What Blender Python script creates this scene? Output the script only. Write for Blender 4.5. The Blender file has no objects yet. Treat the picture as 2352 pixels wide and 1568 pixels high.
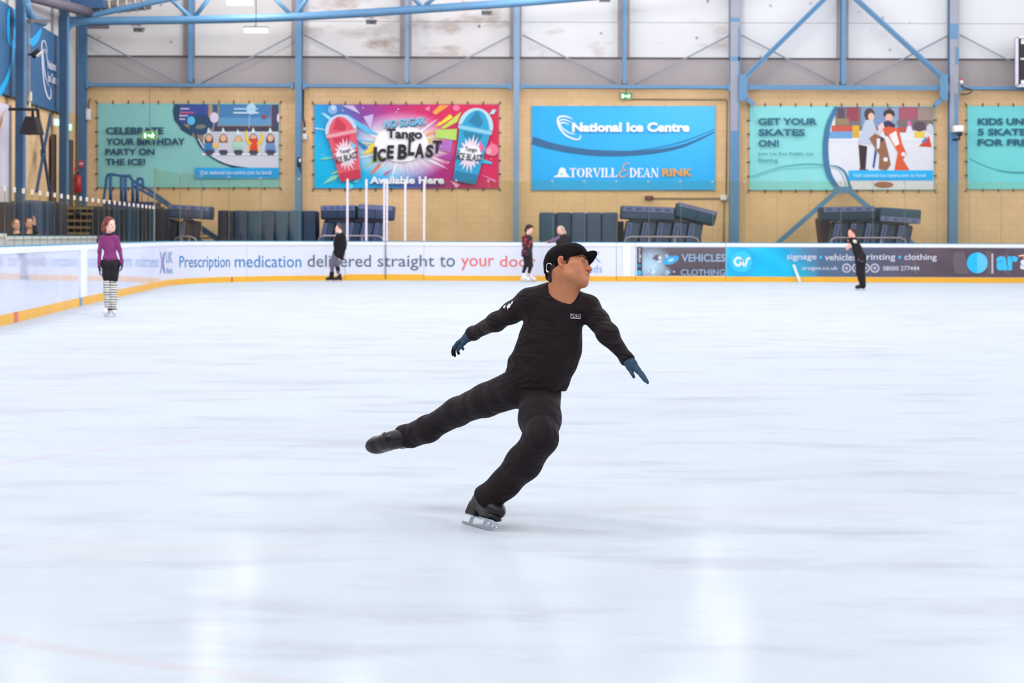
import bpy, math, random
import numpy as np
from mathutils import Vector, Matrix
from mathutils.bvhtree import BVHTree

# ------------------------------------------------------------------ camera, world, lamps, exposure
SC = bpy.context.scene
COL = SC.collection
F = 70.0 / 36.0 * 2352.0          # focal length in pixels of the 2352 x 1568 frame
CX, CY = 1176.0, 541.5            # principal point (lens shifted so that the horizon sits here)
H = 1.37                          # eye height
ROLL = 0.0038
cam_d = bpy.data.cameras.new('camera'); cam = bpy.data.objects.new('camera', cam_d); COL.objects.link(cam)
cam_d.sensor_width = 36.0; cam_d.lens = 70.0
cam_d.shift_y = -(784.0 - CY) / 2352.0
cam_d.clip_start = 0.1; cam_d.clip_end = 400
c_, s_ = math.cos(ROLL), math.sin(ROLL)
cam.matrix_world = Matrix(((c_, -s_, 0, 0), (0, 0, -1, 0), (s_, c_, 0, H), (0, 0, 0, 1)))
cam_d.dof.use_dof = True; cam_d.dof.focus_distance = 9.25; cam_d.dof.aperture_fstop = 6.8
SC.camera = cam

vs = SC.view_settings
vs.view_transform = 'Standard'; vs.look = 'None'; vs.gamma = 1.0; vs.use_curve_mapping = False
vs.exposure = 0.0
SC.cycles.transparent_max_bounces = 24
SC.cycles.max_bounces = 8

w = bpy.data.worlds.new('hall_air'); SC.world = w; w.use_nodes = True
w.node_tree.nodes['Background'].inputs[0].default_value = (0.90, 0.95, 1.0, 1)
w.node_tree.nodes['Background'].inputs[1].default_value = 0.35

def hall_lamp(x, y, z, power, r=0.45, col=(0.995, 0.985, 0.99)):
    d = bpy.data.lights.new('hall_lamp', 'POINT'); d.shadow_soft_size = r
    d.energy = power; d.color = col
    o = bpy.data.objects.new('hall_lamp', d); COL.objects.link(o); o.location = (x, y, z)
    return o
LAMP = 430
for gy, k in ((-8, 1.05), (0.5, 1.0), (9.5, 0.75), (18.5, 0.9), (27.5, 1.1), (36.5, 1.15), (45.5, 1.2)):
    for gx in (-11, -3.5, 4, 11.5, 20):
        hall_lamp(gx, gy, 10.2, LAMP * k * (5.0 if (gx == -11 and gy == 9.5) else 0.85 if gx > 10 else 1.0))
for gy, k in ((55.5, 1.35), (62.5, 1.2)):
    for gx, q in ((-8.4, 0.95), (0.5, 0.9), (6.2, 0.8), (14, 0.62), (21, 0.6)):
        hall_lamp(gx, gy, 10.0, LAMP * k * q, 0.45 if gx in (-8.4, 6.2) else 2.2)

# ------------------------------------------------------------------ helpers: pixels of the photo to points in the hall
def unroll(px, py):
    dx, dy = px - CX, py - CY
    return dx + ROLL * dy, dy - ROLL * dx
def P(px, py, Y):
    dx, dy = unroll(px, py)
    return Vector((dx * Y / F, Y, H - dy * Y / F))
def ppm(Y): return F / Y
def lin(c):
    c = c / 255.0
    return c / 12.92 if c <= 0.04045 else ((c + 0.055) / 1.055) ** 2.4
def rgb(c): return (lin(c[0]), lin(c[1]), lin(c[2]))
rnd = random.Random(7)

# ------------------------------------------------------------------ materials
MATS = {}
def M(name, c, rough=0.6, metal=0.0, spec=0.3, var=0.07, scale=4.0, bump=0.0, bscale=40.0, coat=0.0, stretch=None):
    """plain procedural surface: colour with a little noise in it, optional noise bump"""
    if name in MATS: return MATS[name]
    m = bpy.data.materials.new(name); m.use_nodes = True; MATS[name] = m
    nt = m.node_tree; b = nt.nodes['Principled BSDF']
    b.inputs['Roughness'].default_value = rough; b.inputs['Metallic'].default_value = metal
    b.inputs['Specular IOR Level'].default_value = spec
    if coat: b.inputs['Coat Weight'].default_value = coat
    r = rgb(c)
    tc = nt.nodes.new('ShaderNodeTexCoord'); vec = tc.outputs['Object']
    if stretch:
        mp = nt.nodes.new('ShaderNodeMapping'); mp.inputs['Scale'].default_value = stretch
        nt.links.new(vec, mp.inputs[0]); vec = mp.outputs[0]
    n = nt.nodes.new('ShaderNodeTexNoise'); n.inputs['Scale'].default_value = scale; n.inputs['Detail'].default_value = 4
    nt.links.new(vec, n.inputs['Vector'])
    cr = nt.nodes.new('ShaderNodeValToRGB')
    cr.color_ramp.elements[0].position = 0.3; cr.color_ramp.elements[1].position = 0.7
    cr.color_ramp.elements[0].color = tuple(min(1, v * (1 - var)) for v in r) + (1,)
    cr.color_ramp.elements[1].color = tuple(min(1, v * (1 + var)) for v in r) + (1,)
    nt.links.new(n.outputs['Fac'], cr.inputs[0]); nt.links.new(cr.outputs[0], b.inputs['Base Color'])
    if bump:
        n2 = nt.nodes.new('ShaderNodeTexNoise'); n2.inputs['Scale'].default_value = bscale; n2.inputs['Detail'].default_value = 3
        nt.links.new(vec, n2.inputs['Vector'])
        bp = nt.nodes.new('ShaderNodeBump'); bp.inputs['Strength'].default_value = bump; bp.inputs['Distance'].default_value = 0.02
        nt.links.new(n2.outputs['Fac'], bp.inputs['Height']); nt.links.new(bp.outputs[0], b.inputs['Normal'])
    return m

def attr_mat(name, rough=0.5, spec=0.3, bump=0.0, bscale=8.0, mottled=0.05, mscale=2.0, sss=0.0):
    """colour comes from the printed/dyed colour stored on the mesh"""
    if name in MATS: return MATS[name]
    m = bpy.data.materials.new(name); m.use_nodes = True; MATS[name] = m
    nt = m.node_tree; b = nt.nodes['Principled BSDF']
    b.inputs['Roughness'].default_value = rough; b.inputs['Specular IOR Level'].default_value = spec
    a = nt.nodes.new('ShaderNodeAttribute'); a.attribute_name = 'Col'
    tc = nt.nodes.new('ShaderNodeTexCoord')
    n = nt.nodes.new('ShaderNodeTexNoise'); n.inputs['Scale'].default_value = mscale; n.inputs['Detail'].default_value = 4
    nt.links.new(tc.outputs['Object'], n.inputs['Vector'])
    mr = nt.nodes.new('ShaderNodeMapRange'); mr.inputs[1].default_value = 0.3; mr.inputs[2].default_value = 0.7
    mr.inputs[3].default_value = 1 - mottled; mr.inputs[4].default_value = 1 + mottled
    nt.links.new(n.outputs['Fac'], mr.inputs[0])
    mx = nt.nodes.new('ShaderNodeVectorMath'); mx.operation = 'SCALE'
    nt.links.new(a.outputs['Color'], mx.inputs[0]); nt.links.new(mr.outputs[0], mx.inputs['Scale'])
    nt.links.new(mx.outputs[0], b.inputs['Base Color'])
    if sss:
        b.inputs['Subsurface Weight'].default_value = sss
        b.inputs['Subsurface Radius'].default_value = (0.012, 0.005, 0.003)
        b.inputs['Subsurface Scale'].default_value = 1.0
    if bump:
        n2 = nt.nodes.new('ShaderNodeTexNoise'); n2.inputs['Scale'].default_value = bscale; n2.inputs['Detail'].default_value = 3
        nt.links.new(tc.outputs['Object'], n2.inputs['Vector'])
        bp = nt.nodes.new('ShaderNodeBump'); bp.inputs['Strength'].default_value = bump; bp.inputs['Distance'].default_value = 0.02
        nt.links.new(n2.outputs['Fac'], bp.inputs['Height']); nt.links.new(bp.outputs[0], b.inputs['Normal'])
    return m

def emit(name, c, strength):
    if name in MATS: return MATS[name]
    m = bpy.data.materials.new(name); m.use_nodes = True; MATS[name] = m
    nt = m.node_tree; b = nt.nodes['Principled BSDF']
    b.inputs['Base Color'].default_value = rgb(c) + (1,)
    b.inputs['Emission Color'].default_value = rgb(c) + (1,); b.inputs['Emission Strength'].default_value = strength
    return m

def glass_mat(name, tint, gloss=0.05):
    if name in MATS: return MATS[name]
    m = bpy.data.materials.new(name); m.use_nodes = True; MATS[name] = m
    nt = m.node_tree; nt.nodes.remove(nt.nodes['Principled BSDF'])
    out = nt.nodes['Material Output']
    t = nt.nodes.new('ShaderNodeBsdfTransparent'); t.inputs[0].default_value = tint + (1,)
    g = nt.nodes.new('ShaderNodeBsdfGlossy'); g.inputs['Roughness'].default_value = 0.08
    tc = nt.nodes.new('ShaderNodeTexCoord')
    n = nt.nodes.new('ShaderNodeTexNoise'); n.inputs['Scale'].default_value = 1.5; n.inputs['Detail'].default_value = 5
    nt.links.new(tc.outputs['Object'], n.inputs['Vector'])
    mr = nt.nodes.new('ShaderNodeMapRange'); mr.inputs[3].default_value = gloss * 0.6; mr.inputs[4].default_value = gloss * 1.4
    nt.links.new(n.outputs['Fac'], mr.inputs[0])
    mx = nt.nodes.new('ShaderNodeMixShader')
    nt.links.new(mr.outputs[0], mx.inputs[0]); nt.links.new(t.outputs[0], mx.inputs[1]); nt.links.new(g.outputs[0], mx.inputs[2])
    nt.links.new(mx.outputs[0], out.inputs['Surface'])
    return m

# ------------------------------------------------------------------ objects, parts, meshes
def props(o, label=None, cat=None, group=None, kind=None):
    if label: o['label'] = label
    if cat: o['category'] = cat
    if group: o['group'] = group
    if kind: o['kind'] = kind
    return o
def thing(name, label, cat, loc, group=None):
    o = bpy.data.objects.new(name, None); COL.objects.link(o); o.location = loc
    o.empty_display_size = 0.1
    return props(o, label, cat, group)
def root_loc(o):
    while o.parent: o = o.parent
    return Vector(o.location)
def link(name, me, parent=None, loc=None):
    """mesh given in hall coordinates -> object with its origin at loc (top level) or at its thing's base"""
    base = root_loc(parent) if parent else Vector(loc or (0, 0, 0))
    me.transform(Matrix.Translation(-base))
    o = bpy.data.objects.new(name, me); COL.objects.link(o)
    if parent: o.parent = parent
    else: o.location = base
    return o

class MB:
    def __init__(s): s.v = []; s.f = []; s.c = []; s.sm = []
    def add(s, vs, fs, col=None, smooth=False):
        n = len(s.v); s.v += [tuple(v) for v in vs]
        s.f += [tuple(n + i for i in f) for f in fs]; s.sm += [smooth] * len(fs)
        if col is None: col = (255, 255, 255)
        if isinstance(col, list): s.c += col
        else: s.c += [col] * len(vs)
        return s
    def box(s, c, size, R=None, col=None):
        c = Vector(c); hx, hy, hz = size[0] / 2, size[1] / 2, size[2] / 2
        vs = []
        for dz in (-hz, hz):
            for dx, dy in ((-hx, -hy), (hx, -hy), (hx, hy), (-hx, hy)):
                d = Vector((dx, dy, dz)); vs.append(c + (R @ d if R else d))
        return s.add(vs, [(3, 2, 1, 0), (4, 5, 6, 7), (0, 1, 5, 4), (1, 2, 6, 5), (2, 3, 7, 6), (3, 0, 4, 7)], col)
    def rbox(s, c, size, r, R=None, col=None):
        """box with rounded (chamfered twice) edges"""
        import bmesh
        bm = bmesh.new(); bmesh.ops.create_cube(bm, size=1.0)
        for v in bm.verts: v.co = Vector((v.co.x * size[0], v.co.y * size[1], v.co.z * size[2]))
        bmesh.ops.bevel(bm, geom=list(bm.edges), offset=r, segments=3, profile=0.5, affect='EDGES')
        bm.verts.index_update(); c = Vector(c)
        vs = [c + (R @ v.co if R else v.co) for v in bm.verts]; fs = [[v.index for v in f.verts] for f in bm.faces]
        bm.free(); return s.add(vs, fs, col, True)
    def bar(s, a, b, wd, hg=None, up=(0, 0, 1), col=None):
        """rectangular bar from a to b"""
        a = Vector(a); b = Vector(b); hg = hg or wd; d = (b - a); L = d.length; d.normalize()
        u = Vector(up)
        if abs(u.dot(d)) > 0.99: u = Vector((0, 1, 0))
        sd = d.cross(u).normalized(); u = sd.cross(d)
        R = Matrix((d, sd, u)).transposed()
        return s.box((a + b) / 2, (L, wd, hg), R, col)
    def tube(s, pts, r, n=12, col=None, cap=True):
        pts = [Vector(p) for p in pts]; rr = r if isinstance(r, (list, tuple)) else [r] * len(pts)
        vs = []; fs = []; prev = None
        for i, p in enumerate(pts):
            d = (pts[min(i + 1, len(pts) - 1)] - pts[max(i - 1, 0)]).normalized()
            if prev is None:
                a = Vector((0, 0, 1)) if abs(d.z) < 0.9 else Vector((0, 1, 0))
                u = d.cross(a).normalized()
            else: u = (prev - d * prev.dot(d)).normalized()
            prev = u; w_ = d.cross(u)
            for k in range(n):
                t = 2 * math.pi * k / n; vs.append(p + (u * math.cos(t) + w_ * math.sin(t)) * rr[i])
        for i in range(len(pts) - 1):
            for k in range(n):
                k2 = (k + 1) % n; fs.append((i * n + k, i * n + k2, (i + 1) * n + k2, (i + 1) * n + k))
        if cap: fs += [tuple(range(n - 1, -1, -1)), tuple((len(pts) - 1) * n + k for k in range(n))]
        return s.add(vs, fs, col, True)
    def grid(s, fn, nu, nv, colfn=None, smooth=True):
        vs = []; cs = []
        for j in range(nv + 1):
            for i in range(nu + 1):
                vs.append(fn(i / nu, j / nv)); cs.append(colfn(i / nu, j / nv) if colfn else (255, 255, 255))
        fs = [(j * (nu + 1) + i, j * (nu + 1) + i + 1, (j + 1) * (nu + 1) + i + 1, (j + 1) * (nu + 1) + i) for j in range(nv) for i in range(nu)]
        return s.add(vs, fs, cs, smooth)
    def mesh(s, name, mat):
        me = bpy.data.meshes.new(name); me.from_pydata(s.v, [], s.f); me.materials.append(mat)
        me.polygons.foreach_set('use_smooth', s.sm)
        at = me.color_attributes.new('Col', 'FLOAT_COLOR', 'POINT')
        cache = {}; out = []
        for c in s.c:
            t = cache.get(c)
            if t is None: t = cache[c] = rgb(c) + (1.0,)
            out += t
        at.data.foreach_set('color', out)
        me.update(); return me
    def build(s, name, mat, parent=None, loc=None): return link(name, s.mesh(name, mat), parent, loc)

# ------------------------------------------------------------------ lettering
_glyphs = {}
def text_mesh(body, bold=0.0, shear=0.0, spacing=1.0):
    """flat outline of a word, scaled to the unit box"""
    key = (body, bold, shear, spacing)
    if key in _glyphs: return _glyphs[key]
    cu = bpy.data.curves.new('word', 'FONT'); cu.body = body; cu.offset = bold; cu.shear = shear; cu.space_character = spacing
    cu.resolution_u = 3
    o = bpy.data.objects.new('word', cu); COL.objects.link(o)
    bpy.context.view_layer.update()
    me = bpy.data.meshes.new_from_object(o.evaluated_get(bpy.context.evaluated_depsgraph_get()))
    v = [(p.co.x, p.co.y) for p in me.vertices]; f = [tuple(p.vertices) for p in me.polygons]
    bpy.data.objects.remove(o); bpy.data.curves.remove(cu); bpy.data.meshes.remove(me)
    x0 = min(p[0] for p in v); x1 = max(p[0] for p in v); y0 = min(p[1] for p in v); y1 = max(p[1] for p in v)
    v = [((p[0] - x0) / (x1 - x0), (p[1] - y0) / (y1 - y0)) for p in v]
    _glyphs[key] = (v, f); return v, f

class Print:
    """flat artwork laid on a surface S(px, py, lift): later shapes lie a hair above earlier ones"""
    def __init__(s, S, lift=0.012, step=0.0015): s.S = S; s.l = lift; s.step = step; s.mb = MB()
    def poly(s, pts, col):
        s.l += s.step; vs = [s.S(x, y, s.l) for x, y in pts]
        # counter-clockwise as seen (y down) or reversed: orientation does not matter for the look
        s.mb.add(vs, [tuple(range(len(vs)))], col); return s
    def rect(s, x0, y0, x1, y1, col): return s.poly([(x0, y1), (x1, y1), (x1, y0), (x0, y0)], col)
    def ell(s, cx, cy, rx, ry, col, rot=0, n=24):
        c, q = math.cos(rot), math.sin(rot)
        return s.poly([(cx + rx * math.cos(t) * c - ry * math.sin(t) * q, cy + rx * math.cos(t) * q + ry * math.sin(t) * c)
                       for t in [-2 * math.pi * k / n for k in range(n)]], col)
    def stroke(s, pts, w, col, n=8):
        """band along a smooth line through pts, width w (number or list, one per point)"""
        P_ = crom(pts, n); W = crom([(a, 0) for a in (w if isinstance(w, (list, tuple)) else [w] * len(pts))], n)
        s.l += s.step; L = []; R = []
        for i, p in enumerate(P_):
            a = P_[max(0, i - 1)]; b = P_[min(len(P_) - 1, i + 1)]; dx, dy = b[0] - a[0], b[1] - a[1]; d = math.hypot(dx, dy) or 1
            h = W[i][0] / 2; L.append(s.S(p[0] + dy / d * h, p[1] - dx / d * h, s.l)); R.append(s.S(p[0] - dy / d * h, p[1] + dx / d * h, s.l))
        m = len(P_); s.mb.add(L + R, [(i, i + m, i + m + 1, i + 1) for i in range(m - 1)], col); return s
    def ring(s, cx, cy, r, w, col):
        return s.stroke([(cx + r * math.cos(t), cy + r * math.sin(t)) for t in [2 * math.pi * k / 16 for k in range(17)]], w, col, 3)
    def text(s, body, x0, y0, x1, y1, col, bold=0.0, shear=0.0, warp=None, spacing=1.0):
        s.l += s.step; v, f = text_mesh(body, bold, shear, spacing); vs = []
        for u, t in v:
            x, y = x0 + u * (x1 - x0), y1 - t * (y1 - y0)
            if warp: x, y = warp(x, y)
            vs.append(s.S(x, y, s.l))
        s.mb.add(vs, f, col); return s
    def build(s, name, mat, parent): return s.mb.build(name, mat, parent)

def crom(pts, n):
    """Catmull-Rom through 2-D points"""
    out = []
    for i in range(len(pts) - 1):
        p0 = pts[max(i - 1, 0)]; p1 = pts[i]; p2 = pts[i + 1]; p3 = pts[min(i + 2, len(pts) - 1)]
        for k in range(n):
            t = k / n
            out.append(tuple(0.5 * (2 * p1[j] + (p2[j] - p0[j]) * t + (2 * p0[j] - 5 * p1[j] + 4 * p2[j] - p3[j]) * t * t + (3 * p1[j] - p0[j] - 3 * p2[j] + p3[j]) * t ** 3) for j in range(2)))
    out.append(tuple(pts[-1])); return out

# ------------------------------------------------------------------ bodies: smooth blends of tapered limbs, meshed as one surface
class SDF:
    """ops: c tapered capsule, e ellipsoid, b rounded box, p cutting plane; each with blend width k and sign"""
    def __init__(s): s.ops = []
    def c(s, a, b, ra, rb, k=0.02, sub=False, sq=None): s.ops.append(('c', Vector(a), Vector(b), ra, rb, k, sub, sq)); return s
    def chain(s, pts, rad, k=0.02, sq=None):
        for i in range(len(pts) - 1): s.c(pts[i], pts[i + 1], rad[i], rad[i + 1], k, False, sq)
        return s
    def e(s, c, r, R=None, k=0.02, sub=False): s.ops.append(('e', Vector(c), r, R, k, sub)); return s
    def b(s, c, h, R=None, rd=0.01, k=0.005, sub=False): s.ops.append(('b', Vector(c), h, R, rd, k, sub)); return s
    def hem(s, p, n, sz=0.12, k=0.003):
        n = Vector(n).normalized(); return s.b(Vector(p) + n * sz, (sz, sz, sz), frame(n, (0.1, 0.2, 1)), 0.0, k, True)
    def cut(s, p, n, k=0.002): s.ops.append(('p', Vector(p), Vector(n).normalized(), k)); return s
    def bounds(s):
        lo = np.full(3, 1e9); hi = -lo
        for o in s.ops:
            if o[0] == 'c' and not o[6]:
                m = max(o[3], o[4]) * (max(1, o[7] or 1)) + 0.01
                for q in (o[1], o[2]): lo = np.minimum(lo, np.array(q) - m); hi = np.maximum(hi, np.array(q) + m)
            elif o[0] in 'eb' and not o[-1]:
                m = (max(o[2]) if o[0] == 'e' else Vector(o[2]).length + o[4]) + 0.01
                lo = np.minimum(lo, np.array(o[1]) - m); hi = np.maximum(hi, np.array(o[1]) + m)
        return lo, hi
    def field(s, xs, ys, zs, disp=None):
        Fd = np.full((len(xs), len(ys), len(zs)), 0.5, np.float32)
        for o in s.ops:
            if o[0] == 'p':
                d = ((xs[:, None, None] - o[1].x) * o[2].x + (ys[None, :, None] - o[1].y) * o[2].y + (zs[None, None, :] - o[1].z) * o[2].z).astype(np.float32)
                Fd = np.maximum(Fd, d); continue
            if o[0] == 'c':
                mr = max(o[3], o[4]) * max(1, o[7] or 1); lo = np.minimum(o[1], o[2]) - mr; hi = np.maximum(o[1], o[2]) + mr; k, sub = o[5], o[6]
            elif o[0] == 'e':
                mr = max(o[2]); lo = np.array(o[1]) - mr; hi = np.array(o[1]) + mr; k, sub = o[4], o[5]
            else:
                mr = Vector(o[2]).length + o[4]; lo = np.array(o[1]) - mr; hi = np.array(o[1]) + mr; k, sub = o[5], o[6]
            mg = 0.03 + k * 1.5
            ix = slice(np.searchsorted(xs, lo[0] - mg), np.searchsorted(xs, hi[0] + mg))
            iy = slice(np.searchsorted(ys, lo[1] - mg), np.searchsorted(ys, hi[1] + mg))
            iz = slice(np.searchsorted(zs, lo[2] - mg), np.searchsorted(zs, hi[2] + mg))
            X = xs[ix][:, None, None]; Y_ = ys[iy][None, :, None]; Z = zs[iz][None, None, :]
            if X.size == 0 or Y_.size == 0 or Z.size == 0: continue
            if o[0] == 'c':
                a, b_, sq = o[1], o[2], o[7] or 1.0   # sq: flattening along the depth axis
                px, py, pz = X - a.x, (Y_ - a.y) / sq, Z - a.z
                bx, by, bz = b_.x - a.x, (b_.y - a.y) / sq, b_.z - a.z
                t = np.clip((px * bx + py * by + pz * bz) / (bx * bx + by * by + bz * bz + 1e-12), 0, 1)
                d = (np.sqrt((px - t * bx) ** 2 + (py - t * by) ** 2 + (pz - t * bz) ** 2) - (o[3] + (o[4] - o[3]) * t)) * min(1, sq)
            else:
                px, py, pz = X - o[1].x, Y_ - o[1].y, Z - o[1].z
                if o[3] is not None:
                    R = o[3]
                    px, py, pz = (px * R[0][0] + py * R[1][0] + pz * R[2][0], px * R[0][1] + py * R[1][1] + pz * R[2][1], px * R[0][2] + py * R[1][2] + pz * R[2][2])
                r = o[2]
                if o[0] == 'e':
                    k0 = np.sqrt((px / r[0]) ** 2 + (py / r[1]) ** 2 + (pz / r[2]) ** 2)
                    k1 = np.sqrt((px / r[0] ** 2) ** 2 + (py / r[1] ** 2) ** 2 + (pz / r[2] ** 2) ** 2) + 1e-9
                    d = k0 * (k0 - 1) / k1
                else:
                    qx, qy, qz = np.abs(px) - r[0], np.abs(py) - r[1], np.abs(pz) - r[2]
                    d = np.sqrt(np.maximum(qx, 0) ** 2 + np.maximum(qy, 0) ** 2 + np.maximum(qz, 0) ** 2) + np.minimum(np.maximum(np.maximum(qx, qy), qz), 0) - o[4]
            f = Fd[ix, iy, iz]; k = max(k, 1e-4)
            if sub:
                d = -d
                h = np.clip(0.5 + 0.5 * (d - f) / k, 0, 1)
                Fd[ix, iy, iz] = f * (1 - h) + d * h + k * h * (1 - h)
            else:
                h = np.clip(0.5 + 0.5 * (f - d) / k, 0, 1)
                Fd[ix, iy, iz] = f * (1 - h) + d * h - k * h * (1 - h)
        if disp is not None: Fd += disp(xs[:, None, None], ys[None, :, None], zs[None, None, :]).astype(np.float32)
        return Fd
    def mesh(s, name, mat, res, fine=None, disp=None, colfn=None):
        """res: grid step; fine = (lo, hi, step) uses a smaller step inside that range of each axis"""
        lo, hi = s.bounds(); ax = []
        for i in range(3):
            if fine:
                a = list(np.arange(lo[i] - res, max(lo[i], fine[0][i]), res)); b_ = list(np.arange(max(lo[i], fine[0][i]), min(hi[i], fine[1][i]), fine[2]))
                d = list(np.arange(min(hi[i], fine[1][i]), hi[i] + 2 * res, res)); ax.append(np.array(a + b_ + d, dtype=np.float64))
            else: ax.append(np.arange(lo[i] - res, hi[i] + 2 * res, res))
        ax = [np.array(sorted(set(np.round(a, 6)))) for a in ax]
        v, q = nets(s.field(*ax, disp=disp), ax)
        me = bpy.data.meshes.new(name); me.vertices.add(len(v)); me.vertices.foreach_set('co', v.astype(np.float32).ravel())
        me.loops.add(len(q) * 4); me.loops.foreach_set('vertex_index', q.astype(np.int32).ravel())
        me.polygons.add(len(q)); me.polygons.foreach_set('loop_start', np.arange(0, len(q) * 4, 4, dtype=np.int32))
        me.materials.append(mat); me.update(calc_edges=True); me.validate()
        me.polygons.foreach_set('use_smooth', [True] * len(me.polygons))
        if colfn is not None:
            at = me.color_attributes.new('Col', 'FLOAT_COLOR', 'POINT'); cc = np.ones((len(v), 4), np.float32); cc[:, :3] = colfn(v)
            at.data.foreach_set('color', cc.ravel())
        return me
    def build(s, name, mat, res, parent=None, loc=None, **kw): return link(name, s.mesh(name, mat, res, **kw), parent, loc)

def nets(Fd, ax):
    """naive surface nets on a (possibly uneven) grid"""
    nx, ny, nz = Fd.shape; ins = Fd < 0
    acc = np.zeros((nx - 1, ny - 1, nz - 1, 3), np.float32); cnt = np.zeros((nx - 1, ny - 1, nz - 1), np.float32)
    quads = []
    for a in range(3):
        sl0 = [slice(None)] * 3; sl1 = [slice(None)] * 3; sl0[a] = slice(0, -1); sl1[a] = slice(1, None)
        f0 = Fd[tuple(sl0)]; f1 = Fd[tuple(sl1)]; cr = ins[tuple(sl0)] != ins[tuple(sl1)]
        idx = np.argwhere(cr); t = f0[cr] / (f0[cr] - f1[cr])
        pos = np.stack([ax[j][idx[:, j]] for j in range(3)], 1)
        pos[:, a] = ax[a][idx[:, a]] + t * (ax[a][idx[:, a] + 1] - ax[a][idx[:, a]])
        b, c = (a + 1) % 3, (a + 2) % 3
        cells = []
        for db, dc in ((0, 0), (-1, 0), (-1, -1), (0, -1)):
            ci = idx.copy(); ci[:, b] += db; ci[:, c] += dc; cells.append(ci)
        lim = np.array([nx - 1, ny - 1, nz - 1])
        ok = np.ones(len(idx), bool)
        for ci in cells: ok &= ((ci >= 0) & (ci < lim)).all(1)
        for ci in cells:
            cc = ci[ok]; np.add.at(acc, (cc[:, 0], cc[:, 1], cc[:, 2]), pos[ok]); np.add.at(cnt, (cc[:, 0], cc[:, 1], cc[:, 2]), 1)
        flip = ins[tuple(sl1)][cr][ok]
        Q = np.stack([np.ravel_multi_index(ci[ok].T, (nx - 1, ny - 1, nz - 1)) for ci in cells], 1)
        Q[flip] = Q[flip][:, ::-1]
        quads.append(Q)
    m = cnt.ravel() > 0; ids = np.full(m.size, -1); ids[m] = np.arange(m.sum())
    v = acc.reshape(-1, 3)[m] / cnt.ravel()[m][:, None]
    return v, ids[np.concatenate(quads)]
# ------------------------------------------------------------------ the hall: floor, ice, walls
YW = 67.5                                  # far wall
BLUE = M('blue_steel_paint', (88, 132, 168), 0.45, spec=0.4, var=0.05, scale=1.5)
BLUE_WORN = M('worn_blue_steel_paint', (122, 150, 178), 0.5, spec=0.35, var=0.16, scale=0.7, stretch=(1, 1, 0.5))
GREYW = M('grey_steel_paint', (150, 150, 162), 0.5, var=0.06, scale=1.0)

def wall_x(Y): return -14.72 + 0.056 * (67.5 - Y)
def S_wall(px, py, lift=0.0, Y=YW - 0.04): return P(px, py, Y - lift)
def S_left(px, py, lift=0.0):
    dx, dy = unroll(px, py); r = dx / F; Y = (-14.72 + 0.056 * 67.5 + 0.06 + lift) / (r + 0.056)
    return Vector((dx * Y / F, Y, H - dy * Y / F))

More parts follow.
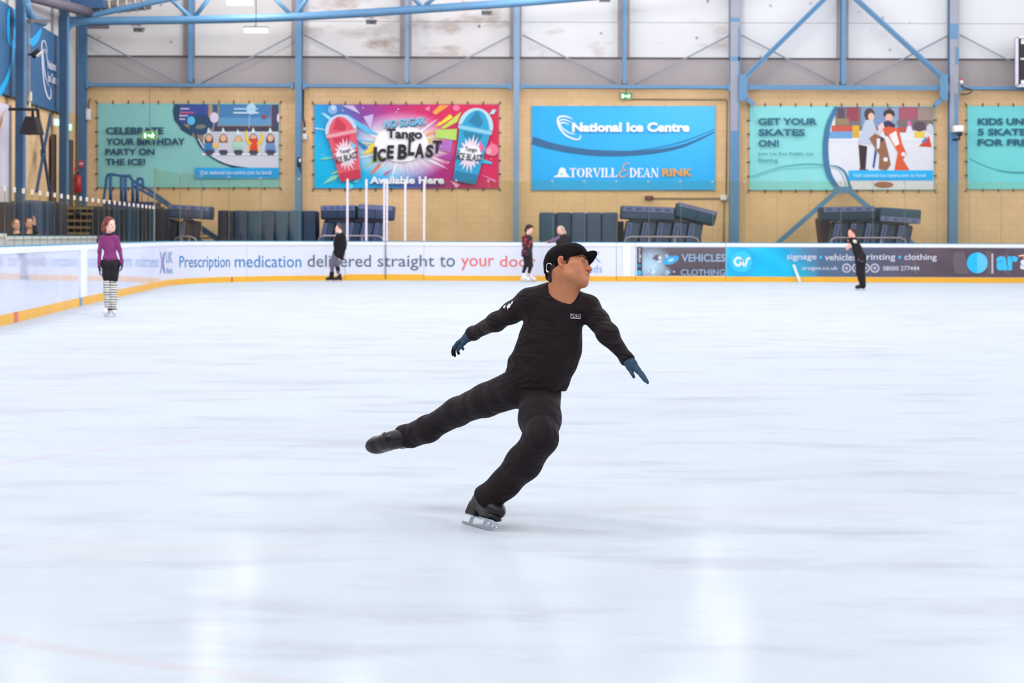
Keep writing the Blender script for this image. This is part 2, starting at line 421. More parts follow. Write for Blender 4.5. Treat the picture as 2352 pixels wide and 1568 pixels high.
# ice
def ice_material():
    m = bpy.data.materials.new('ice'); m.use_nodes = True; nt = m.node_tree; b = nt.nodes['Principled BSDF']
    N = nt.nodes.new; L = nt.links.new
    geo = N('ShaderNodeNewGeometry')
    def noise(scale, stretch, detail=5, rot=0.0, rough=0.6):
        mp = N('ShaderNodeMapping'); mp.inputs['Scale'].default_value = stretch; mp.inputs['Rotation'].default_value = (0, 0, rot)
        L(geo.outputs['Position'], mp.inputs[0])
        n = N('ShaderNodeTexNoise'); n.inputs['Scale'].default_value = scale; n.inputs['Detail'].default_value = detail; n.inputs['Roughness'].default_value = rough
        L(mp.outputs[0], n.inputs['Vector']); return n.outputs['Fac']
    def ramp(x, a, b_, lo=0.0, hi=1.0):
        r = N('ShaderNodeMapRange'); r.inputs[1].default_value = a; r.inputs[2].default_value = b_; r.inputs[3].default_value = lo; r.inputs[4].default_value = hi
        r.interpolation_type = 'SMOOTHSTEP'; L(x, r.inputs[0]); return r.outputs[0]
    def mix(f, c1, c2):
        x = N('ShaderNodeMix'); x.data_type = 'RGBA'; L(f, x.inputs['Factor'])
        for s_, v in ((x.inputs['A'], c1), (x.inputs['B'], c2)):
            if isinstance(v, tuple): s_.default_value = v + (1,)
            else: L(v, s_)
        return x.outputs['Result']
    base = (0.540, 0.588, 0.628)
    worn = ramp(noise(0.5, (0.6, 1.0, 1)), 0.38, 0.70)                    # broad cloudy wear
    c = mix(worn, base, (0.505, 0.546, 0.59))
    smear = ramp(noise(1.7, (0.45, 1.1, 1), 6, 0.06), 0.48, 0.74)         # skating smears
    c = mix(smear, c, (0.445, 0.475, 0.525))
    fine = ramp(noise(4.0, (0.4, 1.2, 1), 6, -0.08), 0.50, 0.74, 0, 0.55)
    c = mix(fine, c, (0.485, 0.515, 0.56))
    warm = ramp(noise(0.6, (0.5, 1.3, 1), 4), 0.56, 0.74, 0, 0.45)
    c = mix(warm, c, (0.54, 0.50, 0.525))
    # faded painted face-off circle under the ice
    d = N('ShaderNodeVectorMath'); d.operation = 'DISTANCE'; L(geo.outputs['Position'], d.inputs[0]); d.inputs[1].default_value = (1.1, 10.2, 0)
    s1 = N('ShaderNodeMath'); s1.operation = 'SUBTRACT'; L(d.outputs['Value'], s1.inputs[0]); s1.inputs[1].default_value = 4.45
    s2 = N('ShaderNodeMath'); s2.operation = 'ABSOLUTE'; L(s1.outputs[0], s2.inputs[0])
    ring = ramp(s2.outputs[0], 0.02, 0.075, 0.30, 0.0)
    sx = N('ShaderNodeSeparateXYZ'); L(geo.outputs['Position'], sx.inputs[0])
    side = ramp(sx.outputs['X'], -1.2, 0.1, 1.0, 0.0)
    rm = N('ShaderNodeMath'); rm.operation = 'MULTIPLY'; L(ring, rm.inputs[0]); L(side, rm.inputs[1])
    c = mix(rm.outputs[0], c, (0.55, 0.44, 0.47))
    scr = N('ShaderNodeTexVoronoi'); scr.feature = 'DISTANCE_TO_EDGE'; scr.inputs['Scale'].default_value = 0.8
    mp = N('ShaderNodeMapping'); mp.inputs['Scale'].default_value = (0.7, 1.0, 1); L(geo.outputs['Position'], mp.inputs[0])
    nn = N('ShaderNodeTexNoise'); nn.inputs['Scale'].default_value = 0.7; L(mp.outputs[0], nn.inputs['Vector'])
    wv = N('ShaderNodeMix'); wv.data_type = 'VECTOR'; wv.inputs['Factor'].default_value = 0.5; L(mp.outputs[0], wv.inputs['A']); L(nn.outputs['Color'], wv.inputs['B'])
    L(wv.outputs[1], scr.inputs['Vector'])
    cut = ramp(scr.outputs['Distance'], 0.0, 0.006, 0.10, 0.0)
    c = mix(cut, c, (0.66, 0.70, 0.73))
    bp = N('ShaderNodeBump'); bp.inputs['Strength'].default_value = 0.10; bp.inputs['Distance'].default_value = 0.006
    L(noise(14.0, (1.0, 1.0, 1), 5), bp.inputs['Height'])
    nt.nodes.remove(b); df = N('ShaderNodeBsdfDiffuse'); gl = N('ShaderNodeBsdfGlossy'); mx = N('ShaderNodeMixShader')
    L(c, df.inputs['Color']); gl.inputs['Roughness'].default_value = 0.13; L(bp.outputs[0], gl.inputs['Normal'])
    gl.inputs['Color'].default_value = (0.9, 0.96, 1, 1)
    L(ramp(worn, 0, 1, 0.018, 0.009), mx.inputs[0])
    L(df.outputs[0], mx.inputs[1]); L(gl.outputs[0], mx.inputs[2]); L(mx.outputs[0], nt.nodes['Material Output'].inputs['Surface'])
    return m
ICE = ice_material()

# boards path (centre of the ice-side face), measured along the barrier's foot
PATH_K = [(-6.25, 6.0), (-6.95, 18.0), (-7.63, 29.7), (-8.25, 37.9), (-8.66, 44.0), (-8.95, 48.6), (-9.17, 52.0), (-9.12, 54.6), (-8.35, 57.2), (-6.75, 59.3), (-4.6, 60.3), (-2.6, 60.5), (4, 60.5), (12, 60.5), (17, 60.5), (22, 60.5)]
PATH = crom(PATH_K, 24)
_s = [0.0]
for i in range(1, len(PATH)): _s.append(_s[-1] + math.hypot(PATH[i][0] - PATH[i - 1][0], PATH[i][1] - PATH[i - 1][1]))
_px = [CX + p[0] / p[1] * F for p in PATH]
i_min = min(range(len(PATH)), key=lambda i: abs(_s[i] - 0))
def path_at(s):
    s = max(0.0, min(_s[-1], s)); i = int(np.searchsorted(_s, s)); i = max(1, min(len(_s) - 1, i))
    t = (s - _s[i - 1]) / max(1e-9, _s[i] - _s[i - 1]); a, b = PATH[i - 1], PATH[i]
    dx, dy = b[0] - a[0], b[1] - a[1]; d = math.hypot(dx, dy)
    return Vector((a[0] + dx * t, a[1] + dy * t, 0)), Vector((dy / d, -dx / d, 0))      # point, normal into the rink
def s_at_px(px): return float(np.interp(px, _px, _s))
def S_board(px, py, lift=0.0):
    ux, uy = unroll(px, py); p, n = path_at(s_at_px(CX + ux))
    return Vector((p.x, p.y, H - uy * p.y / F)) + n * lift

ice_poly = MB()
ring_pts = [(p[0], p[1]) for p in PATH[::4]] + [(22, -8), (-6, -8)]
ice_poly.add([(x, y, 0) for x, y in ring_pts], [tuple(range(len(ring_pts) - 1, -1, -1))])
o = ice_poly.build('floor_ice', ICE); props(o, 'white scratched ice sheet with faint skating marks', 'ice', kind='structure')
mb = MB(); mb.add([(-17, -8, -0.02), (24, -8, -0.02), (24, 68, -0.02), (-17, 68, -0.02)], [(0, 1, 2, 3)])
props(mb.build('floor', M('rubber_matting', (70, 72, 80), 0.8)), 'dark rubber floor around the ice', 'floor', kind='structure')

# far wall: buff block below, cladding panels above
def brick_material():
    m = bpy.data.materials.new('buff_blockwork'); m.use_nodes = True; nt = m.node_tree; b = nt.nodes['Principled BSDF']; N = nt.nodes.new; L = nt.links.new
    geo = N('ShaderNodeNewGeometry'); mp = N('ShaderNodeMapping'); mp.inputs['Rotation'].default_value = (math.pi / 2, 0, 0)
    L(geo.outputs['Position'], mp.inputs[0])
    sx = N('ShaderNodeSeparateXYZ'); L(geo.outputs['Position'], sx.inputs[0])
    ad = N('ShaderNodeMath'); ad.operation = 'ADD'; L(sx.outputs['X'], ad.inputs[0]); L(sx.outputs['Y'], ad.inputs[1])
    cb = N('ShaderNodeCombineXYZ'); L(ad.outputs[0], cb.inputs['X']); L(sx.outputs['Z'], cb.inputs['Y'])
    br = N('ShaderNodeTexBrick'); L(cb.outputs[0], br.inputs['Vector'])
    br.inputs['Color1'].default_value = rgb((234, 197, 151)) + (1,); br.inputs['Color2'].default_value = rgb((229, 192, 146)) + (1,)
    br.inputs['Mortar'].default_value = rgb((220, 184, 139)) + (1,)
    br.inputs['Scale'].default_value = 1.0; br.inputs['Brick Width'].default_value = 0.45; br.inputs['Row Height'].default_value = 0.225
    br.inputs['Mortar Size'].default_value = 0.012; br.inputs['Mortar Smooth'].default_value = 0.3
    n = N('ShaderNodeTexNoise'); n.inputs['Scale'].default_value = 0.8; n.inputs['Detail'].default_value = 6; L(geo.outputs['Position'], n.inputs['Vector'])
    r = N('ShaderNodeMapRange'); r.inputs[1].default_value = 0.35; r.inputs[2].default_value = 0.75; r.inputs[3].default_value = 0.92; r.inputs[4].default_value = 1.06
    L(n.outputs['Fac'], r.inputs[0])
    v = N('ShaderNodeVectorMath'); v.operation = 'SCALE'; L(br.outputs['Color'], v.inputs[0]); L(r.outputs[0], v.inputs['Scale'])
    L(v.outputs[0], b.inputs['Base Color']); b.inputs['Roughness'].default_value = 0.85; b.inputs['Specular IOR Level'].default_value = 0.15
    return m
BRICK = brick_material()
z_top = P(1176, 203, YW).z
mb = MB(); mb.box((3.5, YW + 0.15, z_top / 2), (37.5, 0.3, z_top))
wall = props(mb.build('wall_back', BRICK), 'far wall of buff blockwork below pale cladding', 'wall', kind='structure')

def stained(name, c, stain, amt, seed, cut=0.56):
    m = bpy.data.materials.new(name); m.use_nodes = True; nt = m.node_tree; b = nt.nodes['Principled BSDF']; N = nt.nodes.new; L = nt.links.new
    geo = N('ShaderNodeNewGeometry'); mp = N('ShaderNodeMapping'); mp.inputs['Location'].default_value = (seed * 3.1, 0, seed); mp.inputs['Scale'].default_value = (0.55, 0.55, 1.3)
    L(geo.outputs['Position'], mp.inputs[0])
    n = N('ShaderNodeTexNoise'); n.inputs['Scale'].default_value = 1.1; n.inputs['Detail'].default_value = 7; n.inputs['Roughness'].default_value = 0.62; L(mp.outputs[0], n.inputs['Vector'])
    r = N('ShaderNodeMapRange'); r.inputs[1].default_value = cut; r.inputs[2].default_value = cut + 0.2; r.inputs[3].default_value = 0; r.inputs[4].default_value = amt; L(n.outputs['Fac'], r.inputs[0])
    x = N('ShaderNodeMix'); x.data_type = 'RGBA'; x.inputs['A'].default_value = rgb(c) + (1,); x.inputs['B'].default_value = rgb(stain) + (1,); L(r.outputs[0], x.inputs['Factor'])
    v = N('ShaderNodeTexVoronoi'); v.inputs['Scale'].default_value = 1.5; L(geo.outputs['Position'], v.inputs['Vector'])
    r2 = N('ShaderNodeMapRange'); r2.inputs[1].default_value = 0.05; r2.inputs[2].default_value = 0.11; r2.inputs[3].default_value = amt; r2.inputs[4].default_value = 0; L(v.outputs['Distance'], r2.inputs[0])
    x2 = N('ShaderNodeMix'); x2.data_type = 'RGBA'; L(x.outputs['Result'], x2.inputs['A']); x2.inputs['B'].default_value = rgb((110, 95, 85)) + (1,); L(r2.outputs[0], x2.inputs['Factor'])
    L(x2.outputs['Result'], b.inputs['Base Color']); b.inputs['Roughness'].default_value = 0.7; b.inputs['Specular IOR Level'].default_value = 0.2
    return m
CLAD = [stained('cladding_clean', (208, 204, 202), (190, 170, 155), 0.55, 1, 0.60), stained('cladding_soiled', (211, 207, 206), (150, 120, 105), 0.85, 2, 0.50),
        stained('cladding_spotted', (211, 210, 212), (165, 135, 115), 0.75, 5, 0.56), stained('cladding_bright', (214, 214, 217), (205, 190, 178), 0.5, 9, 0.62)]
BAND = M('grey_band', (164, 156, 156), 0.75, var=0.06, scale=0.6)
SEAM = M('dark_seam', (95, 90, 92), 0.8); JOINT = M('grey_joint', (158, 148, 148), 0.7)
posts_px = [(187, 9.0), (437, 7.0), (685, 7.5), (934, 7.0), (1186, 8.5), (1434, 7.0), (1688, 12.0), (1936, 8.0), (2190, 11.0), (2440, 8.0)]
zc0 = P(1176, 131, YW).z; zc1 = P(1176, -110, YW).z; zb = P(1176, 205, YW).z
for i in range(len(posts_px) - 1):
    xa = P(posts_px[i][0], 160, YW).x; xb = P(posts_px[i + 1][0], 160, YW).x
    mm = CLAD[(0, 0, 1, 1, 2, 2, 3, 3, 3)[i]]
    for j in range(3):
        a = zc0 + (zc1 - zc0) * j / 3; b = zc0 + (zc1 - zc0) * (j + 1) / 3
        mb = MB(); mb.box(((xa + xb) / 2, YW + 0.02, (a + b) / 2), (xb - xa - 0.02, 0.10, b - a - 0.015)); mb.build('cladding_panel', mm, wall)
    mb = MB(); mb.box(((xa + xb) / 2, YW + 0.05, (zb + zc0) / 2), (xb - xa, 0.10, zc0 - zb - 0.03)); mb.build('band_panel', BAND, wall)
    mb = MB(); mb.box((xb - 0.03, YW - 0.045, (zc0 + zc1) / 2), (0.40, 0.03, zc1 - zc0)); mb.build('joint_strip', JOINT, wall)
mb = MB(); mb.box((3.5, YW - 0.035, zc0 - 0.02), (36, 0.05, 0.045)); mb.build('sill_seam', SEAM, wall)
mb = MB(); mb.box((-16.9, YW + 0.1, (zb + zc1) / 2), (4, 0.3, zc1 - zb)); mb.build('end_panel', BAND, wall)
mb = MB(); mb.box((21.5, YW + 0.1, (zb + zc1) / 2), (6, 0.16, zc1 - zb)); mb.build('end_panel', CLAD[3], wall)

# left wall
LW_BR = BRICK
def left_box(Y0, Y1, z0, z1, th, name, mat, parent=None):
    a = Vector((wall_x(Y0), Y0, 0)); b = Vector((wall_x(Y1), Y1, 0)); d = (b - a).normalized(); n = Vector((-d.y, d.x, 0))
    mb = MB(); vs = []
    for z in (z0, z1):
        for q in (a, b, b + n * th, a + n * th): vs.append((q.x, q.y, z))
    mb.add(vs, [(3, 2, 1, 0), (4, 5, 6, 7), (0, 1, 5, 4), (1, 2, 6, 5), (2, 3, 7, 6), (3, 0, 4, 7)])
    return mb.build(name, mat, parent)
lw = props(left_box(20, 67.6, 0, 5.4, 0.3, 'wall_left', BRICK), 'buff block side wall under white sheeting', 'wall', kind='structure')
left_box(20, 67.6, 5.4, 13.0, 0.28, 'white_sheeting', CLAD[0], lw)
# right and roof
mb = MB(); mb.box((24.2, 30, 6.5), (0.3, 76, 13)); props(mb.build('wall_right', CLAD[3]), 'pale side wall beyond the right boards', 'wall', kind='structure')
mb = MB(); mb.box((3.5, 30, 13.1), (44, 78, 0.2)); props(mb.build('ceiling', M('roof_liner', (215, 216, 222), 0.8)), 'pale roof liner over the rink', 'ceiling', kind='structure')

# ------------------------------------------------------------------ steelwork
def steel(name, label, cat, a, b, wd, dp, mat=None, group=None, up=(0, 1, 0)):
    mb = MB(); mb.bar(a, b, wd, dp, up); o = mb.build(name, mat or BLUE, None, a)
    return props(o, label, cat, group)
def i_col(name, label, px, half, zt, Y, mat, z0=0.0, ytop=None, lower=None):
    """I-section column: two flanges and a web, plus a base plate"""
    x = P(px, 300, Y).x; hw = half / ppm(Y)
    t = thing(name, label, 'column', (x, Y, z0))
    mb = MB(); mb.box((x, Y, (z0 + zt) / 2), (2 * hw, 0.03, zt - z0)); mb.build('front_flange', mat, t)
    mb = MB(); mb.box((x, Y + 0.15, (z0 + zt) / 2), (0.03, 0.28, zt - z0)); mb.build('web', BLUE, t)
    mb = MB(); mb.box((x, Y + 0.30, (z0 + zt) / 2), (2 * hw, 0.03, zt - z0)); mb.build('rear_flange', BLUE, t)
    if z0 == 0: mb = MB(); mb.box((x, Y + 0.15, 0.015), (2 * hw + 0.14, 0.46, 0.03)); mb.build('base_plate', BLUE, t)
    else: mb = MB(); mb.box((x, Y + 0.14, z0 + 0.06), (2 * hw + 0.05, 0.3, 0.12)); mb.build('foot_bracket', SEAM, t)
    return t
YC = YW - 0.62
i_col('steel_column', 'blue steel column in the far left corner of the hall', 187, 8.5, 11, YC, M('corner_shade_blue', (68, 104, 138), 0.5), 0)  # darker copy of the steel blue: the corner's dimness is put into its colour
i_col('steel_column', 'blue steel column between the birthday banner and the slush drink banner', 685, 7.0, 11, YC, BLUE)
i_col('steel_column', 'blue steel column between the slush drink banner and the plain blue banner', 1186, 6.5, 11, YC, BLUE_WORN)
cA = i_col('steel_column', 'wide grey and blue column right of the plain blue banner', 1688, 11, 11, YC, GREYW)
cB = i_col('steel_column', 'grey column with blue patches right of the skates banner', 2191, 10, 11, YC, GREYW)
def patch(t, px, y0, y1, hw, dx=0):
    x = P(px + dx, 300, YC).x
    mb = MB(); z0 = P(px, y1, YC).z; z1 = P(px, y0, YC).z
    mb.box((x, YC - 0.019, (z0 + z1) / 2), (2 * hw / ppm(YC), 0.006, z1 - z0)); mb.build('paint_patch', BLUE, t)
patch(cA, 1688, 40, 50, 10); patch(cA, 1688, 130, 140, 10); patch(cA, 1688, 300, 640, 10); patch(cA, 1688, 60, 300, 2, 8.5)
patch(cB, 2191, 54, 90, 9); patch(cB, 2191, 108, 148, 3.5, 6); patch(cB, 2191, 215, 300, 4, 5); patch(cB, 2191, 305, 640, 10)
zbeam = P(1176, 198, YC).z
for px, hw, mt, wh in ((437, 5.0, BLUE, 'above the birthday banner'), (934, 4.5, BLUE_WORN, 'above the slush drink banner'), (1434, 4.5, BLUE, 'above the green exit sign on the far wall'), (1937, 5.0, BLUE, 'between the two long diagonal braces'), (2440, 5, BLUE, 'beyond the scoreboard')):
    i_col('wind_post', 'slim blue wind post ' + wh, px, hw, 11, YC, mt, zbeam + 0.1)
bays = [(187, 685, 'over the birthday banner'), (685, 1186, 'over the slush drink banner'), (1186, 1688, 'over the plain blue banner'), (1688, 2191, 'over the skates banner'), (2191, 2692, 'over the kids banner')]
for a, b, wh in bays:
    xa = P(a, 198, YC).x + 0.16; xb = P(b, 198, YC).x - 0.16
    t = thing('wall_beam', 'blue horizontal rail ' + wh, 'beam', ((xa + xb) / 2, YC, zbeam))
    hb = 5.0 if a != 1688 else 7.0
    mb = MB(); mb.box(((xa + xb) / 2, YC + 0.10, zbeam), (xb - xa, 0.2, hb / ppm(YC) * 1.5)); mb.build('rail', BLUE, t)
    for x in (xa, xb): mb = MB(); mb.box((x + (0.04 if x == xa else -0.04), YC + 0.09, zbeam), (0.08, 0.24, 0.24)); mb.build('end_cleat', BLUE, t)
    # slender tie rods of the bay: from the column heads down to the rail middle
    m_ = (a + b) / 2
    t = thing('tie_rods', 'pair of thin tie rods ' + wh.replace('over', 'meeting above'), 'brace', (P(m_, 198, YC).x, YC, zbeam))
    for p, q in (((a + 14, 80), (m_ - 22, 192)), ((b - 14, 82), (m_ + 22, 194))):
        mb = MB(); mb.tube([P(p[0], p[1], YC + 0.2), P(q[0], q[1], YC + 0.2)], 0.026, 8); mb.build('rod', GREYW, t)
# heavy K brace in the right bay
def pt(px, py, dY=0.0): return P(px, py, YC - 0.05 + dY)
for (a, b, wh) in (((1706, 183), (1928, -36), 'rising right from the wide grey column'), ((2170, 183), (1931, -34), 'rising left from the patched column')):
    t = thing('diagonal_brace', 'long blue diagonal brace ' + wh, 'brace', pt(*a))
    mb = MB(); mb.bar(pt(*a), pt(*b), 0.16, 0.14, (0, 1, 0)); mb.build('brace_bar', BLUE, t)
    mb = MB(); mb.bar(pt(a[0], a[1], -0.075), pt(b[0], b[1], -0.075), 0.03, 0.03, (0, 1, 0)); mb.build('brace_rib', M('dark_blue_paint', (62, 110, 150), 0.5), t)
for (px, sgn, wh) in ((1708, 1, 'beside the wide grey column'), (2168, -1, 'beside the patched column')):
    pts = [(px - 10, 170), (px + 2, 170), (px + 9, 180), (px + 9, 222), (px + 1, 231), (px - 10, 231)]
    if sgn < 0: pts = [(2 * px - x, y) for x, y in pts]
    mb = MB(); n = len(pts); fr = [pt(x, y, -0.1) for x, y in pts]; bk = [pt(x, y, 0.05) for x, y in pts]
    mb.add(fr + bk, [tuple(range(n)), tuple(range(2 * n - 1, n - 1, -1))] + [(i, i + n, (i + 1) % n + n, (i + 1) % n) for i in range(n)])
    props(mb.build('gusset_plate', BLUE, None, pt(px, 200)), 'blue steel gusset plate ' + wh + ' at rail height', 'plate')
for (a, b, wh) in (((1708, 222), (1732, 240), 'below the gusset by the wide grey column'), ((2168, 222), (2146, 243), 'below the gusset by the patched column')):
    t = thing('diagonal_brace', 'short blue brace ' + wh, 'brace', pt(*b))
    mb = MB(); mb.bar(pt(*a), pt(*b), 0.15, 0.12, (0, 1, 0)); mb.build('brace_bar', BLUE, t)
t = thing('floor_brace', 'pair of blue braces spreading from under the skates banner down behind the mats', 'brace', (P(1936, 430, YC).x, YC, 0))
for a, b, zf in (((1921, 440), (1790, 555), 0.03), ((1952, 440), (2000, 480), 0.9)):
    s0 = pt(*a); e = pt(*b); e = s0 + (e - s0) * ((s0.z - zf) / (s0.z - e.z)); mb = MB(); mb.bar(s0, e, 0.15, 0.12, (0, 1, 0)); mb.build('brace_bar', BLUE, t)
mb = MB(); mb.box(pt(1936, 436, 0.1), (0.62, 0.05, 0.22)); mb.build('node_plate', BLUE, t)

# roof truss crossing the left half, in front of the far wall
YT = 63.6
t = thing('roof_truss', 'arched blue tubular roof truss across the upper left', 'truss', P(150, 48, YT))
bot = crom([(150, 50), (260, 48), (400, 46), (560, 43), (690, 38), (850, 29), (1000, 19), (1150, 9), (1300, -3), (1500, -22), (1900, -70), (2400, -140), (2600, -172)], 6)
mb = MB(); mb.tube([P(x, y, YT) for x, y in bot], 9.5 / ppm(YT), 16); mb.build('bottom_chord', BLUE, t)
top = crom([(205, 36), (300, 16), (390, -3), (500, -20), (700, -45), (1000, -85), (1500, -130), (2000, -185), (2600, -240)], 6)
mb = MB(); mb.tube([P(x, y, YT) for x, y in top], 7 / ppm(YT), 12); mb.build('top_chord', BLUE, t)
for a, b in (((392, -2), (436, 38)), ((485, -10), (448, 38)), ((628, -8), (668, 34)), ((712, -14), (682, 33)), ((945, -8), (966, 12)), ((1000, -6), (976, 12)), ((1230, -70), (1255, 0)), ((1310, -75), (1265, 0)), ((1560, -95), (1590, -30)), ((1640, -100), (1600, -30))):
    e = Vector(P(*a, YT)); q = Vector(P(*b, YT)); mb = MB(); mb.tube([e + (e - q) * (0.4 if a[1] > -50 else 0.25), q], 5 / ppm(YT), 10); mb.build('web_member', BLUE, t)
n_ = [(139, 38), (200, 38), (200, 56), (176, 58), (163, 66), (156, 82), (156, 100), (139, 88)]
mb = MB(); fr = [P(x, y, YT - 0.1) for x, y in n_]; bk = [P(x, y, YT + 0.15) for x, y in n_]; n = len(n_)
mb.add(fr + bk, [tuple(range(n)), tuple(range(2 * n - 1, n - 1, -1))] + [(i, i + n, (i + 1) % n + n, (i + 1) % n) for i in range(n)]); mb.build('haunch_plate', BLUE, t)
# left wall columns
for px, hw, lab in ((46, 11, 'blue side wall column between the two dark blue banners'), (146, 10, 'blue side wall column right of the large dark blue banner')):
    q = S_left(px, 300, 0.35); d = M('side_steel_shade_blue', (56, 82, 112), 0.5)  # steel blue with the weaker light on this side put into the colour
    tt = thing('steel_column', lab, 'column', (q.x, q.y, 0))
    hw_ = hw / ppm(q.y)
    mb = MB(); mb.box((q.x, q.y, 5.6), (2 * hw_, 0.03, 11.2)); mb.build('front_flange', d, tt)
    mb = MB(); mb.box((q.x - hw_ + 0.02, q.y + 0.2, 5.6), (0.04, 0.37, 11.2)); mb.build('web', d, tt)
    mb = MB(); mb.box((q.x + hw_ - 0.02, q.y + 0.06, 5.6), (0.045, 0.16, 11.2)); mb.build('edge_flange', BLUE, tt)
# curved bracket, purlins and duct in the top left corner
mb = MB(); mb.tube([S_left(60, 0, 0.5), S_left(61, 18, 0.5), S_left(66, 32, 0.5), S_left(80, 44, 0.5), S_left(100, 52, 0.5)], 0.12, 10)
props(mb.build('knee_brace', BLUE, None, S_left(60, 30, 0.5)), 'curved blue knee brace above the dark blue side banners', 'brace')
mb = MB(); mb.tube([S_left(70, -8, 0.4), P(205, 28, YT)], 0.16, 10); props(mb.build('roof_purlin', M('mauve_steel', (110, 100, 112), 0.6), None, P(205, 28, YT)), 'mauve purlin running to the corner of the roof truss', 'purlin')
mb = MB(); mb.tube([P(215, 20, YT + 1), P(345, 6, YT + 1)], 0.22, 14); 
o = mb.build('air_duct', M('duct_metal', (150, 140, 135), 0.4, 0.5), None, P(215, 20, YT + 1)); props(o, 'ribbed grey air duct behind the truss in the top left corner', 'duct')
for q in (0.15, 0.3, 0.45, 0.6, 0.75, 0.9):
    c0 = P(215, 20, YT + 1).lerp(P(345, 6, YT + 1), q); d0 = (P(345, 6, YT + 1) - P(215, 20, YT + 1)).normalized()
    mb = MB(); mb.tube([c0 - d0 * 0.03, c0 + d0 * 0.03], 0.245, 14); mb.build('duct_collar', M('duct_collar', (200, 190, 180), 0.5), o)
mb = MB(); mb.bar(P(156, 14, YT), P(240, 6, YT), 0.4, 0.35, (0, 0, 1)); props(mb.build('cable_tray', M('deep_blue_paint', (58, 92, 130), 0.5), None, P(190, 10, YT)), 'deep blue steel channel above the truss haunch', 'beam')

# ------------------------------------------------------------------ lamps
LIT = emit('lamp_tube', (225, 250, 255), 6.0); HOUS = M('lamp_housing', (120, 120, 122), 0.5)
def batten(px, py, Y, wpx, lit, lab, hook=1.2):
    c = P(px, py, Y); w_ = wpx / ppm(Y)
    t = thing('hanging_lamp', lab, 'lamp', c, 'lit hanging lamps' if lit else 'unlit hanging lamps')
    mb = MB(); mb.box((c.x, c.y, c.z + 0.07), (w_ * 1.02, 0.3, 0.05)); mb.build('housing', HOUS, t)
    for s in (-1, 1):
        mb = MB(); q = c + Vector((s * w_ * 0.25, 0, 0)); mb.tube([q - Vector((w_ * 0.24, 0, 0)), q + Vector((w_ * 0.24, 0, 0))], 0.075 if lit else 0.05, 10); mb.build('lamp_tube', LIT if lit else M('unlit_tube', (105, 104, 108), 0.4), t)
    mb = MB(); mb.tube([c + Vector((0, 0, 0.08)), c + Vector((0, 0, hook))], 0.012, 6); mb.tube([c + Vector((-0.25, 0, hook * 0.45)), c + Vector((0.1, 0, hook * 0.45)), c + Vector((0.1, 0, hook * 0.6))], 0.012, 6)
    mb.build('hanger', SEAM, t)
batten(551, 5, 52, 60, True, 'lit lamp hanging above the roof truss at the top edge', 5.5)
batten(588, 69, 59.4, 54, True, 'lit lamp hanging just below the truss tube', 5.5)
batten(319, 70, 63.6, 24, False, 'unlit lamp below the truss above the birthday banner', 0.36)
batten(853, 52, 63.6, 24, False, 'unlit lamp below the truss, nearest the dark star shaped stain', 0.36)
batten(1118, 31, 63.6, 24, False, 'unlit lamp below the truss near its right end', 0.33)
batten(1389, 1, 61, 26, False, 'unlit lamp at the top edge right of the truss', 5.0)
mb = MB(); mb.bar(P(202, 62, YT), P(250, 62, YT), 0.12, 0.1); props(mb.build('hanging_bar', SEAM, None, P(226, 62, YT)), 'dark bar hanging under the truss beside the corner column', 'bar')
mb = MB(); mb.bar(S_left(66, 48, 0.9), S_left(114, 48, 0.9), 0.12, 0.1); props(mb.build('hanging_bar', SEAM, None, S_left(90, 48, 0.9)), 'dark bar sticking out over the dark blue side banner', 'bar')
# ------------------------------------------------------------------ dasher boards round the ice
WHITE = M('white_board', (218, 221, 235), 0.35, spec=0.4, var=0.03, scale=0.7)
RAIL = M('white_rail', (234, 238, 242), 0.4, var=0.02); KICK = M('yellow_kick_plate', (238, 178, 52), 0.45, var=0.05, scale=1.2); TEAL = M('teal_cap', (70, 150, 185), 0.5)
GLOSSY = M('glossy_left_board', (202, 209, 234), 0.035, spec=0.6, var=0.05, scale=0.8)
BT, KT = 1.17, 0.155                      # barrier top, kick plate top
def sweep(s0, s1, z0, z1, o0, o1, step=0.35):
    """slab following the boards' path between two offsets"""
    n = max(1, int(math.ceil((s1 - s0) / step))); vs = []; fs = []
    for i in range(n + 1):
        p, nn = path_at(s0 + (s1 - s0) * i / n)
        for o_, z in ((o1, z0), (o1, z1), (o0, z1), (o0, z0)): vs.append((p.x + nn.x * o_, p.y + nn.y * o_, z))
    for i in range(n):
        a = 4 * i; b = a + 4
        for k in range(4): fs.append((a + k, b + k, b + (k + 1) % 4, a + (k + 1) % 4))
    fs += [(3, 2, 1, 0), (4 * n, 4 * n + 1, 4 * n + 2, 4 * n + 3)]
    mb = MB(); mb.add(vs, fs); return mb
def board(s0, s1, label, face=WHITE, kt=KT, rail_h=0.10):
    p, nn = path_at((s0 + s1) / 2)
    t = thing('dasher_board', label, 'rink board', (p.x, p.y, 0), 'dasher boards')
    g = 0.006
    sweep(s0 + g, s1 - g, kt, BT - rail_h, -0.10, 0.0).build('face_panel', face, t)
    sweep(s0 + g, s1 - g, BT - rail_h, BT, -0.12, 0.022).build('top_rail', RAIL, t)
    sweep(s0 + g, s1 - g, BT, BT + 0.022, -0.12, 0.01).build('rail_cap', TEAL, t)
    sweep(s0 + g, s1 - g, 0.0, kt, -0.10, 0.018).build('kick_plate', KICK, t)
    return t
sp = s_at_px
def sY(Y):  # arc length where the left boards are at depth Y
    return float(np.interp(Y, [p[1] for p in PATH[:len(PATH) // 2]], _s[:len(PATH) // 2]))
b0 = board(0.0, sY(20.0), 'left board nearest the camera, outside the frame', GLOSSY)
b1 = board(sY(20.0), sY(38.9), 'glossy left board with blue marks, left of the white upright', GLOSSY)
p_, n_ = path_at(sY(38.9))
b2 = board(sY(38.9), sp(366), 'glossy pale board curving into the corner behind the purple skater', GLOSSY)
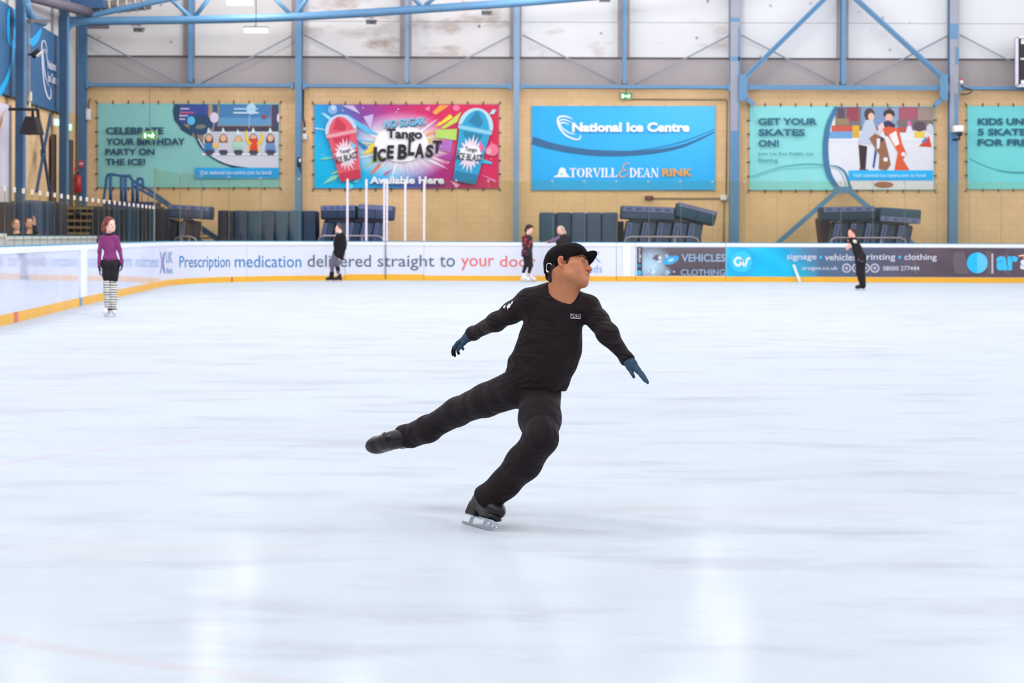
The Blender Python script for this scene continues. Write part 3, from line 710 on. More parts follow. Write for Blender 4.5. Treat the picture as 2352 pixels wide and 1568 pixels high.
bB = board(sp(366), sp(568), 'white corner board under the word Prescription')
board(sp(568), sp(793), 'white board under the word medication, left of the gate')
gl = board(sp(793), sp(886), 'left leaf of the rink gate, with a taller yellow kick plate', kt=0.19)
gr = board(sp(886), sp(974), 'right leaf of the rink gate, under the word straight', kt=0.19)
board(sp(974), sp(1416), 'white board right of the gate, under the words your door')
b9 = board(sp(1416), sp(1460), 'short blank white board left of the dark puck advert')
b10 = board(sp(1460), sp(1667), 'board carrying the dark puck and vehicles advert')
b11 = board(sp(1667), sp(2400), 'long board carrying the slate and cyan sign maker advert')
b12 = board(sp(2400), _s[-1], 'board beyond the right edge of the frame')
for t, nm in ((gl, -1),):
    p, nn = path_at(sp(886)); mb = MB(); mb.box((p.x, p.y - 0.03, 0.62), (0.02, 0.04, 1.1)); mb.build('gate_latch', SEAM, t)
# uprights and splice marks
def upright(px_or_s, wd, label, parent, z1=BT - 0.1, mat=RAIL, lift=0.03, nm='upright'):
    sweep(px_or_s - wd / 2, px_or_s + wd / 2, 0.16, z1, -0.02, lift).build(nm, mat, parent)
upright(sY(38.9) - 0.46, 0.85, '', b1)
upright(sp(1440), 0.22, '', b9)
for Y_, c_k, par in ((30.9, (215, 110, 105), b1), (38.1, (100, 150, 190), b1)):
    s_k = sY(Y_); sweep(s_k - 0.16, s_k + 0.16, 0.002, 0.157, -0.02, 0.024).build('kick_mark', M('kick_mark_%d' % c_k[0], c_k, 0.5), par)
sweep(sp(532) - 0.03, sp(532) + 0.03, 0.004, KT - 0.003, -0.02, 0.024).build("kick_mark", M("red_mark", (190, 80, 80), 0.5), bB)
PRINT = attr_mat('printed_vinyl', 0.45, 0.3, 0.0, mottled=0.04, mscale=1.2)
PGLOSS = attr_mat('printed_gloss', 0.2, 0.5, 0.0, mottled=0.04, mscale=1.2)
# lettering film across the white boards
p_, n_ = path_at(sp(800))
ad = thing('board_lettering', 'line of blue, grey and red words about prescription medication on white boards', 'lettering', (p_.x, p_.y, 0.5))
BL = (62, 128, 186); GR = (88, 104, 124); RD = (224, 110, 104); LB = (128, 168, 216); LV = (160, 160, 214)
def word(body, x0, y0, x1, y1, col, bold=0.004, sp_=1.0, par=None, nm=None, mat=None, S=None, lift=0.008, **kw):
    p = Print(S or S_board, lift, 0.0); p.text(body, x0, y0, x1, y1, col, bold, spacing=sp_, **kw)
    return p.build(nm or 'lettering', mat or PRINT, par)
word('Prescription', 412, 587, 528, 622, BL, par=ad, warp=lambda x, y: (x, y + (528 - x) * 0.004))
word('medication', 539, 586, 692, 614, BL, par=ad)
word('delivered', 706, 585, 852, 613, GR, par=ad)
word('straight', 867, 585, 998, 621, GR, par=ad)
word('to', 1010, 588, 1045, 613, GR, par=ad)
word('your', 1059, 592, 1135, 621, RD, par=ad)
word('door', 1148, 587, 1230, 613, RD, par=ad)
word('UK', 381, 578, 396, 604, LB, par=ad); word('Meds', 382, 614, 396, 628, LB, par=ad)
word('UK', 1334, 578, 1381, 603, LB, 0.0, par=ad); word('Meds', 1334, 608, 1383, 626, LB, 0.0, par=ad)
for x0, x1 in ((368, 378), (1300, 1326)):
    p = Print(S_board, 0.008); w_ = (x1 - x0)
    p.stroke([(x0, 578), (x0 + w_ * 0.4, 602), (x0, 628)], [2, 3.5, 2] if w_ < 15 else [4, 7, 4], LV)
    p.stroke([(x1, 578), (x1 - w_ * 0.4, 602), (x1, 628)], [2, 3.5, 2] if w_ < 15 else [4, 7, 4], (110, 110, 190))
    p.build('logo', PRINT, ad)
r2 = random.Random(3)
# puck advert
q = S_board(1560, 600); pa = thing('board_advert', 'dark advert with a flying puck and the words vehicles clothing', 'advert', (q.x, q.y, q.z))
p = Print(S_board, 0.008, 0.0008)
p.mb.grid(lambda u, v: S_board(1463 + 203 * u, 633 - 65 * v, 0.008), 30, 12, lambda u, v: tuple(int(a + (b - a) * max(0, 1 - ((u - 0.16) / 0.26) ** 2 - ((v - 0.35) / 0.75) ** 2)) for a, b in zip((104 - 20 * v * 0 - int(26 * (1 - v)), 94 - int(26 * (1 - v)), 102 - int(26 * (1 - v))), (176, 206, 226))))
p.rect(1463, 567, 1475, 633, (52, 48, 56)); p.ell(1468, 626, 5.5, 6, (70, 180, 225)); p.ell(1468, 610, 5, 5, (60, 120, 150))
p.poly([(1498, 594), (1504, 586), (1512, 584), (1520, 590), (1516, 600), (1506, 598)], (110, 92, 90))
for k in range(16): p.ell(1490 + r2.random() * 62, 585 + r2.random() * 44, 2 + r2.random() * 5, 2 + r2.random() * 3, [(190, 214, 232), (150, 186, 212), (205, 226, 240)][k % 3], r2.random() * 3)
p.poly([(1524, 599), (1530, 612), (1544, 617), (1556, 611), (1562, 598), (1560, 590)], (96, 80, 86)); p.ell(1541, 597, 19, 9, (66, 164, 220), -0.35); p.ell(1541, 597, 7, 3, (190, 225, 245), -0.35)
p.build('printed_sheet', PGLOSS, pa)
word('VEHICLES', 1565, 583, 1666, 601, (150, 172, 198), 0.02, par=pa, lift=0.03, mat=PGLOSS); word('CLOTHING', 1563, 618, 1666, 632, (140, 165, 192), 0.02, par=pa, lift=0.03, mat=PGLOSS)
word('signs', 1465, 569, 1473, 602, (214, 206, 222), 0.01, par=pa, lift=0.03, mat=PGLOSS, warp=lambda x, y: (1465 + (y - 569) / 33 * 8, 569 + (1 - (x - 1465) / 8) * 33))
# sign maker advert
q = S_board(2000, 600); sa = thing('board_advert', 'slate and cyan advert reading signage vehicles printing clothing', 'advert', (q.x, q.y, q.z))
def slate(u, v):
    x = 1667 + 733 * u; n = 0.5 + 0.5 * math.sin(x * 0.045 + 3 * v) * math.sin(x * 0.017 + 5 * v + 1)
    if x < 1880: f = max(0, min(1, (x - 1800) / 90 + (v - 0.35) * 0.5)); a = (0 + int(70 * n * v), 178 + int(20 * n), 232); b = (88, 118, 150); c = tuple(a[i] + (b[i] - a[i]) * f for i in range(3))
    else: f = min(1, (x - 1880) / 260); a = (80, 108, 140); b = (84 + 16 * n, 70 + 12 * n, 82 + 12 * n); c = tuple(a[i] + (b[i] - a[i]) * f for i in range(3))
    return tuple(int(q) for q in c)
p = Print(S_board, 0.008, 0.0008); p.mb.grid(lambda u, v: S_board(1668 + 732 * u, 634.5 + u * 2.6 - 67 * v, 0.008), 120, 12, slate)
for k in range(14): x = 2090 + r2.random() * 240; p.poly([(x, 572 + r2.random() * 20), (x + 14, 576), (x + 18 + r2.random() * 10, 630), (x + 4, 628)], [(104, 92, 100), (92, 78, 90), (84, 74, 84)][k % 3])
p.ring(1703, 601, 31, 2, (60, 165, 215)); p.ell(1703, 601, 24, 24, (56, 196, 246)); p.build('printed_sheet', PGLOSS, sa)
def ar_logo(cx, cy, s, wd):
    p = Print(S_board, 0.03, 0.0005)
    p.stroke([(cx + s * a, cy + s * b) for a, b in ((-0.1, -0.45), (-0.55, -0.5), (-0.9, -0.05), (-0.6, 0.45), (-0.15, 0.3), (0.0, -0.3), (0.15, 0.2), (0.4, 0.5), (0.6, 0.1), (0.75, -0.35), (1.1, -0.45))], wd, (226, 236, 248)); return p
ar_logo(1703, 601, 18, 5).build('logo', PGLOSS, sa)
for body, x0, x1, y0, y1 in (('signage', 1807, 1875, 583, 600), ('vehicles', 1894, 1966, 583, 598), ('printing', 1977, 2056, 583, 601), ('clothing', 2077, 2151, 583, 601), ('arsigns.co.uk', 1842, 1924, 611, 622), ('08000 277444', 2028, 2111, 611, 621)):
    word(body, x0, y0, x1, y1, (216, 214, 228), 0.007, par=sa, lift=0.03, mat=PGLOSS)
p = Print(S_board, 0.03, 0.0005)
for x in (1885, 1971, 2066): p.ell(x, 590.5, 3.4, 3.4, (70, 186, 240))
for x in (1944, 1967, 1987, 2009): p.ring(x, 615.5, 9, 3, (200, 196, 214)); p.ell(x, 615.5, 4, 4, (176, 176, 196))
p.ell(2244, 603.5, 24, 24, (30, 186, 246)); p.poly([(2244 + 24 * math.cos(t), 603.5 + 24 * math.sin(t)) for t in [math.pi / 2 - math.pi * k / 12 for k in range(13)]], (96, 200, 248))
p.rect(2277, 582, 2280.5, 628, (206, 200, 214)); p.build('round_print', PGLOSS, sa)
ar_logo(2244, 604, 15, 4.5).build('logo', PGLOSS, sa)
word('ar', 2288, 588, 2338, 621, (60, 192, 248), 0.05, par=sa, lift=0.03, mat=PGLOSS); word('signs', 2343, 588, 2440, 628, (226, 228, 236), 0.05, par=sa, lift=0.03, mat=PGLOSS)
# a white stick leaning on the boards
a = S_board(1831, 636, 0.05); a.z = 0.0; b = S_board(1823, 611, 0.03)
b.y -= 0.06; a = Vector((b.x + 0.16, b.y - 0.14, 0.0))
t = thing('leaning_stick', 'short white stick leaning on the cyan and slate advert', 'stick', a)
mb = MB(); mb.bar(a + Vector((0, 0, 0.02)), b, 0.07, 0.05); mb.build('shaft', RAIL, t)
mb = MB(); mb.bar(b + Vector((-0.003, 0, 0)), b + (b - a).normalized() * 0.05, 0.08, 0.055); mb.build('stick_cap', WHITE, t)

# ------------------------------------------------------------------ glass above the boards
GL = glass_mat('rink_glass', (0.955, 0.955, 0.885), 0.045); CLIP = M('glass_clip', (176, 170, 174), 0.4, 0.2); EDGE = M('glass_edge', (120, 128, 112), 0.4)
CLIPW = M('white_clip', (224, 218, 224), 0.4); EDGE2 = glass_mat('pale_glass_edge', (0.93, 0.94, 0.94), 0.18)
def pane(s0, s1, h, label, group, clip=True, gm=GL, em=EDGE, cw=0.03, ct=0.05, cm=None):
    p, nn = path_at((s0 + s1) / 2)
    t = thing('rink_screen', label, 'glass screen', (p.x, p.y, BT + 0.02), group)
    sweep(s0 + 0.008, s1 - 0.008, BT + 0.022, BT + 0.022 + h, -0.055, -0.043, 0.5).build('pane', gm, t)
    sweep(s1 - 0.012, s1 - 0.002, BT + 0.022, BT + 0.022 + h, -0.056, -0.042, 0.5).build('pane_edge', em, t)
    if clip: sweep(s1 - 2 * cw, s1 - 0.002, BT + h + 0.03 - ct, BT + h + 0.03, -0.07, -0.03).build('top_clip', cm or CLIP, t)
    return t
N0 = sY(27.0); n_left = 29; N1 = sp(357); L_ = (N1 - N0) / n_left
for k in range(n_left):
    pane(N0 + k * L_, N0 + (k + 1) * L_, 0.90, 'low glass screen with pale clip on top, in the long row on the left boards', 'low glass screens on the left boards', em=EDGE2, cw=0.022, ct=0.08, cm=CLIPW)
edges = [sp(x) for x in (359, 417, 467, 529, 602, 690)]
nm = ('first', 'second', 'third', 'fourth', 'fifth')
for k in range(5): pane(edges[k], edges[k + 1], 1.87, 'tall glass screen, %s from the left in front of the birthday banner side' % nm[k], 'tall glass screens left of the gate')
sweep(edges[0] - 0.01, edges[0] + 0.01, BT + 0.022, BT + 1.89, -0.065, -0.03).build('pane_edge', EDGE, [o for o in COL.objects if o.name.startswith('rink_screen')][n_left])
e2 = [sp(x) for x in [976 + 73.6 * i for i in range(20)]]
where = ['beside the gate', 'under the slush drink banner', 'left of the worn blue column', 'over the floral skater', 'over the leaning person', 'left end of the plain blue banner', 'under the white logo', 'under the word Centre', 'right part of the plain blue banner', 'left of the wide grey column', 'right of the wide grey column', 'under the words get your skates', 'left of the slanting blue brace', 'over the skater in black', 'under the printed skating couple', 'right of the stacked mats', 'left of the patched column', 'right of the patched column', 'under the kids banner']
for k in range(19): pane(e2[k], e2[k + 1], 1.87, 'tall far glass screen ' + where[k], 'tall glass screens right of the gate')
# slender white posts at the gate
STX = [797.5, 841, 882, 888.5, 930.5, 974]
ln = ['first', 'second', 'third', 'fourth', 'fifth', 'sixth']
for k, x in enumerate(STX):
    p, nn = path_at(sp(x)); t = thing('glass_post', '%s white upright post from the left above the gate' % ln[k], 'post', (p.x, p.y, BT + 0.02), 'white posts above the gate')
    wd = 5.0 / 76 if k not in (2, 3) else 4.4 / 76
    mb = MB(); mb.box((p.x, p.y + 0.05, BT + 0.022 + 0.94), (wd, 0.06, 1.88)); mb.build('post_bar', M('post_white', (224, 216, 226), 0.4), t)
    mb = MB(); mb.box((p.x, p.y + 0.05, BT + 0.03), (wd * 1.5, 0.09, 0.02)); mb.build('post_foot', CLIP, t)
# ------------------------------------------------------------------ banners on the far wall
VINYL = attr_mat('banner_vinyl', 0.5, 0.25, 0.25, 0.9, 0.05, 0.5)
TIE = M('dark_tie', (70, 68, 62), 0.8)
def banner(px0, py0, px1, py1, label, base, colfn=None, ties=True, name='banner', nt=11, ns=5):
    c = S_wall((px0 + px1) / 2, (py0 + py1) / 2); t = thing(name, label, 'banner', c, 'banners on the far wall')
    mb = MB(); f = lambda u, v: S_wall(px0 + (px1 - px0) * u, py1 + (py0 - py1) * v, 0.03 + 0.012 * math.sin(9 * u + 4 * v) * math.sin(5 * v + u))
    mb.grid(lambda u, v: f(u, v), 64, 30, colfn or (lambda u, v: base))
    g = 0.012
    o = mb.build('sheet', VINYL, t)
    # hem gives the sheet its thickness
    mb = MB(); pts = [S_wall(*q, 0.02) for q in ((px0, py0), (px1, py0), (px1, py1), (px0, py1), (px0, py0))]
    for a, b in zip(pts, pts[1:]): mb.bar(a, b, 0.02, 0.02, (0, 1, 0), base)
    mb.build('hem', VINYL, t)
    if ties:
        A = []
        for k in range(nt + 2):
            x = px0 + (px1 - px0) * k / (nt + 1); e = -5 if k == 0 else 5 if k == nt + 1 else (k % 3) - 1
            A += [((x, py0 + 1), (x + e, py0 - 7)), ((x, py1 - 1), (x + e, py1 + 7))]
        for k in range(1, ns + 1):
            y = py0 + (py1 - py0) * k / (ns + 1); A += [((px0 + 1, y), (px0 - 6, y + (k % 2))), ((px1 - 1, y), (px1 + 6, y - (k % 2)))]
        for a, b in A:
            mb = MB(); mb.tube([S_wall(*a, 0.05), S_wall(*b, 0.02)], 0.018, 6); mb.build('bungee_tie', TIE, t)
    return t
SW = lambda lift0: Print(S_wall, lift0, 0.0005)
def words(par, S, rows, mat=None, lift=0.075):
    for r in rows:
        body, x0, y0, x1, y1, col = r[:6]; kw = r[6] if len(r) > 6 else {}
        p = Print(S, lift, 0.0); p.text(body, x0, y0, x1, y1, col, **kw); p.build('lettering', mat or VINYL, par)
NAVY = (40, 70, 100); TEALB = (136, 198, 193)

# birthday banner
B1 = banner(225, 238, 642, 430, 'teal banner inviting to celebrate a birthday party on the ice', TEALB)
p = SW(0.05)
p.poly([(640, 240), (640, 392), (545, 390), (500, 372), (470, 346), (447, 312), (420, 300), (400, 275), (397, 255), (400, 239)], (44, 72, 104))
p.poly([(640, 240), (640, 386), (575, 386), (520, 378), (485, 356), (460, 320), (448, 318), (434, 300), (425, 290), (412, 268), (414, 240)], (150, 128, 104))
p.rect(414, 240, 478, 285, (58, 78, 150)); p.rect(480, 240, 502, 300, (170, 150, 120)); p.rect(488, 240, 500, 300, (70, 90, 130))
p.rect(503, 240, 622, 288, (72, 128, 178)); p.rect(503, 270, 622, 288, (96, 152, 196)); p.rect(624, 240, 640, 300, (74, 70, 96)); p.rect(488, 290, 640, 304, (70, 66, 84))
p.poly([(640, 302), (640, 386), (575, 386), (520, 378), (485, 356), (466, 328), (470, 302)], (196, 202, 214))
p.poly([(640, 358), (640, 386), (575, 386), (520, 378), (490, 360)], (214, 214, 224))
p.ell(461, 286, 27, 24, (44, 74, 106)); p.poly([(402, 262), (425, 290), (445, 300), (440, 312), (416, 298)], (44, 72, 104)); p.ell(461, 291, 12, 5, (120, 124, 118), -0.1)
p.stroke([(447, 305), (462, 335), (490, 362), (530, 380), (580, 387)], [4, 7, 6, 4, 2], (44, 74, 106)); p.stroke([(455, 318), (478, 350), (520, 374), (560, 382)], [2, 4, 3, 1], (222, 226, 232))
for cx_, sh, hair, ox in ((480, (60, 130, 190), (96, 60, 50), 0), (513, (206, 206, 214), (150, 96, 70), 0), (547, (170, 206, 186), (196, 140, 90), 4), (582, (240, 200, 50), (120, 80, 60), 0), (621, (110, 140, 190), (92, 62, 52), 0)):
    p.ell(cx_, 322 + ox, 10, 15, hair); p.poly([(cx_ - 13, 348), (cx_ - 9, 328 + ox), (cx_ + 9, 328 + ox), (cx_ + 14, 348), (cx_ + 12, 354), (cx_ - 12, 354)], sh)
    p.ell(cx_, 317 + ox, 7, 8, (226, 180, 150)); p.poly([(cx_ - 14, 356), (cx_ - 8, 344), (cx_ + 8, 344), (cx_ + 16, 356)], (74, 72, 96)); p.ell(cx_ - 12, 354, 5, 3, (232, 232, 238)); p.ell(cx_ + 13, 354, 5, 3, (232, 232, 238))
    p.poly([(cx_ - 5, 305 + ox), (cx_ - 1, 292 + ox), (cx_ + 5, 304 + ox)], (214, 234, 240))
p.rect(535, 326, 558, 339, (166, 216, 190)); p.rect(488, 328, 502, 340, (236, 196, 110)); p.poly([(575, 318), (590, 318), (592, 345), (574, 345)], (222, 70, 50))
p.stroke([(576, 332), (566, 318), (566, 300)], [7, 6, 4], (240, 200, 50)); p.stroke([(592, 332), (602, 318), (600, 304)], [7, 6, 4], (240, 200, 50))
p.ell(492, 270, 10, 12, (216, 206, 226)); p.ell(577, 250, 11, 13, (184, 218, 236)); p.ell(439, 277, 9, 10, (90, 190, 224)); p.ell(607, 268, 6, 5, (150, 76, 84)); p.ell(639, 271, 3, 10, (232, 206, 226))
p.stroke([(491, 282), (490, 300)], 0.8, (230, 230, 235)); p.stroke([(573, 263), (572, 295)], 0.8, (230, 230, 235))
for x, y, w_ in ((415, 248, 20), (413, 257, 32), (412, 264, 20), (412, 272, 14)): p.rect(x, y, x + w_, y + 3.2, (200, 190, 226) if y != 257 else (206, 90, 120))
p.rect(537, 248, 592, 252, (170, 206, 230)); p.rect(536, 257, 594, 261, (190, 220, 236))
p.rect(448, 385, 641, 410, (44, 164, 224)); p.build('picture_print', VINYL, B1)
words(B1, S_wall, [('CELEBRATE', 243, 292, 376, 308, NAVY, dict(bold=0.035)), ('YOUR BIRTHDAY', 243, 317, 425, 333, NAVY, dict(bold=0.035)), ('PARTY ON', 242, 341, 355, 356, NAVY, dict(bold=0.035)), ('THE ICE!', 242, 364, 334, 379, NAVY, dict(bold=0.035)),
      ('Visit national-ice-centre.com to book', 458, 391, 625, 401, (196, 226, 244), dict(bold=0.015))], lift=0.16)

# slush drink banner
def tango(u, v):
    st = [(0, (0, 190, 236)), (0.16, (52, 150, 210)), (0.32, (136, 72, 160)), (0.5, (190, 50, 128)), (0.7, (216, 44, 96)), (1, (222, 40, 84))]
    x = u + 0.18 * (v - 0.5) * (1 if u < 0.6 else 0.2)
    lo_ = [(0, (0, 190, 236)), (0.35, (40, 170, 226)), (0.5, (110, 90, 170)), (0.68, (168, 40, 120)), (1, (222, 40, 84))]
    def ev(st, x):
        x = max(0, min(1, x))
        for (a, ca), (b, cb) in zip(st, st[1:]):
            if x <= b: t = (x - a) / (b - a); return tuple(ca[i] + (cb[i] - ca[i]) * t for i in range(3))
    a = ev(st, x); b = ev(lo_, x); t = max(0, min(1, v * 1.6 - 0.3))
    c = tuple(b[i] + (a[i] - b[i]) * t for i in range(3))
    d = math.hypot((u - 0.47) / 0.30, (v - 0.50) / 0.42); g = max(0, 1 - d) ** 0.7 if d < 1 else 0
    g = min(1, g * 1.5)
    return tuple(int(c[i] + (244 - c[i]) * g) for i in range(3))
B2 = banner(722, 240, 1145, 432, 'bright pink and cyan banner advertising a slush drink with two cups', (150, 80, 160), tango)
p = SW(0.05); cx_, cy_ = 922, 336; r3 = random.Random(11)
for k in range(44):                                    # burst of rays
    th = 2 * math.pi * k / 44 + r3.uniform(-0.05, 0.05); r1 = 78 + r3.random() * 60; r0 = 40; wd = 2.0 + r3.random() * 4
    ca, sa_ = math.cos(th), math.sin(th) * 0.62
    if abs(math.sin(th)) * r1 * 0.62 > 94: r1 = 90 / (0.62 * abs(math.sin(th)))
    tip = (cx_ + ca * r1, cy_ + sa_ * r1); c = [(246, 240, 248), (250, 214, 232), (236, 236, 250)][k % 3]
    if -0.75 < th - 2 * math.pi * (th > math.pi) < -0.15: c = [(250, 214, 60), (244, 160, 60), (206, 220, 90)][k % 3]
    if 2.2 < th < 3.4: c = [(120, 196, 236), (246, 246, 250), (190, 214, 100)][k % 3]
    p.poly([(cx_ + ca * r0 - sa_ * wd, cy_ + sa_ * r0 + ca * wd), tip, (cx_ + ca * r0 + sa_ * wd, cy_ + sa_ * r0 - ca * wd)], c)
for q, c in (([(785, 242), (812, 242), (828, 262)], (206, 190, 226)), ([(737, 259), (745, 260), (772, 277), (760, 280)], (160, 224, 244)), ([(780, 262), (800, 264), (868, 308), (846, 308)], (96, 190, 232)), ([(834, 268), (858, 262), (852, 298)], (206, 180, 226)),
             ([(993, 258), (1010, 242), (1032, 242), (1000, 264)], (244, 160, 70)), ([(1000, 290), (1034, 262), (1040, 270), (1012, 288)], (250, 216, 60)), ([(1012, 294), (1060, 256), (1050, 280), (1020, 296)], (206, 210, 90)), ([(1000, 298), (1050, 296), (1048, 322), (1000, 316)], (180, 214, 100)),
             ([(724, 293), (752, 298), (752, 300), (724, 296)], (190, 234, 248)), ([(732, 366), (748, 360), (768, 362), (750, 367)], (120, 214, 190)), ([(740, 424), (760, 405), (782, 400), (770, 412)], (150, 220, 190)), ([(758, 400), (778, 390), (780, 396)], (200, 220, 130)),
             ([(832, 356), (862, 322), (858, 348)], (246, 214, 80)), ([(848, 400), (872, 374), (876, 380), (856, 398)], (226, 120, 100)), ([(882, 398), (904, 386), (884, 404)], (214, 70, 150)), ([(1003, 360), (1040, 352), (1034, 368)], (168, 70, 160)), ([(1002, 328), (1040, 320), (1034, 350), (1000, 340)], (176, 110, 190)),
             ([(1106, 364), (1130, 372), (1130, 377), (1104, 374)], (70, 186, 226)), ([(1124, 262), (1132, 251), (1140, 252), (1134, 262)], (170, 224, 236)), ([(1104, 400), (1140, 414), (1138, 420)], (226, 130, 180)), ([(1034, 414), (1056, 424), (1048, 432)], (240, 170, 200)), ([(815, 318), (846, 338), (836, 344)], (40, 120, 190)), ([(975, 250), (988, 243), (986, 256)], (240, 130, 170)), ([(810, 418), (830, 408), (820, 420)], (120, 214, 220))): p.poly(q, c)
p.ell(764, 252, 11, 11, (130, 176, 226)); p.ell(766, 247, 6, 6, (196, 214, 240)); p.ell(1048, 248, 8, 7, (240, 120, 160)); p.ell(1132, 344, 13, 14, (240, 120, 150)); p.ell(1122, 347, 7, 8, (246, 160, 180)); p.ell(804, 428, 8, 6, (96, 214, 240))
for k in range(40): p.ell(722 + 8 + r3.random() * 406, 246 + r3.random() * 180, 0.9 + r3.random(), 0.9 + r3.random(), [(246, 226, 240), (240, 150, 190), (170, 226, 246)][k % 3])
p.ell(922, 330, 62, 42, (248, 244, 250)); p.build('burst_print', VINYL, B2)
def cup(cx, cy, w_, h_, tilt, A, A2, dome):
    c, q = math.cos(tilt), math.sin(tilt); g = lambda pts: [(cx + x * c - y * q, cy + x * q + y * c) for x, y in pts]
    p = SW(0.16)
    p.poly(g([(w_ * 0.56 * math.cos(t), -h_ * 0.28 - h_ * 0.27 * math.sin(t)) for t in [math.pi * k / 14 for k in range(15)]]), dome)
    p.poly(g([(-w_ * 0.50, -h_ * 0.26), (-w_ * 0.36, h_ * 0.5), (w_ * 0.36, h_ * 0.5), (w_ * 0.50, -h_ * 0.26)]), A)
    p.poly(g([(-w_ * 0.47, -h_ * 0.25)] + [(w_ * 0.46 * math.cos(t), -h_ * 0.25 - h_ * 0.27 * math.sin(t) ** 1.3) for t in [math.pi * (1 - k / 12) for k in range(1, 12)]] + [(w_ * 0.47, -h_ * 0.25)]), A)
    p.poly(g([(-w_ * 0.05, -h_ * 0.52), (w_ * 0.22, -h_ * 0.36), (w_ * 0.12, -h_ * 0.28), (-w_ * 0.28, -h_ * 0.33)]), A2); p.poly(g([(-w_ * 0.36, -h_ * 0.2), (w_ * 0.3, -h_ * 0.2), (w_ * 0.2, -h_ * 0.1), (-w_ * 0.3, -h_ * 0.12)]), A2)
    p.poly(g([(-w_ * 0.56, -h_ * 0.27), (w_ * 0.56, -h_ * 0.27), (w_ * 0.54, -h_ * 0.22), (-w_ * 0.54, -h_ * 0.22)]), tuple(min(255, int(v * 0.5 + 120)) for v in A))
    p.poly(g([(-w_ * 0.37, h_ * 0.36), (w_ * 0.38, h_ * 0.36), (w_ * 0.36, h_ * 0.5), (-w_ * 0.36, h_ * 0.5)]), A2)
    st = []
    for k in range(36): r = (1.0 if k % 2 else 0.62) * (0.9 + 0.2 * ((k * 7) % 5) / 5); st.append((w_ * 0.42 * r * math.cos(2 * math.pi * k / 36), h_ * 0.09 + h_ * 0.26 * r * math.sin(2 * math.pi * k / 36)))
    p.poly(g(st), (236, 214, 226)); p.ell(cx + (-h_ * 0.09) * q * 1.0, cy + h_ * 0.09 * c, w_ * 0.34, h_ * 0.11, (244, 240, 246))
    p.poly(g([(w_ * 0.2, -h_ * 0.12), (w_ * 0.42, -h_ * 0.02), (w_ * 0.3, h_ * 0.05)]), (120, 196, 230) if A[0] > 150 else (226, 100, 150))
    p.build('cup_print', VINYL, B2)
    for body, x0, y0, x1, y1, b_ in (('Tango', -w_ * 0.2, h_ * 0.0, w_ * 0.2, h_ * 0.075, 0.015), ('ICE BLAST', -w_ * 0.40, h_ * 0.09, w_ * 0.40, h_ * 0.19, 0.02)):
        words(B2, S_wall, [(body, x0, y0, x1, y1, (44, 40, 44), dict(bold=b_, warp=lambda x, y: g([(x, y - 0.1 * x)])[0]))], lift=0.20)
cup(792, 342, 66, 146, -0.20, (226, 92, 108), (200, 58, 84), (196, 214, 240)); cup(1083, 338, 72, 166, 0.20, (44, 158, 200), (40, 124, 160), (176, 214, 226))
words(B2, S_wall, [('NO SUGAR', 884, 278, 978, 296, (40, 96, 130), dict(bold=0.035, warp=lambda x, y: (x, y - (x - 882) * 0.09 + 1))), ('Available Here', 850, 408, 1021, 425, (92, 80, 150), dict(bold=0.045))], lift=0.16)
words(B2, S_wall, [('NO SUGAR', 883, 275, 977, 293, (112, 196, 226), dict(bold=0.03, warp=lambda x, y: (x, y - (x - 882) * 0.09 + 1))), ('Available Here', 849, 405, 1020, 422, (232, 238, 240), dict(bold=0.04))], lift=0.17)
words(B2, S_wall, [('Tango', 888, 296, 970, 325, (40, 38, 44), dict(bold=0.035, warp=lambda x, y: (x, y + (x - 930) * 0.02)))], lift=0.17)
off = {'I': (858, 337, 866, 371), 'C': (868, 341, 887, 371), 'E': (889, 333, 905, 365), 'B': (914, 331, 936, 366), 'L': (937, 323, 952, 357), 'A': (953, 329, 975, 363), 'S': (978, 332, 996, 362), 'T': (993, 322, 1014, 352)}
for ch, (x0, y0, x1, y1) in off.items(): words(B2, S_wall, [(ch, x0, y0, x1, y1, (40, 36, 40), dict(bold=0.05, warp=lambda x, y, x0=x0: (x - (y - 345) * 0.06, y)))], lift=0.17)

# plain blue banner
B3 = banner(1222, 244, 1642, 436, 'sky blue banner with white lettering, the naming banner of the ice centre', (44, 172, 234), lambda u, v: (44 + int(44 * u * v), 172 + int(20 * u * v), 234 + int(10 * u * v)), ties=False)
for k in range(12):
    for yy in (244, 436): mb = MB(); mb.tube([S_wall(1222 + 38 * k + 1, yy, 0.05), S_wall(1222 + 38 * k + 1, yy + (4 if yy > 300 else -4), 0.02)], 0.012, 6); mb.build('bungee_tie', M('pale_tie', (196, 176, 160), 0.7), B3)
p = SW(0.05); p.stroke([(1222.5, 322), (1270, 336), (1340, 348), (1420, 352), (1500, 348), (1570, 334), (1641, 303)], [18, 15, 13, 12, 9, 6, 3], (58, 104, 146)); p.stroke([(1440, 347), (1500, 340), (1570, 324), (1641, 297)], [0.6, 2, 2.4, 2], (60, 130, 180)); p.build('swoosh_print', VINYL, B3)
p = SW(0.06)
p.stroke([(1315, 273), (1298, 267), (1284, 269), (1281, 280), (1287, 296), (1302, 312), (1322, 320), (1332, 318), (1333, 310)], [1.5, 3.5, 4, 4, 4, 4, 3.5, 3, 2], (232, 240, 248))
for q in ([(1312, 281), (1298, 275), (1287, 276), (1285, 284), (1294, 296), (1308, 305), (1321, 308)], [(1307, 287), (1297, 282), (1288, 283), (1287, 290)]): p.stroke(q, [1.2] + [2.8] * (len(q) - 2) + [1.2], (232, 240, 248))
p.build('logo', VINYL, B3)
words(B3, S_wall, [('National Ice Centre', 1314, 281, 1584, 303, (236, 242, 250), dict(bold=0.045)), ('RINK', 1521, 387, 1590, 405, (226, 160, 70), dict(bold=0.035))], lift=0.10)
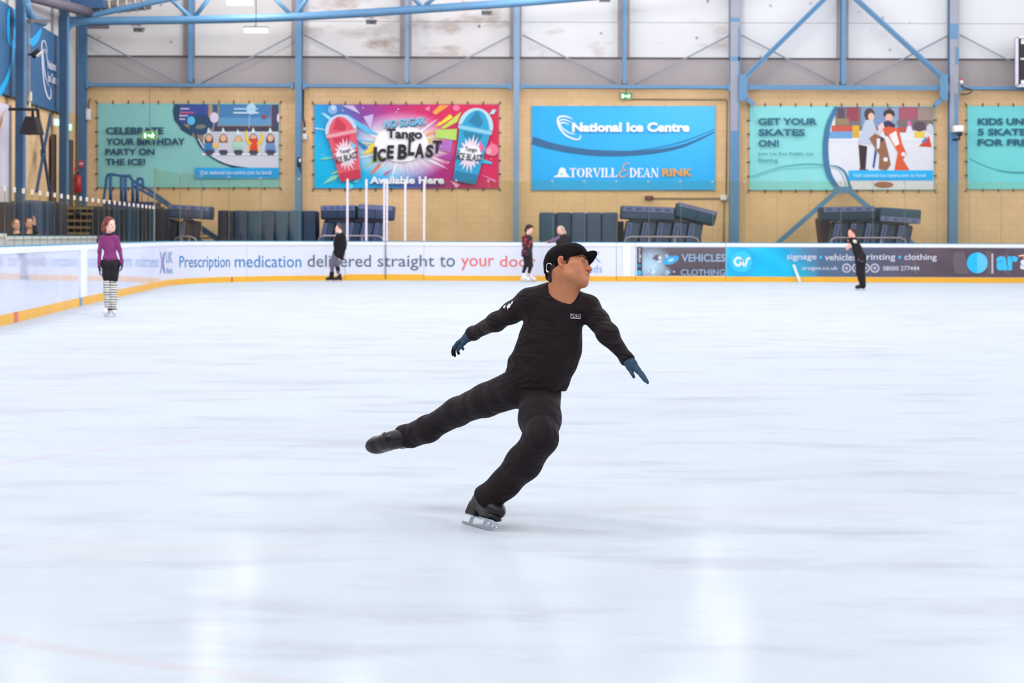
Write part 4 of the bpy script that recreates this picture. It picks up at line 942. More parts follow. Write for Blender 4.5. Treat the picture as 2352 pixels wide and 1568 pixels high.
# serif capitals of the rink's name: thin and thick strokes with slab feet
def serif(par, body, x0, x1, y0, y1, col):
    W_ = {'T': 1, 'O': 1.1, 'R': 1.05, 'V': 1.05, 'I': 0.5, 'L': 0.85, 'D': 1.1, 'E': 0.9, 'A': 1.1, 'N': 1.15}
    tot = sum(W_[c] for c in body); x = x0; k = (x1 - x0) / tot; h = y1 - y0
    p = Print(S_wall, 0.06, 0.0004)
    def R(a, b, c, d): p.rect(a, b, c, d, col)
    for ch in body:
        w_ = W_[ch] * k * 0.93; th = k * 0.26; hn = k * 0.09; sf = 1.6; a, b = x, x + w_; m_ = (a + b) / 2
        if ch == 'T': R(a, y0, b, y0 + sf); R(m_ - th / 2, y0, m_ + th / 2, y1); R(m_ - th, y1 - sf, m_ + th, y1); R(a, y0, a + hn * 1.3, y0 + 4.5); R(b - hn * 1.3, y0, b, y0 + 4.5)
        elif ch == 'O': p.stroke([(m_ + math.sin(t) * (w_ / 2 - th / 2), (y0 + y1) / 2 - math.cos(t) * (h / 2 - 0.7)) for t in [2 * math.pi * q / 12 for q in range(13)]], [1.4, 2.5, th, th + 0.6, th, 2.5, 1.4, 2.5, th, th + 0.6, th, 2.5, 1.4], col, 3)
        elif ch == 'I': R(m_ - th / 2, y0, m_ + th / 2, y1); R(a, y0, b, y0 + sf); R(a, y1 - sf, b, y1)
        elif ch == 'L': R(a + hn, y0, a + hn + th, y1); R(a, y0, a + th + 2 * hn, y0 + sf); R(a, y1 - sf, b, y1); R(b - hn * 1.4, y1 - 6, b, y1)
        elif ch == 'E': R(a + hn, y0, a + hn + th, y1); R(a, y0, b, y0 + sf); R(a, y1 - sf, b, y1); R(b - hn * 1.4, y1 - 5, b, y1); R(b - hn * 1.4, y0, b, y0 + 5); R(a + th, (y0 + y1) / 2 - 0.8, b - w_ * 0.25, (y0 + y1) / 2 + 0.8)
        elif ch == 'D': R(a + hn, y0, a + hn + th, y1); p.stroke([(a, y0 + 0.8), (m_, y0 + 0.9), (b - th / 2, (y0 + y1) / 2), (m_, y1 - 0.9), (a, y1 - 0.8)], [1.6, 2.2, th + 0.6, 2.2, 1.6], col)
        elif ch == 'R': R(a + hn, y0, a + hn + th, y1); R(a, y1 - sf, a + th + 2 * hn, y1); p.stroke([(a, y0 + 0.8), (m_, y0 + 0.9), (b - th * 0.7, y0 + h * 0.27), (m_, y0 + h * 0.52), (a + th, y0 + h * 0.52)], [1.6, 2.2, th, 2.2, 1.4], col); p.poly([(m_ - th * 0.5, y0 + h * 0.5), (m_ + th * 0.5, y0 + h * 0.5), (b, y1), (b - th * 1.1, y1)], col)
        elif ch == 'V': p.poly([(a, y0), (a + th * 1.2, y0), (m_ + th * 0.4, y1), (m_ - th * 0.1, y1)], col); p.poly([(b - 1.6, y0), (b, y0), (m_ + th * 0.4, y1), (m_, y1)], col); R(a - 1, y0, a + th * 1.6, y0 + sf); R(b - th, y0, b + 1, y0 + sf)
        elif ch == 'A': p.poly([(m_ - 0.8, y0), (m_ + 1, y0), (b - hn, y1), (b - hn - th * 1.2, y1)], col); p.poly([(m_ - 0.8, y0), (m_ + 0.8, y0), (a + 2.4, y1), (a + 0.8, y1)], col); R(a + w_ * 0.25, y1 - h * 0.36, b - w_ * 0.3, y1 - h * 0.28); R(a - 0.6, y1 - sf, a + th, y1); R(b - th * 1.7, y1 - sf, b + 0.4, y1)
        elif ch == 'N': R(a + hn, y0, a + hn + 1.7, y1); R(b - hn - 1.7, y0, b - hn, y1); p.poly([(a, y0), (a + th * 1.2, y0), (b - hn, y1), (b - hn - th, y1)], col); R(a - 0.6, y1 - sf, a + 4, y1); R(b - 5, y0, b + 0.6, y0 + sf)
        x += W_[ch] * k
    p.build('lettering', VINYL, par)
serif(B3, 'TORVILL', 1308, 1418, 386, 407, (232, 240, 248)); serif(B3, 'DEAN', 1446, 1514, 386, 407, (232, 240, 248))
p = SW(0.07); p.stroke([(1446, 376), (1440, 374), (1433, 379), (1431, 387), (1438, 391), (1428, 393), (1422, 401), (1427, 406), (1436, 405), (1442, 398), (1443, 391)], [2, 2, 2, 2.4, 1.6, 2.4, 3.4, 3, 2, 1.6, 1], (222, 166, 130)); p.build('ampersand', VINYL, B3)
p = SW(0.06); p.poly([(1270, 407), (1282, 400), (1284, 389), (1290, 384), (1298, 387), (1301, 398), (1310, 407)], (236, 242, 250)); p.poly([(1284, 402), (1290, 396), (1295, 402)], (150, 206, 240)); p.build('logo', VINYL, B3)

# skates banner
AQ = (138, 216, 216)
B4 = banner(1722, 244, 2145, 436, 'aqua banner telling to get your skates on, with a photo of two skaters', AQ, nt=11)
p = SW(0.05)
p.poly([(2144, 245), (2144, 435), (1925, 435), (1904, 400), (1896, 340), (1904, 280), (1922, 245)], (222, 224, 230))
p.rect(1918, 245, 2144, 300, (120, 110, 118)); p.rect(1924, 248, 1940, 275, (92, 80, 92)); p.rect(1945, 247, 1972, 278, (150, 70, 86)); p.rect(1978, 246, 2038, 290, (126, 150, 186)); p.rect(2048, 246, 2064, 296, (140, 160, 190)); p.rect(2066, 246, 2106, 274, (170, 90, 110)); p.rect(2108, 246, 2144, 276, (160, 140, 130))
p.rect(1918, 272, 1950, 286, (150, 130, 96)); p.rect(2060, 276, 2144, 288, (124, 110, 110)); p.rect(1910, 288, 1960, 302, (196, 92, 76)); p.rect(1904, 302, 1958, 318, (110, 160, 206)); p.rect(1958, 288, 1974, 316, (216, 170, 60)); p.rect(2060, 292, 2090, 304, (180, 86, 76))
p.rect(1900, 318, 2144, 324, (226, 226, 232))
p.poly([(2080, 306), (2088, 276), (2098, 306)], (216, 220, 226)); p.ell(2088, 284, 4, 6, (226, 110, 170)); p.rect(2100, 302, 2124, 316, (230, 196, 80)); p.ell(2112, 290, 14, 12, (96, 76, 90)); p.poly([(2110, 336), (2134, 312), (2140, 338)], (210, 70, 50)); p.poly([(2116, 326), (2128, 312), (2126, 328)], (60, 140, 190)); p.ell(2136, 296, 8, 12, (206, 206, 216))
# printed skating couple with two skate aids
p.ell(1997, 262, 12, 14, (86, 66, 62)); p.poly([(1988, 270), (2000, 262), (1998, 306), (1990, 310)], (80, 60, 58)); p.poly([(1982, 290), (1988, 276), (2004, 274), (2014, 300), (2028, 318), (2022, 322), (2004, 312), (2002, 332), (1970, 330)], (190, 198, 214)); p.ell(2001, 268, 7, 9, (232, 190, 170))
p.poly([(1972, 332), (1992, 336), (1990, 360), (1988, 392), (1976, 390)], (64, 48, 56)); p.poly([(1974, 386), (1996, 390), (1992, 394), (1974, 393)], (120, 60, 70))
p.ell(2042, 262, 13, 11, (70, 54, 52)); p.ell(2042, 270, 9, 9, (226, 180, 160)); p.poly([(2024, 284), (2040, 276), (2056, 286), (2052, 310), (2034, 312)], (60, 58, 84)); p.poly([(2016, 290), (2028, 280), (2034, 300), (2020, 306)], (230, 200, 196))
p.poly([(1996, 318), (2010, 306), (2032, 318), (2040, 350), (2046, 378), (2036, 392), (2018, 388), (2020, 356)], (150, 104, 80)); p.ell(2034, 366, 5, 5, (236, 236, 240)); p.poly([(2010, 340), (2014, 350), (2008, 386), (2004, 384)], (50, 80, 140)); p.ell(2024, 320, 6, 5, (60, 56, 64)); p.poly([(2014, 318), (2022, 318), (2020, 340), (2014, 342)], (226, 226, 236))
p.poly([(2026, 296), (2040, 290), (2064, 296), (2072, 330), (2082, 352), (2074, 366), (2090, 392), (2054, 392), (2062, 350), (2046, 322)], (220, 92, 56)); p.ell(2075, 354, 5, 5, (236, 232, 236)); p.poly([(2042, 310), (2058, 300), (2066, 330), (2056, 336)], (238, 228, 226)); p.ell(2030, 424, 22, 7, (160, 110, 80))
p.stroke([(1922, 245), (1902, 290), (1896, 345), (1904, 400), (1928, 436)], [9, 12, 13, 13, 10], (66, 120, 158)); p.stroke([(1908, 380), (1926, 384), (1942, 398), (1954, 434)], [2, 4, 5, 6], (66, 130, 156)); p.stroke([(1908, 384), (1930, 394), (1946, 434)], [1, 2, 2], (140, 180, 196)); p.stroke([(1724, 405), (1790, 384), (1850, 376), (1892, 378)], [1, 2, 2.6, 3], (92, 176, 180)); p.stroke([(1724, 409), (1800, 388), (1892, 384)], 1, (92, 180, 182))
p.rect(1949, 391, 2143, 414, (44, 180, 238)); p.build('picture_print', VINYL, B4)
NV = (44, 96, 124)
words(B4, S_wall, [('GET YOUR', 1742, 271, 1877, 287, NV, dict(bold=0.035)), ('SKATES', 1742, 296, 1849, 312, NV, dict(bold=0.035)), ('ON!', 1742, 321, 1789, 337, NV, dict(bold=0.035)), ('Join Us For Public Ice', 1741, 349, 1868, 358, (70, 150, 156), dict(bold=0.015)), ('Skating', 1741, 363, 1787, 374, (70, 150, 156), dict(bold=0.015)),
                   ('Visit national-ice-centre.com to book', 1959, 398, 2128, 407, (186, 228, 248), dict(bold=0.01))], lift=0.16)
# kids banner, cut by the frame edge
B5 = banner(2222, 244, 2645, 434, 'aqua banner about kids skating for free at the right edge', (118, 214, 214), nt=11)
p = SW(0.05); p.stroke([(2226, 364), (2260, 380), (2300, 392), (2352, 395), (2420, 388)], 2, (70, 160, 166)); p.stroke([(2280, 388), (2320, 397), (2400, 396)], 1, (70, 160, 166)); p.build('swoosh_print', VINYL, B5)
words(B5, S_wall, [('KIDS UNDER', 2246, 271, 2405, 287, NV, dict(bold=0.035)), ('5 SKATE', 2246, 295, 2357, 311, NV, dict(bold=0.035)), ('FOR FREE', 2246, 319, 2376, 335, NV, dict(bold=0.035))], lift=0.10)

# dark blue banners on the side wall
DB = attr_mat('side_banner_vinyl', 0.45, 0.3, 0.2, 1.2, 0.06, 0.5)
def side_banner(x0, x1, y00, y01, y10, y11, label):
    q = S_left((x0 + x1) / 2, 150, 0.05); t = thing('banner', label, 'banner', q, 'banners on the side wall')
    mb = MB(); mb.grid(lambda u, v: S_left(x0 + (x1 - x0) * u, (y10 + (y11 - y10) * u) * (1 - v) + (y00 + (y01 - y00) * u) * v, 0.05), 20, 16, lambda u, v: (54, 102, 144)); mb.build('sheet', DB, t)
    for k in range(8):
        u = k / 7; xx = x0 + (x1 - x0) * u; yy = y10 + (y11 - y10) * u; mb = MB(); mb.tube([S_left(xx, yy, 0.06), S_left(xx, yy + 4, 0.03)], 0.02, 6); mb.build('bungee_tie', TIE, t)
    return t
SL1 = side_banner(-30, 57, -20, 36, 203, 232, 'dark blue side wall banner cut by the left edge, with the looping cyan ribbon')
SL2 = side_banner(69, 155.5, 44, 97, 237, 265, 'dark blue side wall banner with the white ice centre logo')
CY_ = (30, 172, 232)
PL = lambda l=0.06: Print(S_left, l, 0.0015)
p = PL(); p.stroke([(-8, 222), (4, 205), (22, 165), (30, 115), (22, 94), (19, 55), (21, 24), (28, 20), (34, 30), (34, 60), (33, 95)], [14, 12, 8, 6, 8, 6, 5, 4, 4, 5, 6], CY_); p.stroke([(26, 98), (40, 101), (57, 99)], [16, 22, 20], CY_); p.build('ribbon_print', DB, SL1)
p = PL(); p.stroke([(69, 99), (80, 92), (90, 76), (95, 64)], [20, 16, 9, 3], CY_); p.build('ribbon_print', DB, SL2)
p = PL(); p.stroke([(109, 120), (104, 97), (98, 94), (96, 105), (97, 140), (99, 170), (104, 205), (112, 226), (117, 222), (116, 200)], [1, 2, 2.5, 2.5, 2.5, 2.5, 3, 3, 2.5, 1], (222, 220, 236)); p.stroke([(110, 150), (106, 120), (100, 114), (99, 130), (103, 170), (112, 198)], [1, 2, 2, 2, 2.5, 1], (214, 214, 232)); p.build('logo', DB, SL2)
sl = lambda x, y: (x, y + (x - 109) * 0.35)
words(SL2, S_left, [('National', 109, 137, 130, 157, (218, 216, 232), dict(bold=0.03, warp=sl)), ('Ice Centre', 110, 166, 133, 187, (218, 216, 232), dict(bold=0.03, warp=sl))], DB, 0.09)
# pale poster on the side wall at the frame edge
q = S_left(5, 330, 0.05); t = thing('poster', 'pale poster with an orange stroke at the left edge below the dark blue banners', 'poster', q)
mb = MB(); mb.grid(lambda u, v: S_left(-30 + 57 * u, 520 - (520 - (228 + 14 * u)) * v, 0.05), 6, 6, lambda u, v: (222, 214, 226)); mb.build('sheet', DB, t)
p = PL(); p.poly([(-6, 300), (0, 278), (7, 265), (5, 282), (-2, 302)], (196, 140, 80)); p.stroke([(2, 270), (12, 256), (19, 248)], [4, 3, 1], (214, 190, 160)); p.build('stroke_print', DB, t)

# ------------------------------------------------------------------ things on the walls
def exit_sign(px, py, Y, wpx, label, lift=0.2):
    c = P(px, py, Y); w_ = wpx / ppm(Y); h_ = w_ * 0.52
    t = thing('exit_sign', label, 'sign', c)
    mb = MB(); mb.box((c.x, c.y, c.z), (w_ * 1.12, 0.10, h_ * 1.2)); mb.build('case', M('sign_case', (186, 180, 150), 0.5), t)
    mb = MB(); mb.box((c.x, c.y - 0.053, c.z), (w_, 0.012, h_)); mb.build('lit_face', emit('exit_green', (0, 140, 72), 0.55), t)
    p = Print(lambda x, y, l: Vector((c.x + (x - 0.5) * w_, c.y - 0.06 - l, c.z + (0.5 - y) * h_)), 0.002, 0.001)
    W1 = (255, 255, 255)
    p.rect(0.10, 0.2, 0.26, 0.85, W1); p.poly([(0.34, 0.5), (0.46, 0.28), (0.46, 0.44), (0.60, 0.44), (0.60, 0.58), (0.46, 0.58), (0.46, 0.74)], W1)
    p.ell(0.74, 0.24, 0.05, 0.09, W1); p.poly([(0.66, 0.36), (0.80, 0.32), (0.90, 0.5), (0.84, 0.56), (0.79, 0.5), (0.78, 0.62), (0.86, 0.86), (0.78, 0.86), (0.70, 0.66), (0.62, 0.86), (0.56, 0.8), (0.66, 0.6)], W1)
    p.mb.build('pictogram', emit('exit_white', (240, 255, 225), 1.6), t)
    mb = MB(); mb.tube([c + Vector((0, 0, h_ * 0.6)), c + Vector((0, 0, h_ * 0.6 + 0.25))], 0.012, 6); mb.build('mount', SEAM, t); return t
es = exit_sign(344, 311, YW - 1.0, 31, 'lit green exit sign hanging in front of the birthday banner')
mb = MB(); mb.tube([P(344, 301, YW - 1.0), P(344, 205, YW - 1.0)], 0.008, 6); mb.tube([P(344, 205, YW - 1.0), P(344, 205, YW - 0.05)], 0.012, 6); mb.build('suspension_wire', SEAM, es)
exit_sign(1438, 220.5, YW - 0.09, 25, 'lit green exit sign on the wall above the sky blue banner')
def wbox(name, label, cat, px, py, wpx, hpx, dp, mat, Y=YW):
    c = P(px, py, Y - dp / 2); t = thing(name, label, cat, c); k = ppm(Y)
    mb = MB(); mb.rbox(c, (wpx / k, dp, hpx / k), min(wpx, hpx) / k * 0.12); mb.build('case', mat, t); return t, c
PALE = M('pale_plastic', (226, 222, 220), 0.5)
t, c = wbox('junction_box', 'pale junction box on the wall left of the wide grey column', 'box', 1662, 454, 16, 13, 0.14, PALE)
mb = MB(); mb.box((c.x, c.y - 0.075, c.z), (0.16, 0.015, 0.12)); mb.build('cover', M('box_cover', (236, 236, 236), 0.4), t)
for pts, lb in (([(1654, 456), (1500, 455.5)], 'thin conduit from the red alarm box to the pale junction box'), ([(1663, 462), (1662, 560)], 'thin conduit dropping from the pale junction box'), ([(1448, 228), (1668, 229), (1670, 235), (1668, 448)], 'thin conduit from the exit sign round to the junction box')):
    mb = MB(); mb.tube([P(x, y, YW - 0.03) for x, y in pts], 0.022, 8); props(mb.build('conduit', M('conduit_grey', (140, 124, 104), 0.6), None, P(*pts[0], YW - 0.03)), lb, 'pipe')
t, c = wbox('alarm_box', 'dark red alarm box on the wall below the sky blue banner', 'alarm', 1491, 454, 18, 9, 0.16, M('dark_red', (112, 52, 60), 0.5))
mb = MB(); mb.box((c.x, c.y - 0.085, c.z - 0.01), (0.12, 0.02, 0.05)); mb.build('sounder', M('sounder_red', (90, 40, 50), 0.5), t)
t, c = wbox('wall_box', 'pale switch box beside the corner column, left of the birthday banner', 'box', 203, 263, 10, 26, 0.2, PALE, YW - 0.3)
mb = MB(); mb.tube([P(204, 250, YW - 0.4), P(203, 240, YW - 0.35), P(207, 226, YW - 0.3)], 0.025, 8); mb.build('cable', SEAM, t)
t, c = wbox('wall_box', 'small pale box on the cable left of the slush drink banner', 'box', 699, 314, 12, 14, 0.2, PALE, YW - 0.1)
mb = MB(); mb.tube([P(699, 306, YW - 0.12), P(700, 284, YW - 0.1), P(696, 270, YW - 0.1), P(697, 206, YW - 0.06)], 0.03, 8); mb.build('cable', M('brown_cable', (90, 72, 60), 0.7), t)
mb = MB(); mb.rbox(P(699, 296, YW - 0.14), (0.09, 0.08, 0.1), 0.01); mb.build('cable_gland', PALE, t)
# bracket lamp by the column left of the slush drink banner
c = P(687, 372, YC - 0.3); t = thing('wall_lamp', 'small black and white bracket lamp on the column beside the slush drink banner', 'lamp', c)
mb = MB(); mb.rbox(c, (0.12, 0.16, 0.34), 0.03); mb.build('body', M('black_metal', (34, 34, 38), 0.4), t)
mb = MB(); mb.rbox(c + Vector((0.03, -0.08, 0.05)), (0.07, 0.05, 0.12), 0.015); mb.build('lens', PALE, t)
mb = MB(); mb.tube([c + Vector((0, 0, -0.15)), c + Vector((0.05, 0.1, -0.3)), c + Vector((0.05, 0.28, -0.32))], 0.02, 8); mb.build('bracket', M('black_metal', (34, 34, 38), 0.4), t)
# security camera on the patched column
c = P(2200, 296, YC - 0.35); t = thing('security_camera', 'white security camera on the column left of the kids banner', 'camera', c); k = ppm(YC)
mb = MB(); mb.rbox(c, (22 / k, 0.4, 15 / k), 0.03); mb.build('housing', M('camera_white', (240, 238, 236), 0.4), t)
mb = MB(); mb.rbox(c + Vector((0.06, -0.05, -0.17)), (0.14, 0.2, 0.13), 0.03); mb.build('lens_hood', M('black_metal', (34, 34, 38), 0.4), t)
mb = MB(); mb.tube([c + Vector((0.06, 0, -0.2)), c + Vector((0.09, 0.15, -0.34)), c + Vector((-0.1, 0.33, -0.34))], 0.03, 8); mb.build('bracket', M('black_metal', (34, 34, 38), 0.4), t)
# red topped beacon and cable loop
c = P(2208, 186, YC + 0.1); t = thing('alarm_beacon', 'small red and white beacon beside the patched column above the rail', 'alarm', c)
mb = MB(); mb.tube([c + Vector((0, 0, -0.22)), c + Vector((0, 0, -0.04))], [0.05, 0.06], 12); mb.build('base', BLUE, t)
mb = MB(); mb.tube([c + Vector((0, 0, -0.10)), c + Vector((0, 0, -0.02)), c + Vector((0, 0, 0.02))], [0.075, 0.075, 0.06], 12); mb.build('collar', PALE, t)
mb = MB(); mb.tube([c + Vector((0, 0, -0.03)), c + Vector((0, 0, 0.05)), c + Vector((0, 0, 0.09))], [0.06, 0.06, 0.03], 12); mb.build('lens', M('beacon_red', (190, 80, 76), 0.3), t)
mb = MB(); mb.tube([P(x, y, YC - 0.02) for x, y in crom([(2206, 196), (2216, 202), (2231, 206), (2230, 212), (2220, 216), (2206, 217)], 5)], 0.025, 8)
props(mb.build('cable_loop', M('black_cable', (70, 68, 72), 0.6), None, P(2220, 206, YC)), 'dark cable loop hanging below the red topped beacon', 'cable')
# scoreboard at the right edge
c = P(2420, 141, YC - 0.4); k = ppm(YC); t = thing('scoreboard', 'black scoreboard in a pale frame cut by the right edge', 'scoreboard', c)
mb = MB(); mb.box(c + Vector((0, 0.1, 0)), (170 / k, 0.3, 110 / k)); mb.build('face', M('score_black', (48, 42, 50), 0.5), t)
for a, b in (((2335, 85), (2505, 85)), ((2335, 197), (2505, 197)), ((2335, 85), (2335, 197)), ((2505, 85), (2505, 197))): mb = MB(); mb.bar(P(*a, YC - 0.52), P(*b, YC - 0.52), 0.09, 0.12, (0, 1, 0)); mb.build('frame_bar', M('score_frame', (206, 202, 216), 0.5), t)
for a, b in (((2345, 89), (2352.5, 101)), ((2344, 133), (2352.5, 137)), ((2345, 184), (2352.5, 193))):
    mb = MB(); q0 = P(*a, YC - 0.465); q1 = P(b[0] + 8, b[1], YC - 0.465); mb.box((q0 + q1) / 2, (q1.x - q0.x, 0.01, q0.z - q1.z)); mb.build('lettering_patch', PALE, t)
# loudspeaker and spotlight by the side wall
def at_left(px, py, off): return S_left(px, py, off)
c = at_left(75, 286, 0.9); k = ppm(c.y); t = thing('loudspeaker', 'black loudspeaker hanging by the side wall below the dark blue banners', 'speaker', c)
mb = MB(); zt, zb_ = c.z + 18 / k, c.z - 18 / k; w0, w1 = 11 / k, 20 / k; d0, d1 = 0.28, 0.45
mb.add([(c.x - w1, c.y - d1, zb_), (c.x + w1, c.y - d1, zb_ - 0.05), (c.x + w1, c.y + d0, zb_), (c.x - w1, c.y + d0, zb_), (c.x - w0, c.y - d0, zt), (c.x + w0, c.y - d0, zt - 0.02), (c.x + w0, c.y + d0, zt), (c.x - w0, c.y + d0, zt)], [(3, 2, 1, 0), (4, 5, 6, 7), (0, 1, 5, 4), (1, 2, 6, 5), (2, 3, 7, 6), (3, 0, 4, 7)])
mb.build('cabinet', M('speaker_black', (30, 22, 26), 0.5), t)
mb = MB(); mb.box((c.x, c.y - 0.1, zb_ - 0.03), (2 * w1 * 1.05, 0.75, 0.05)); mb.build('grille', M('speaker_grille', (46, 40, 44), 0.6), t)
mb = MB(); mb.tube([(c.x, c.y, zt), (c.x, c.y, zt + 0.18)], 0.04, 8); mb.tube([(c.x - 0.65, c.y, zt + 0.2), (c.x + 0.16, c.y, zt + 0.2)], 0.04, 8); mb.tube([(c.x + 0.16, c.y, zt + 0.2), (c.x + 0.16, c.y, zt)], 0.03, 8); mb.build('bracket', M('black_metal', (34, 34, 38), 0.4), t)
c = at_left(83, 122, 0.9); k = ppm(c.y); t = thing('spotlight', 'black spotlight on an arm in front of the side banner logo', 'lamp', c)
R = Matrix.Rotation(-0.7, 3, 'Y'); mb = MB(); mb.rbox(c, (24 / k, 0.25, 10 / k), 0.03, R); mb.build('housing', M('black_metal', (34, 34, 38), 0.4), t)
mb = MB(); mb.rbox(c + R @ Vector((0.06, -0.02, -0.09)), (17 / k, 0.22, 0.05), 0.02, R); mb.build('glass', PALE, t)
mb = MB(); mb.tube([c + Vector((-0.05, 0, -0.12)), c + Vector((-0.15, 0.1, -0.02)), c + Vector((-0.32, 0.5, 0.0))], 0.035, 8); mb.build('arm', M('black_metal', (34, 34, 38), 0.4), t)
mb = MB(); q0 = at_left(63, 54, 0.5); q1 = at_left(64, 215, 0.5); mb.bar(q0, q1, 0.12, 0.05, (0, 1, 0)); props(mb.build('hanging_strap', M('grey_strap', (150, 150, 160), 0.6), None, q0), 'pale grey strap hanging between the two dark blue side banners', 'strap')
c = at_left(68, 222, 0.5); t = thing('wall_sounder', 'small cream sounder below the seam of the side banners', 'alarm', c)
mb = MB(); mb.rbox(c, (0.12, 0.12, 0.28), 0.03); mb.build('case', M('cream_plastic', (224, 214, 186), 0.5), t); mb = MB(); mb.tube([c - Vector((0, 0, 0.14)), c - Vector((0, 0, 0.45))], 0.03, 8); mb.build('conduit', M('cream_plastic', (224, 214, 186), 0.5), t)
for px, py, col_, lab in ((130, 281, (170, 240, 250), 'small bluish white bulkhead light on the side wall'), (159, 292, (150, 235, 190), 'small greenish lit sign on the side wall next to the corner column')):
    c = at_left(px, py, 0.12); t = thing('bulkhead_light', lab, 'lamp', c)
    mb = MB(); mb.rbox(c, (0.14, 0.22, 0.2), 0.04); mb.build('lens', emit('bulkhead_%d' % px, col_, 1.6), t); mb = MB(); mb.rbox(c + Vector((-0.06, 0, 0)), (0.08, 0.26, 0.24), 0.02); mb.build('case', PALE, t)
# X brace on the side wall
t = thing('cross_brace', 'blue crossed wall braces on the side wall under the dark blue banner', 'brace', at_left(99, 352, 0.25))
for a, b in (((84, 240), (114, 442)), ((116, 262), (84, 440))): mb = MB(); mb.bar(at_left(*a, 0.25), at_left(*b, 0.25), 0.09, 0.07, (1, 0, 0)); mb.build('brace_bar', M('side_steel_shade_blue', (56, 82, 112), 0.5), t)  # same darkened blue, side wall shade included in its colour
mb = MB(); mb.box(at_left(99.5, 352, 0.2), (0.05, 0.5, 0.24)); mb.build('centre_plate', M('side_steel_shade_blue', (56, 82, 112), 0.5), t)
# doors
for n, (x0, x1, y0) in enumerate(((118, 127, 307), (157, 166, 320))):
    a = at_left(x0, y0, 0.03); b = at_left(x1, y0, 0.03); mb = MB()
    d = (b - a); nn = Vector((1, 0.056, 0)) * 0.03
    mb.add([(a.x, a.y, 0), (b.x, b.y, 0), (b.x, b.y, a.z), (a.x, a.y, a.z), (a.x + 0.04, a.y, 0), (b.x + 0.04, b.y, 0), (b.x + 0.04, b.y, a.z), (a.x + 0.04, a.y, a.z)], [(3, 2, 1, 0), (4, 5, 6, 7), (0, 1, 5, 4), (1, 2, 6, 5), (2, 3, 7, 6), (3, 0, 4, 7)])
    props(mb.build('door_%d' % (n + 1), M('brown_door', (92, 74, 70), 0.6), None, (a.x, a.y, 0)), ('brown side wall door left of the corner', 'brown side wall door beside the fire extinguisher')[n], 'door', kind='structure')
# fire extinguisher, red call point, notices
c = P(179.5, 421, YC - 0.25); k = ppm(YC); t = thing('fire_extinguisher', 'red fire extinguisher on the corner column', 'extinguisher', c)
mb = MB(); mb.tube([c + Vector((0, 0, z)) for z in (-0.32, -0.30, 0.18, 0.25, 0.30)], [0.10, 0.115, 0.115, 0.08, 0.035], 16); mb.build('cylinder', M('extinguisher_red', (176, 38, 48), 0.35, spec=0.5), t)
mb = MB(); mb.tube([c + Vector((0, 0, 0.30)), c + Vector((0, 0, 0.36))], 0.03, 10); mb.bar(c + Vector((-0.02, 0, 0.37)), c + Vector((0.12, 0, 0.39)), 0.03, 0.02); mb.build('valve', M('black_metal', (34, 34, 38), 0.4), t)
mb = MB(); mb.tube([c + Vector((0.02, 0, 0.33)), c + Vector((-0.12, -0.03, 0.3)), c + Vector((-0.14, -0.03, 0.05))], 0.014, 8); mb.build('hose', M('black_metal', (34, 34, 38), 0.4), t)
t, c = wbox('call_point', 'red call point above the fire extinguisher', 'alarm', 173.5, 388, 6, 6, 0.08, M('call_red', (196, 40, 50), 0.5), YC - 0.1)
t, c = wbox('fire_notice', 'small red and white notice on the corner column', 'sign', 186.5, 377, 11, 17, 0.02, M('notice_red', (186, 76, 90), 0.5), YC - 0.03)
mb = MB(); mb.box(c + Vector((0, -0.012, 0.02)), (0.13, 0.004, 0.04)); mb.build('white_band', PALE, t)
# ------------------------------------------------------------------ crash mats stacked behind the boards
MATC = {n: M('mat_' + n, c, 0.55, spec=0.3, var=0.12, scale=1.5, bump=0.3, bscale=6) for n, c in (('navy', (44, 62, 88)), ('teal', (42, 74, 98)), ('slate', (64, 80, 110)), ('dark', (46, 44, 58)), ('blue', (48, 82, 110)), ('maroon', (72, 50, 60)))}
STRIP = M('lilac_strip', (112, 116, 156), 0.55, var=0.08); PATCH = M('blue_patch', (50, 84, 142), 0.5); STEEL = M('trolley_steel', (158, 148, 158), 0.35, 0.6)
YM = 64.6
def mat_(cpx, cpy, wpx, hpx, dp, rot, kind, label, group, strip=None, Y=None, npatch=4, pc=PATCH):
    """padded mat; strip = (side, width px): lilac printed edge on the camera side: 'l' left edge, 't' top, 'b' bottom"""
    Y = Y or YM; c = P(cpx, cpy, Y); k = ppm(Y); R = Matrix.Rotation(math.radians(rot), 3, 'Y')
    t = thing('crash_mat', label, 'mat', c, group); w_, h_ = wpx / k, hpx / k
    mb = MB(); mb.rbox(c, (w_, dp, h_), min(w_, h_) * 0.13, R); mb.build('padding', MATC[kind], t)
    mb = MB(); mb.rbox(c, (w_ * 1.012, dp * 1.012, 0.025), 0.01, R) if w_ < h_ else mb.rbox(c, (0.025, dp * 1.012, h_ * 1.012), 0.01, R); mb.build('seam_strap', MATC['dark'], t)
    if strip:
        sd, sw = strip; sw /= k; y_ = -dp / 2 - 0.006
        if sd == 'l': sc = Vector((-w_ / 2 + sw / 2 + 0.02, y_, 0)); sz = (sw, 0.02, h_ * 0.92)
        elif sd == 't': sc = Vector((0, y_, h_ / 2 - sw / 2 - 0.01)); sz = (w_ * 0.95, 0.02, sw)
        else: sc = Vector((0, y_, -h_ / 2 + sw / 2 + 0.01)); sz = (w_ * 0.95, 0.02, sw)
        mb = MB(); mb.box(c + R @ sc, sz, R); so = mb.build('printed_strip', STRIP, t)
        for q in range(npatch):
            u = (q + 0.5) / npatch - 0.5
            o = Vector((0, -0.014, u * h_ * 0.85)) if sd == 'l' else Vector((u * w_ * 0.9, -0.014, 0))
            mb = MB(); mb.box(c + R @ (sc + o), (sw * 0.42, 0.012, h_ * 0.10) if sd == 'l' else (w_ * 0.1, 0.012, sw * 0.42), R); mb.build('blue_patch', pc, so)
    return t
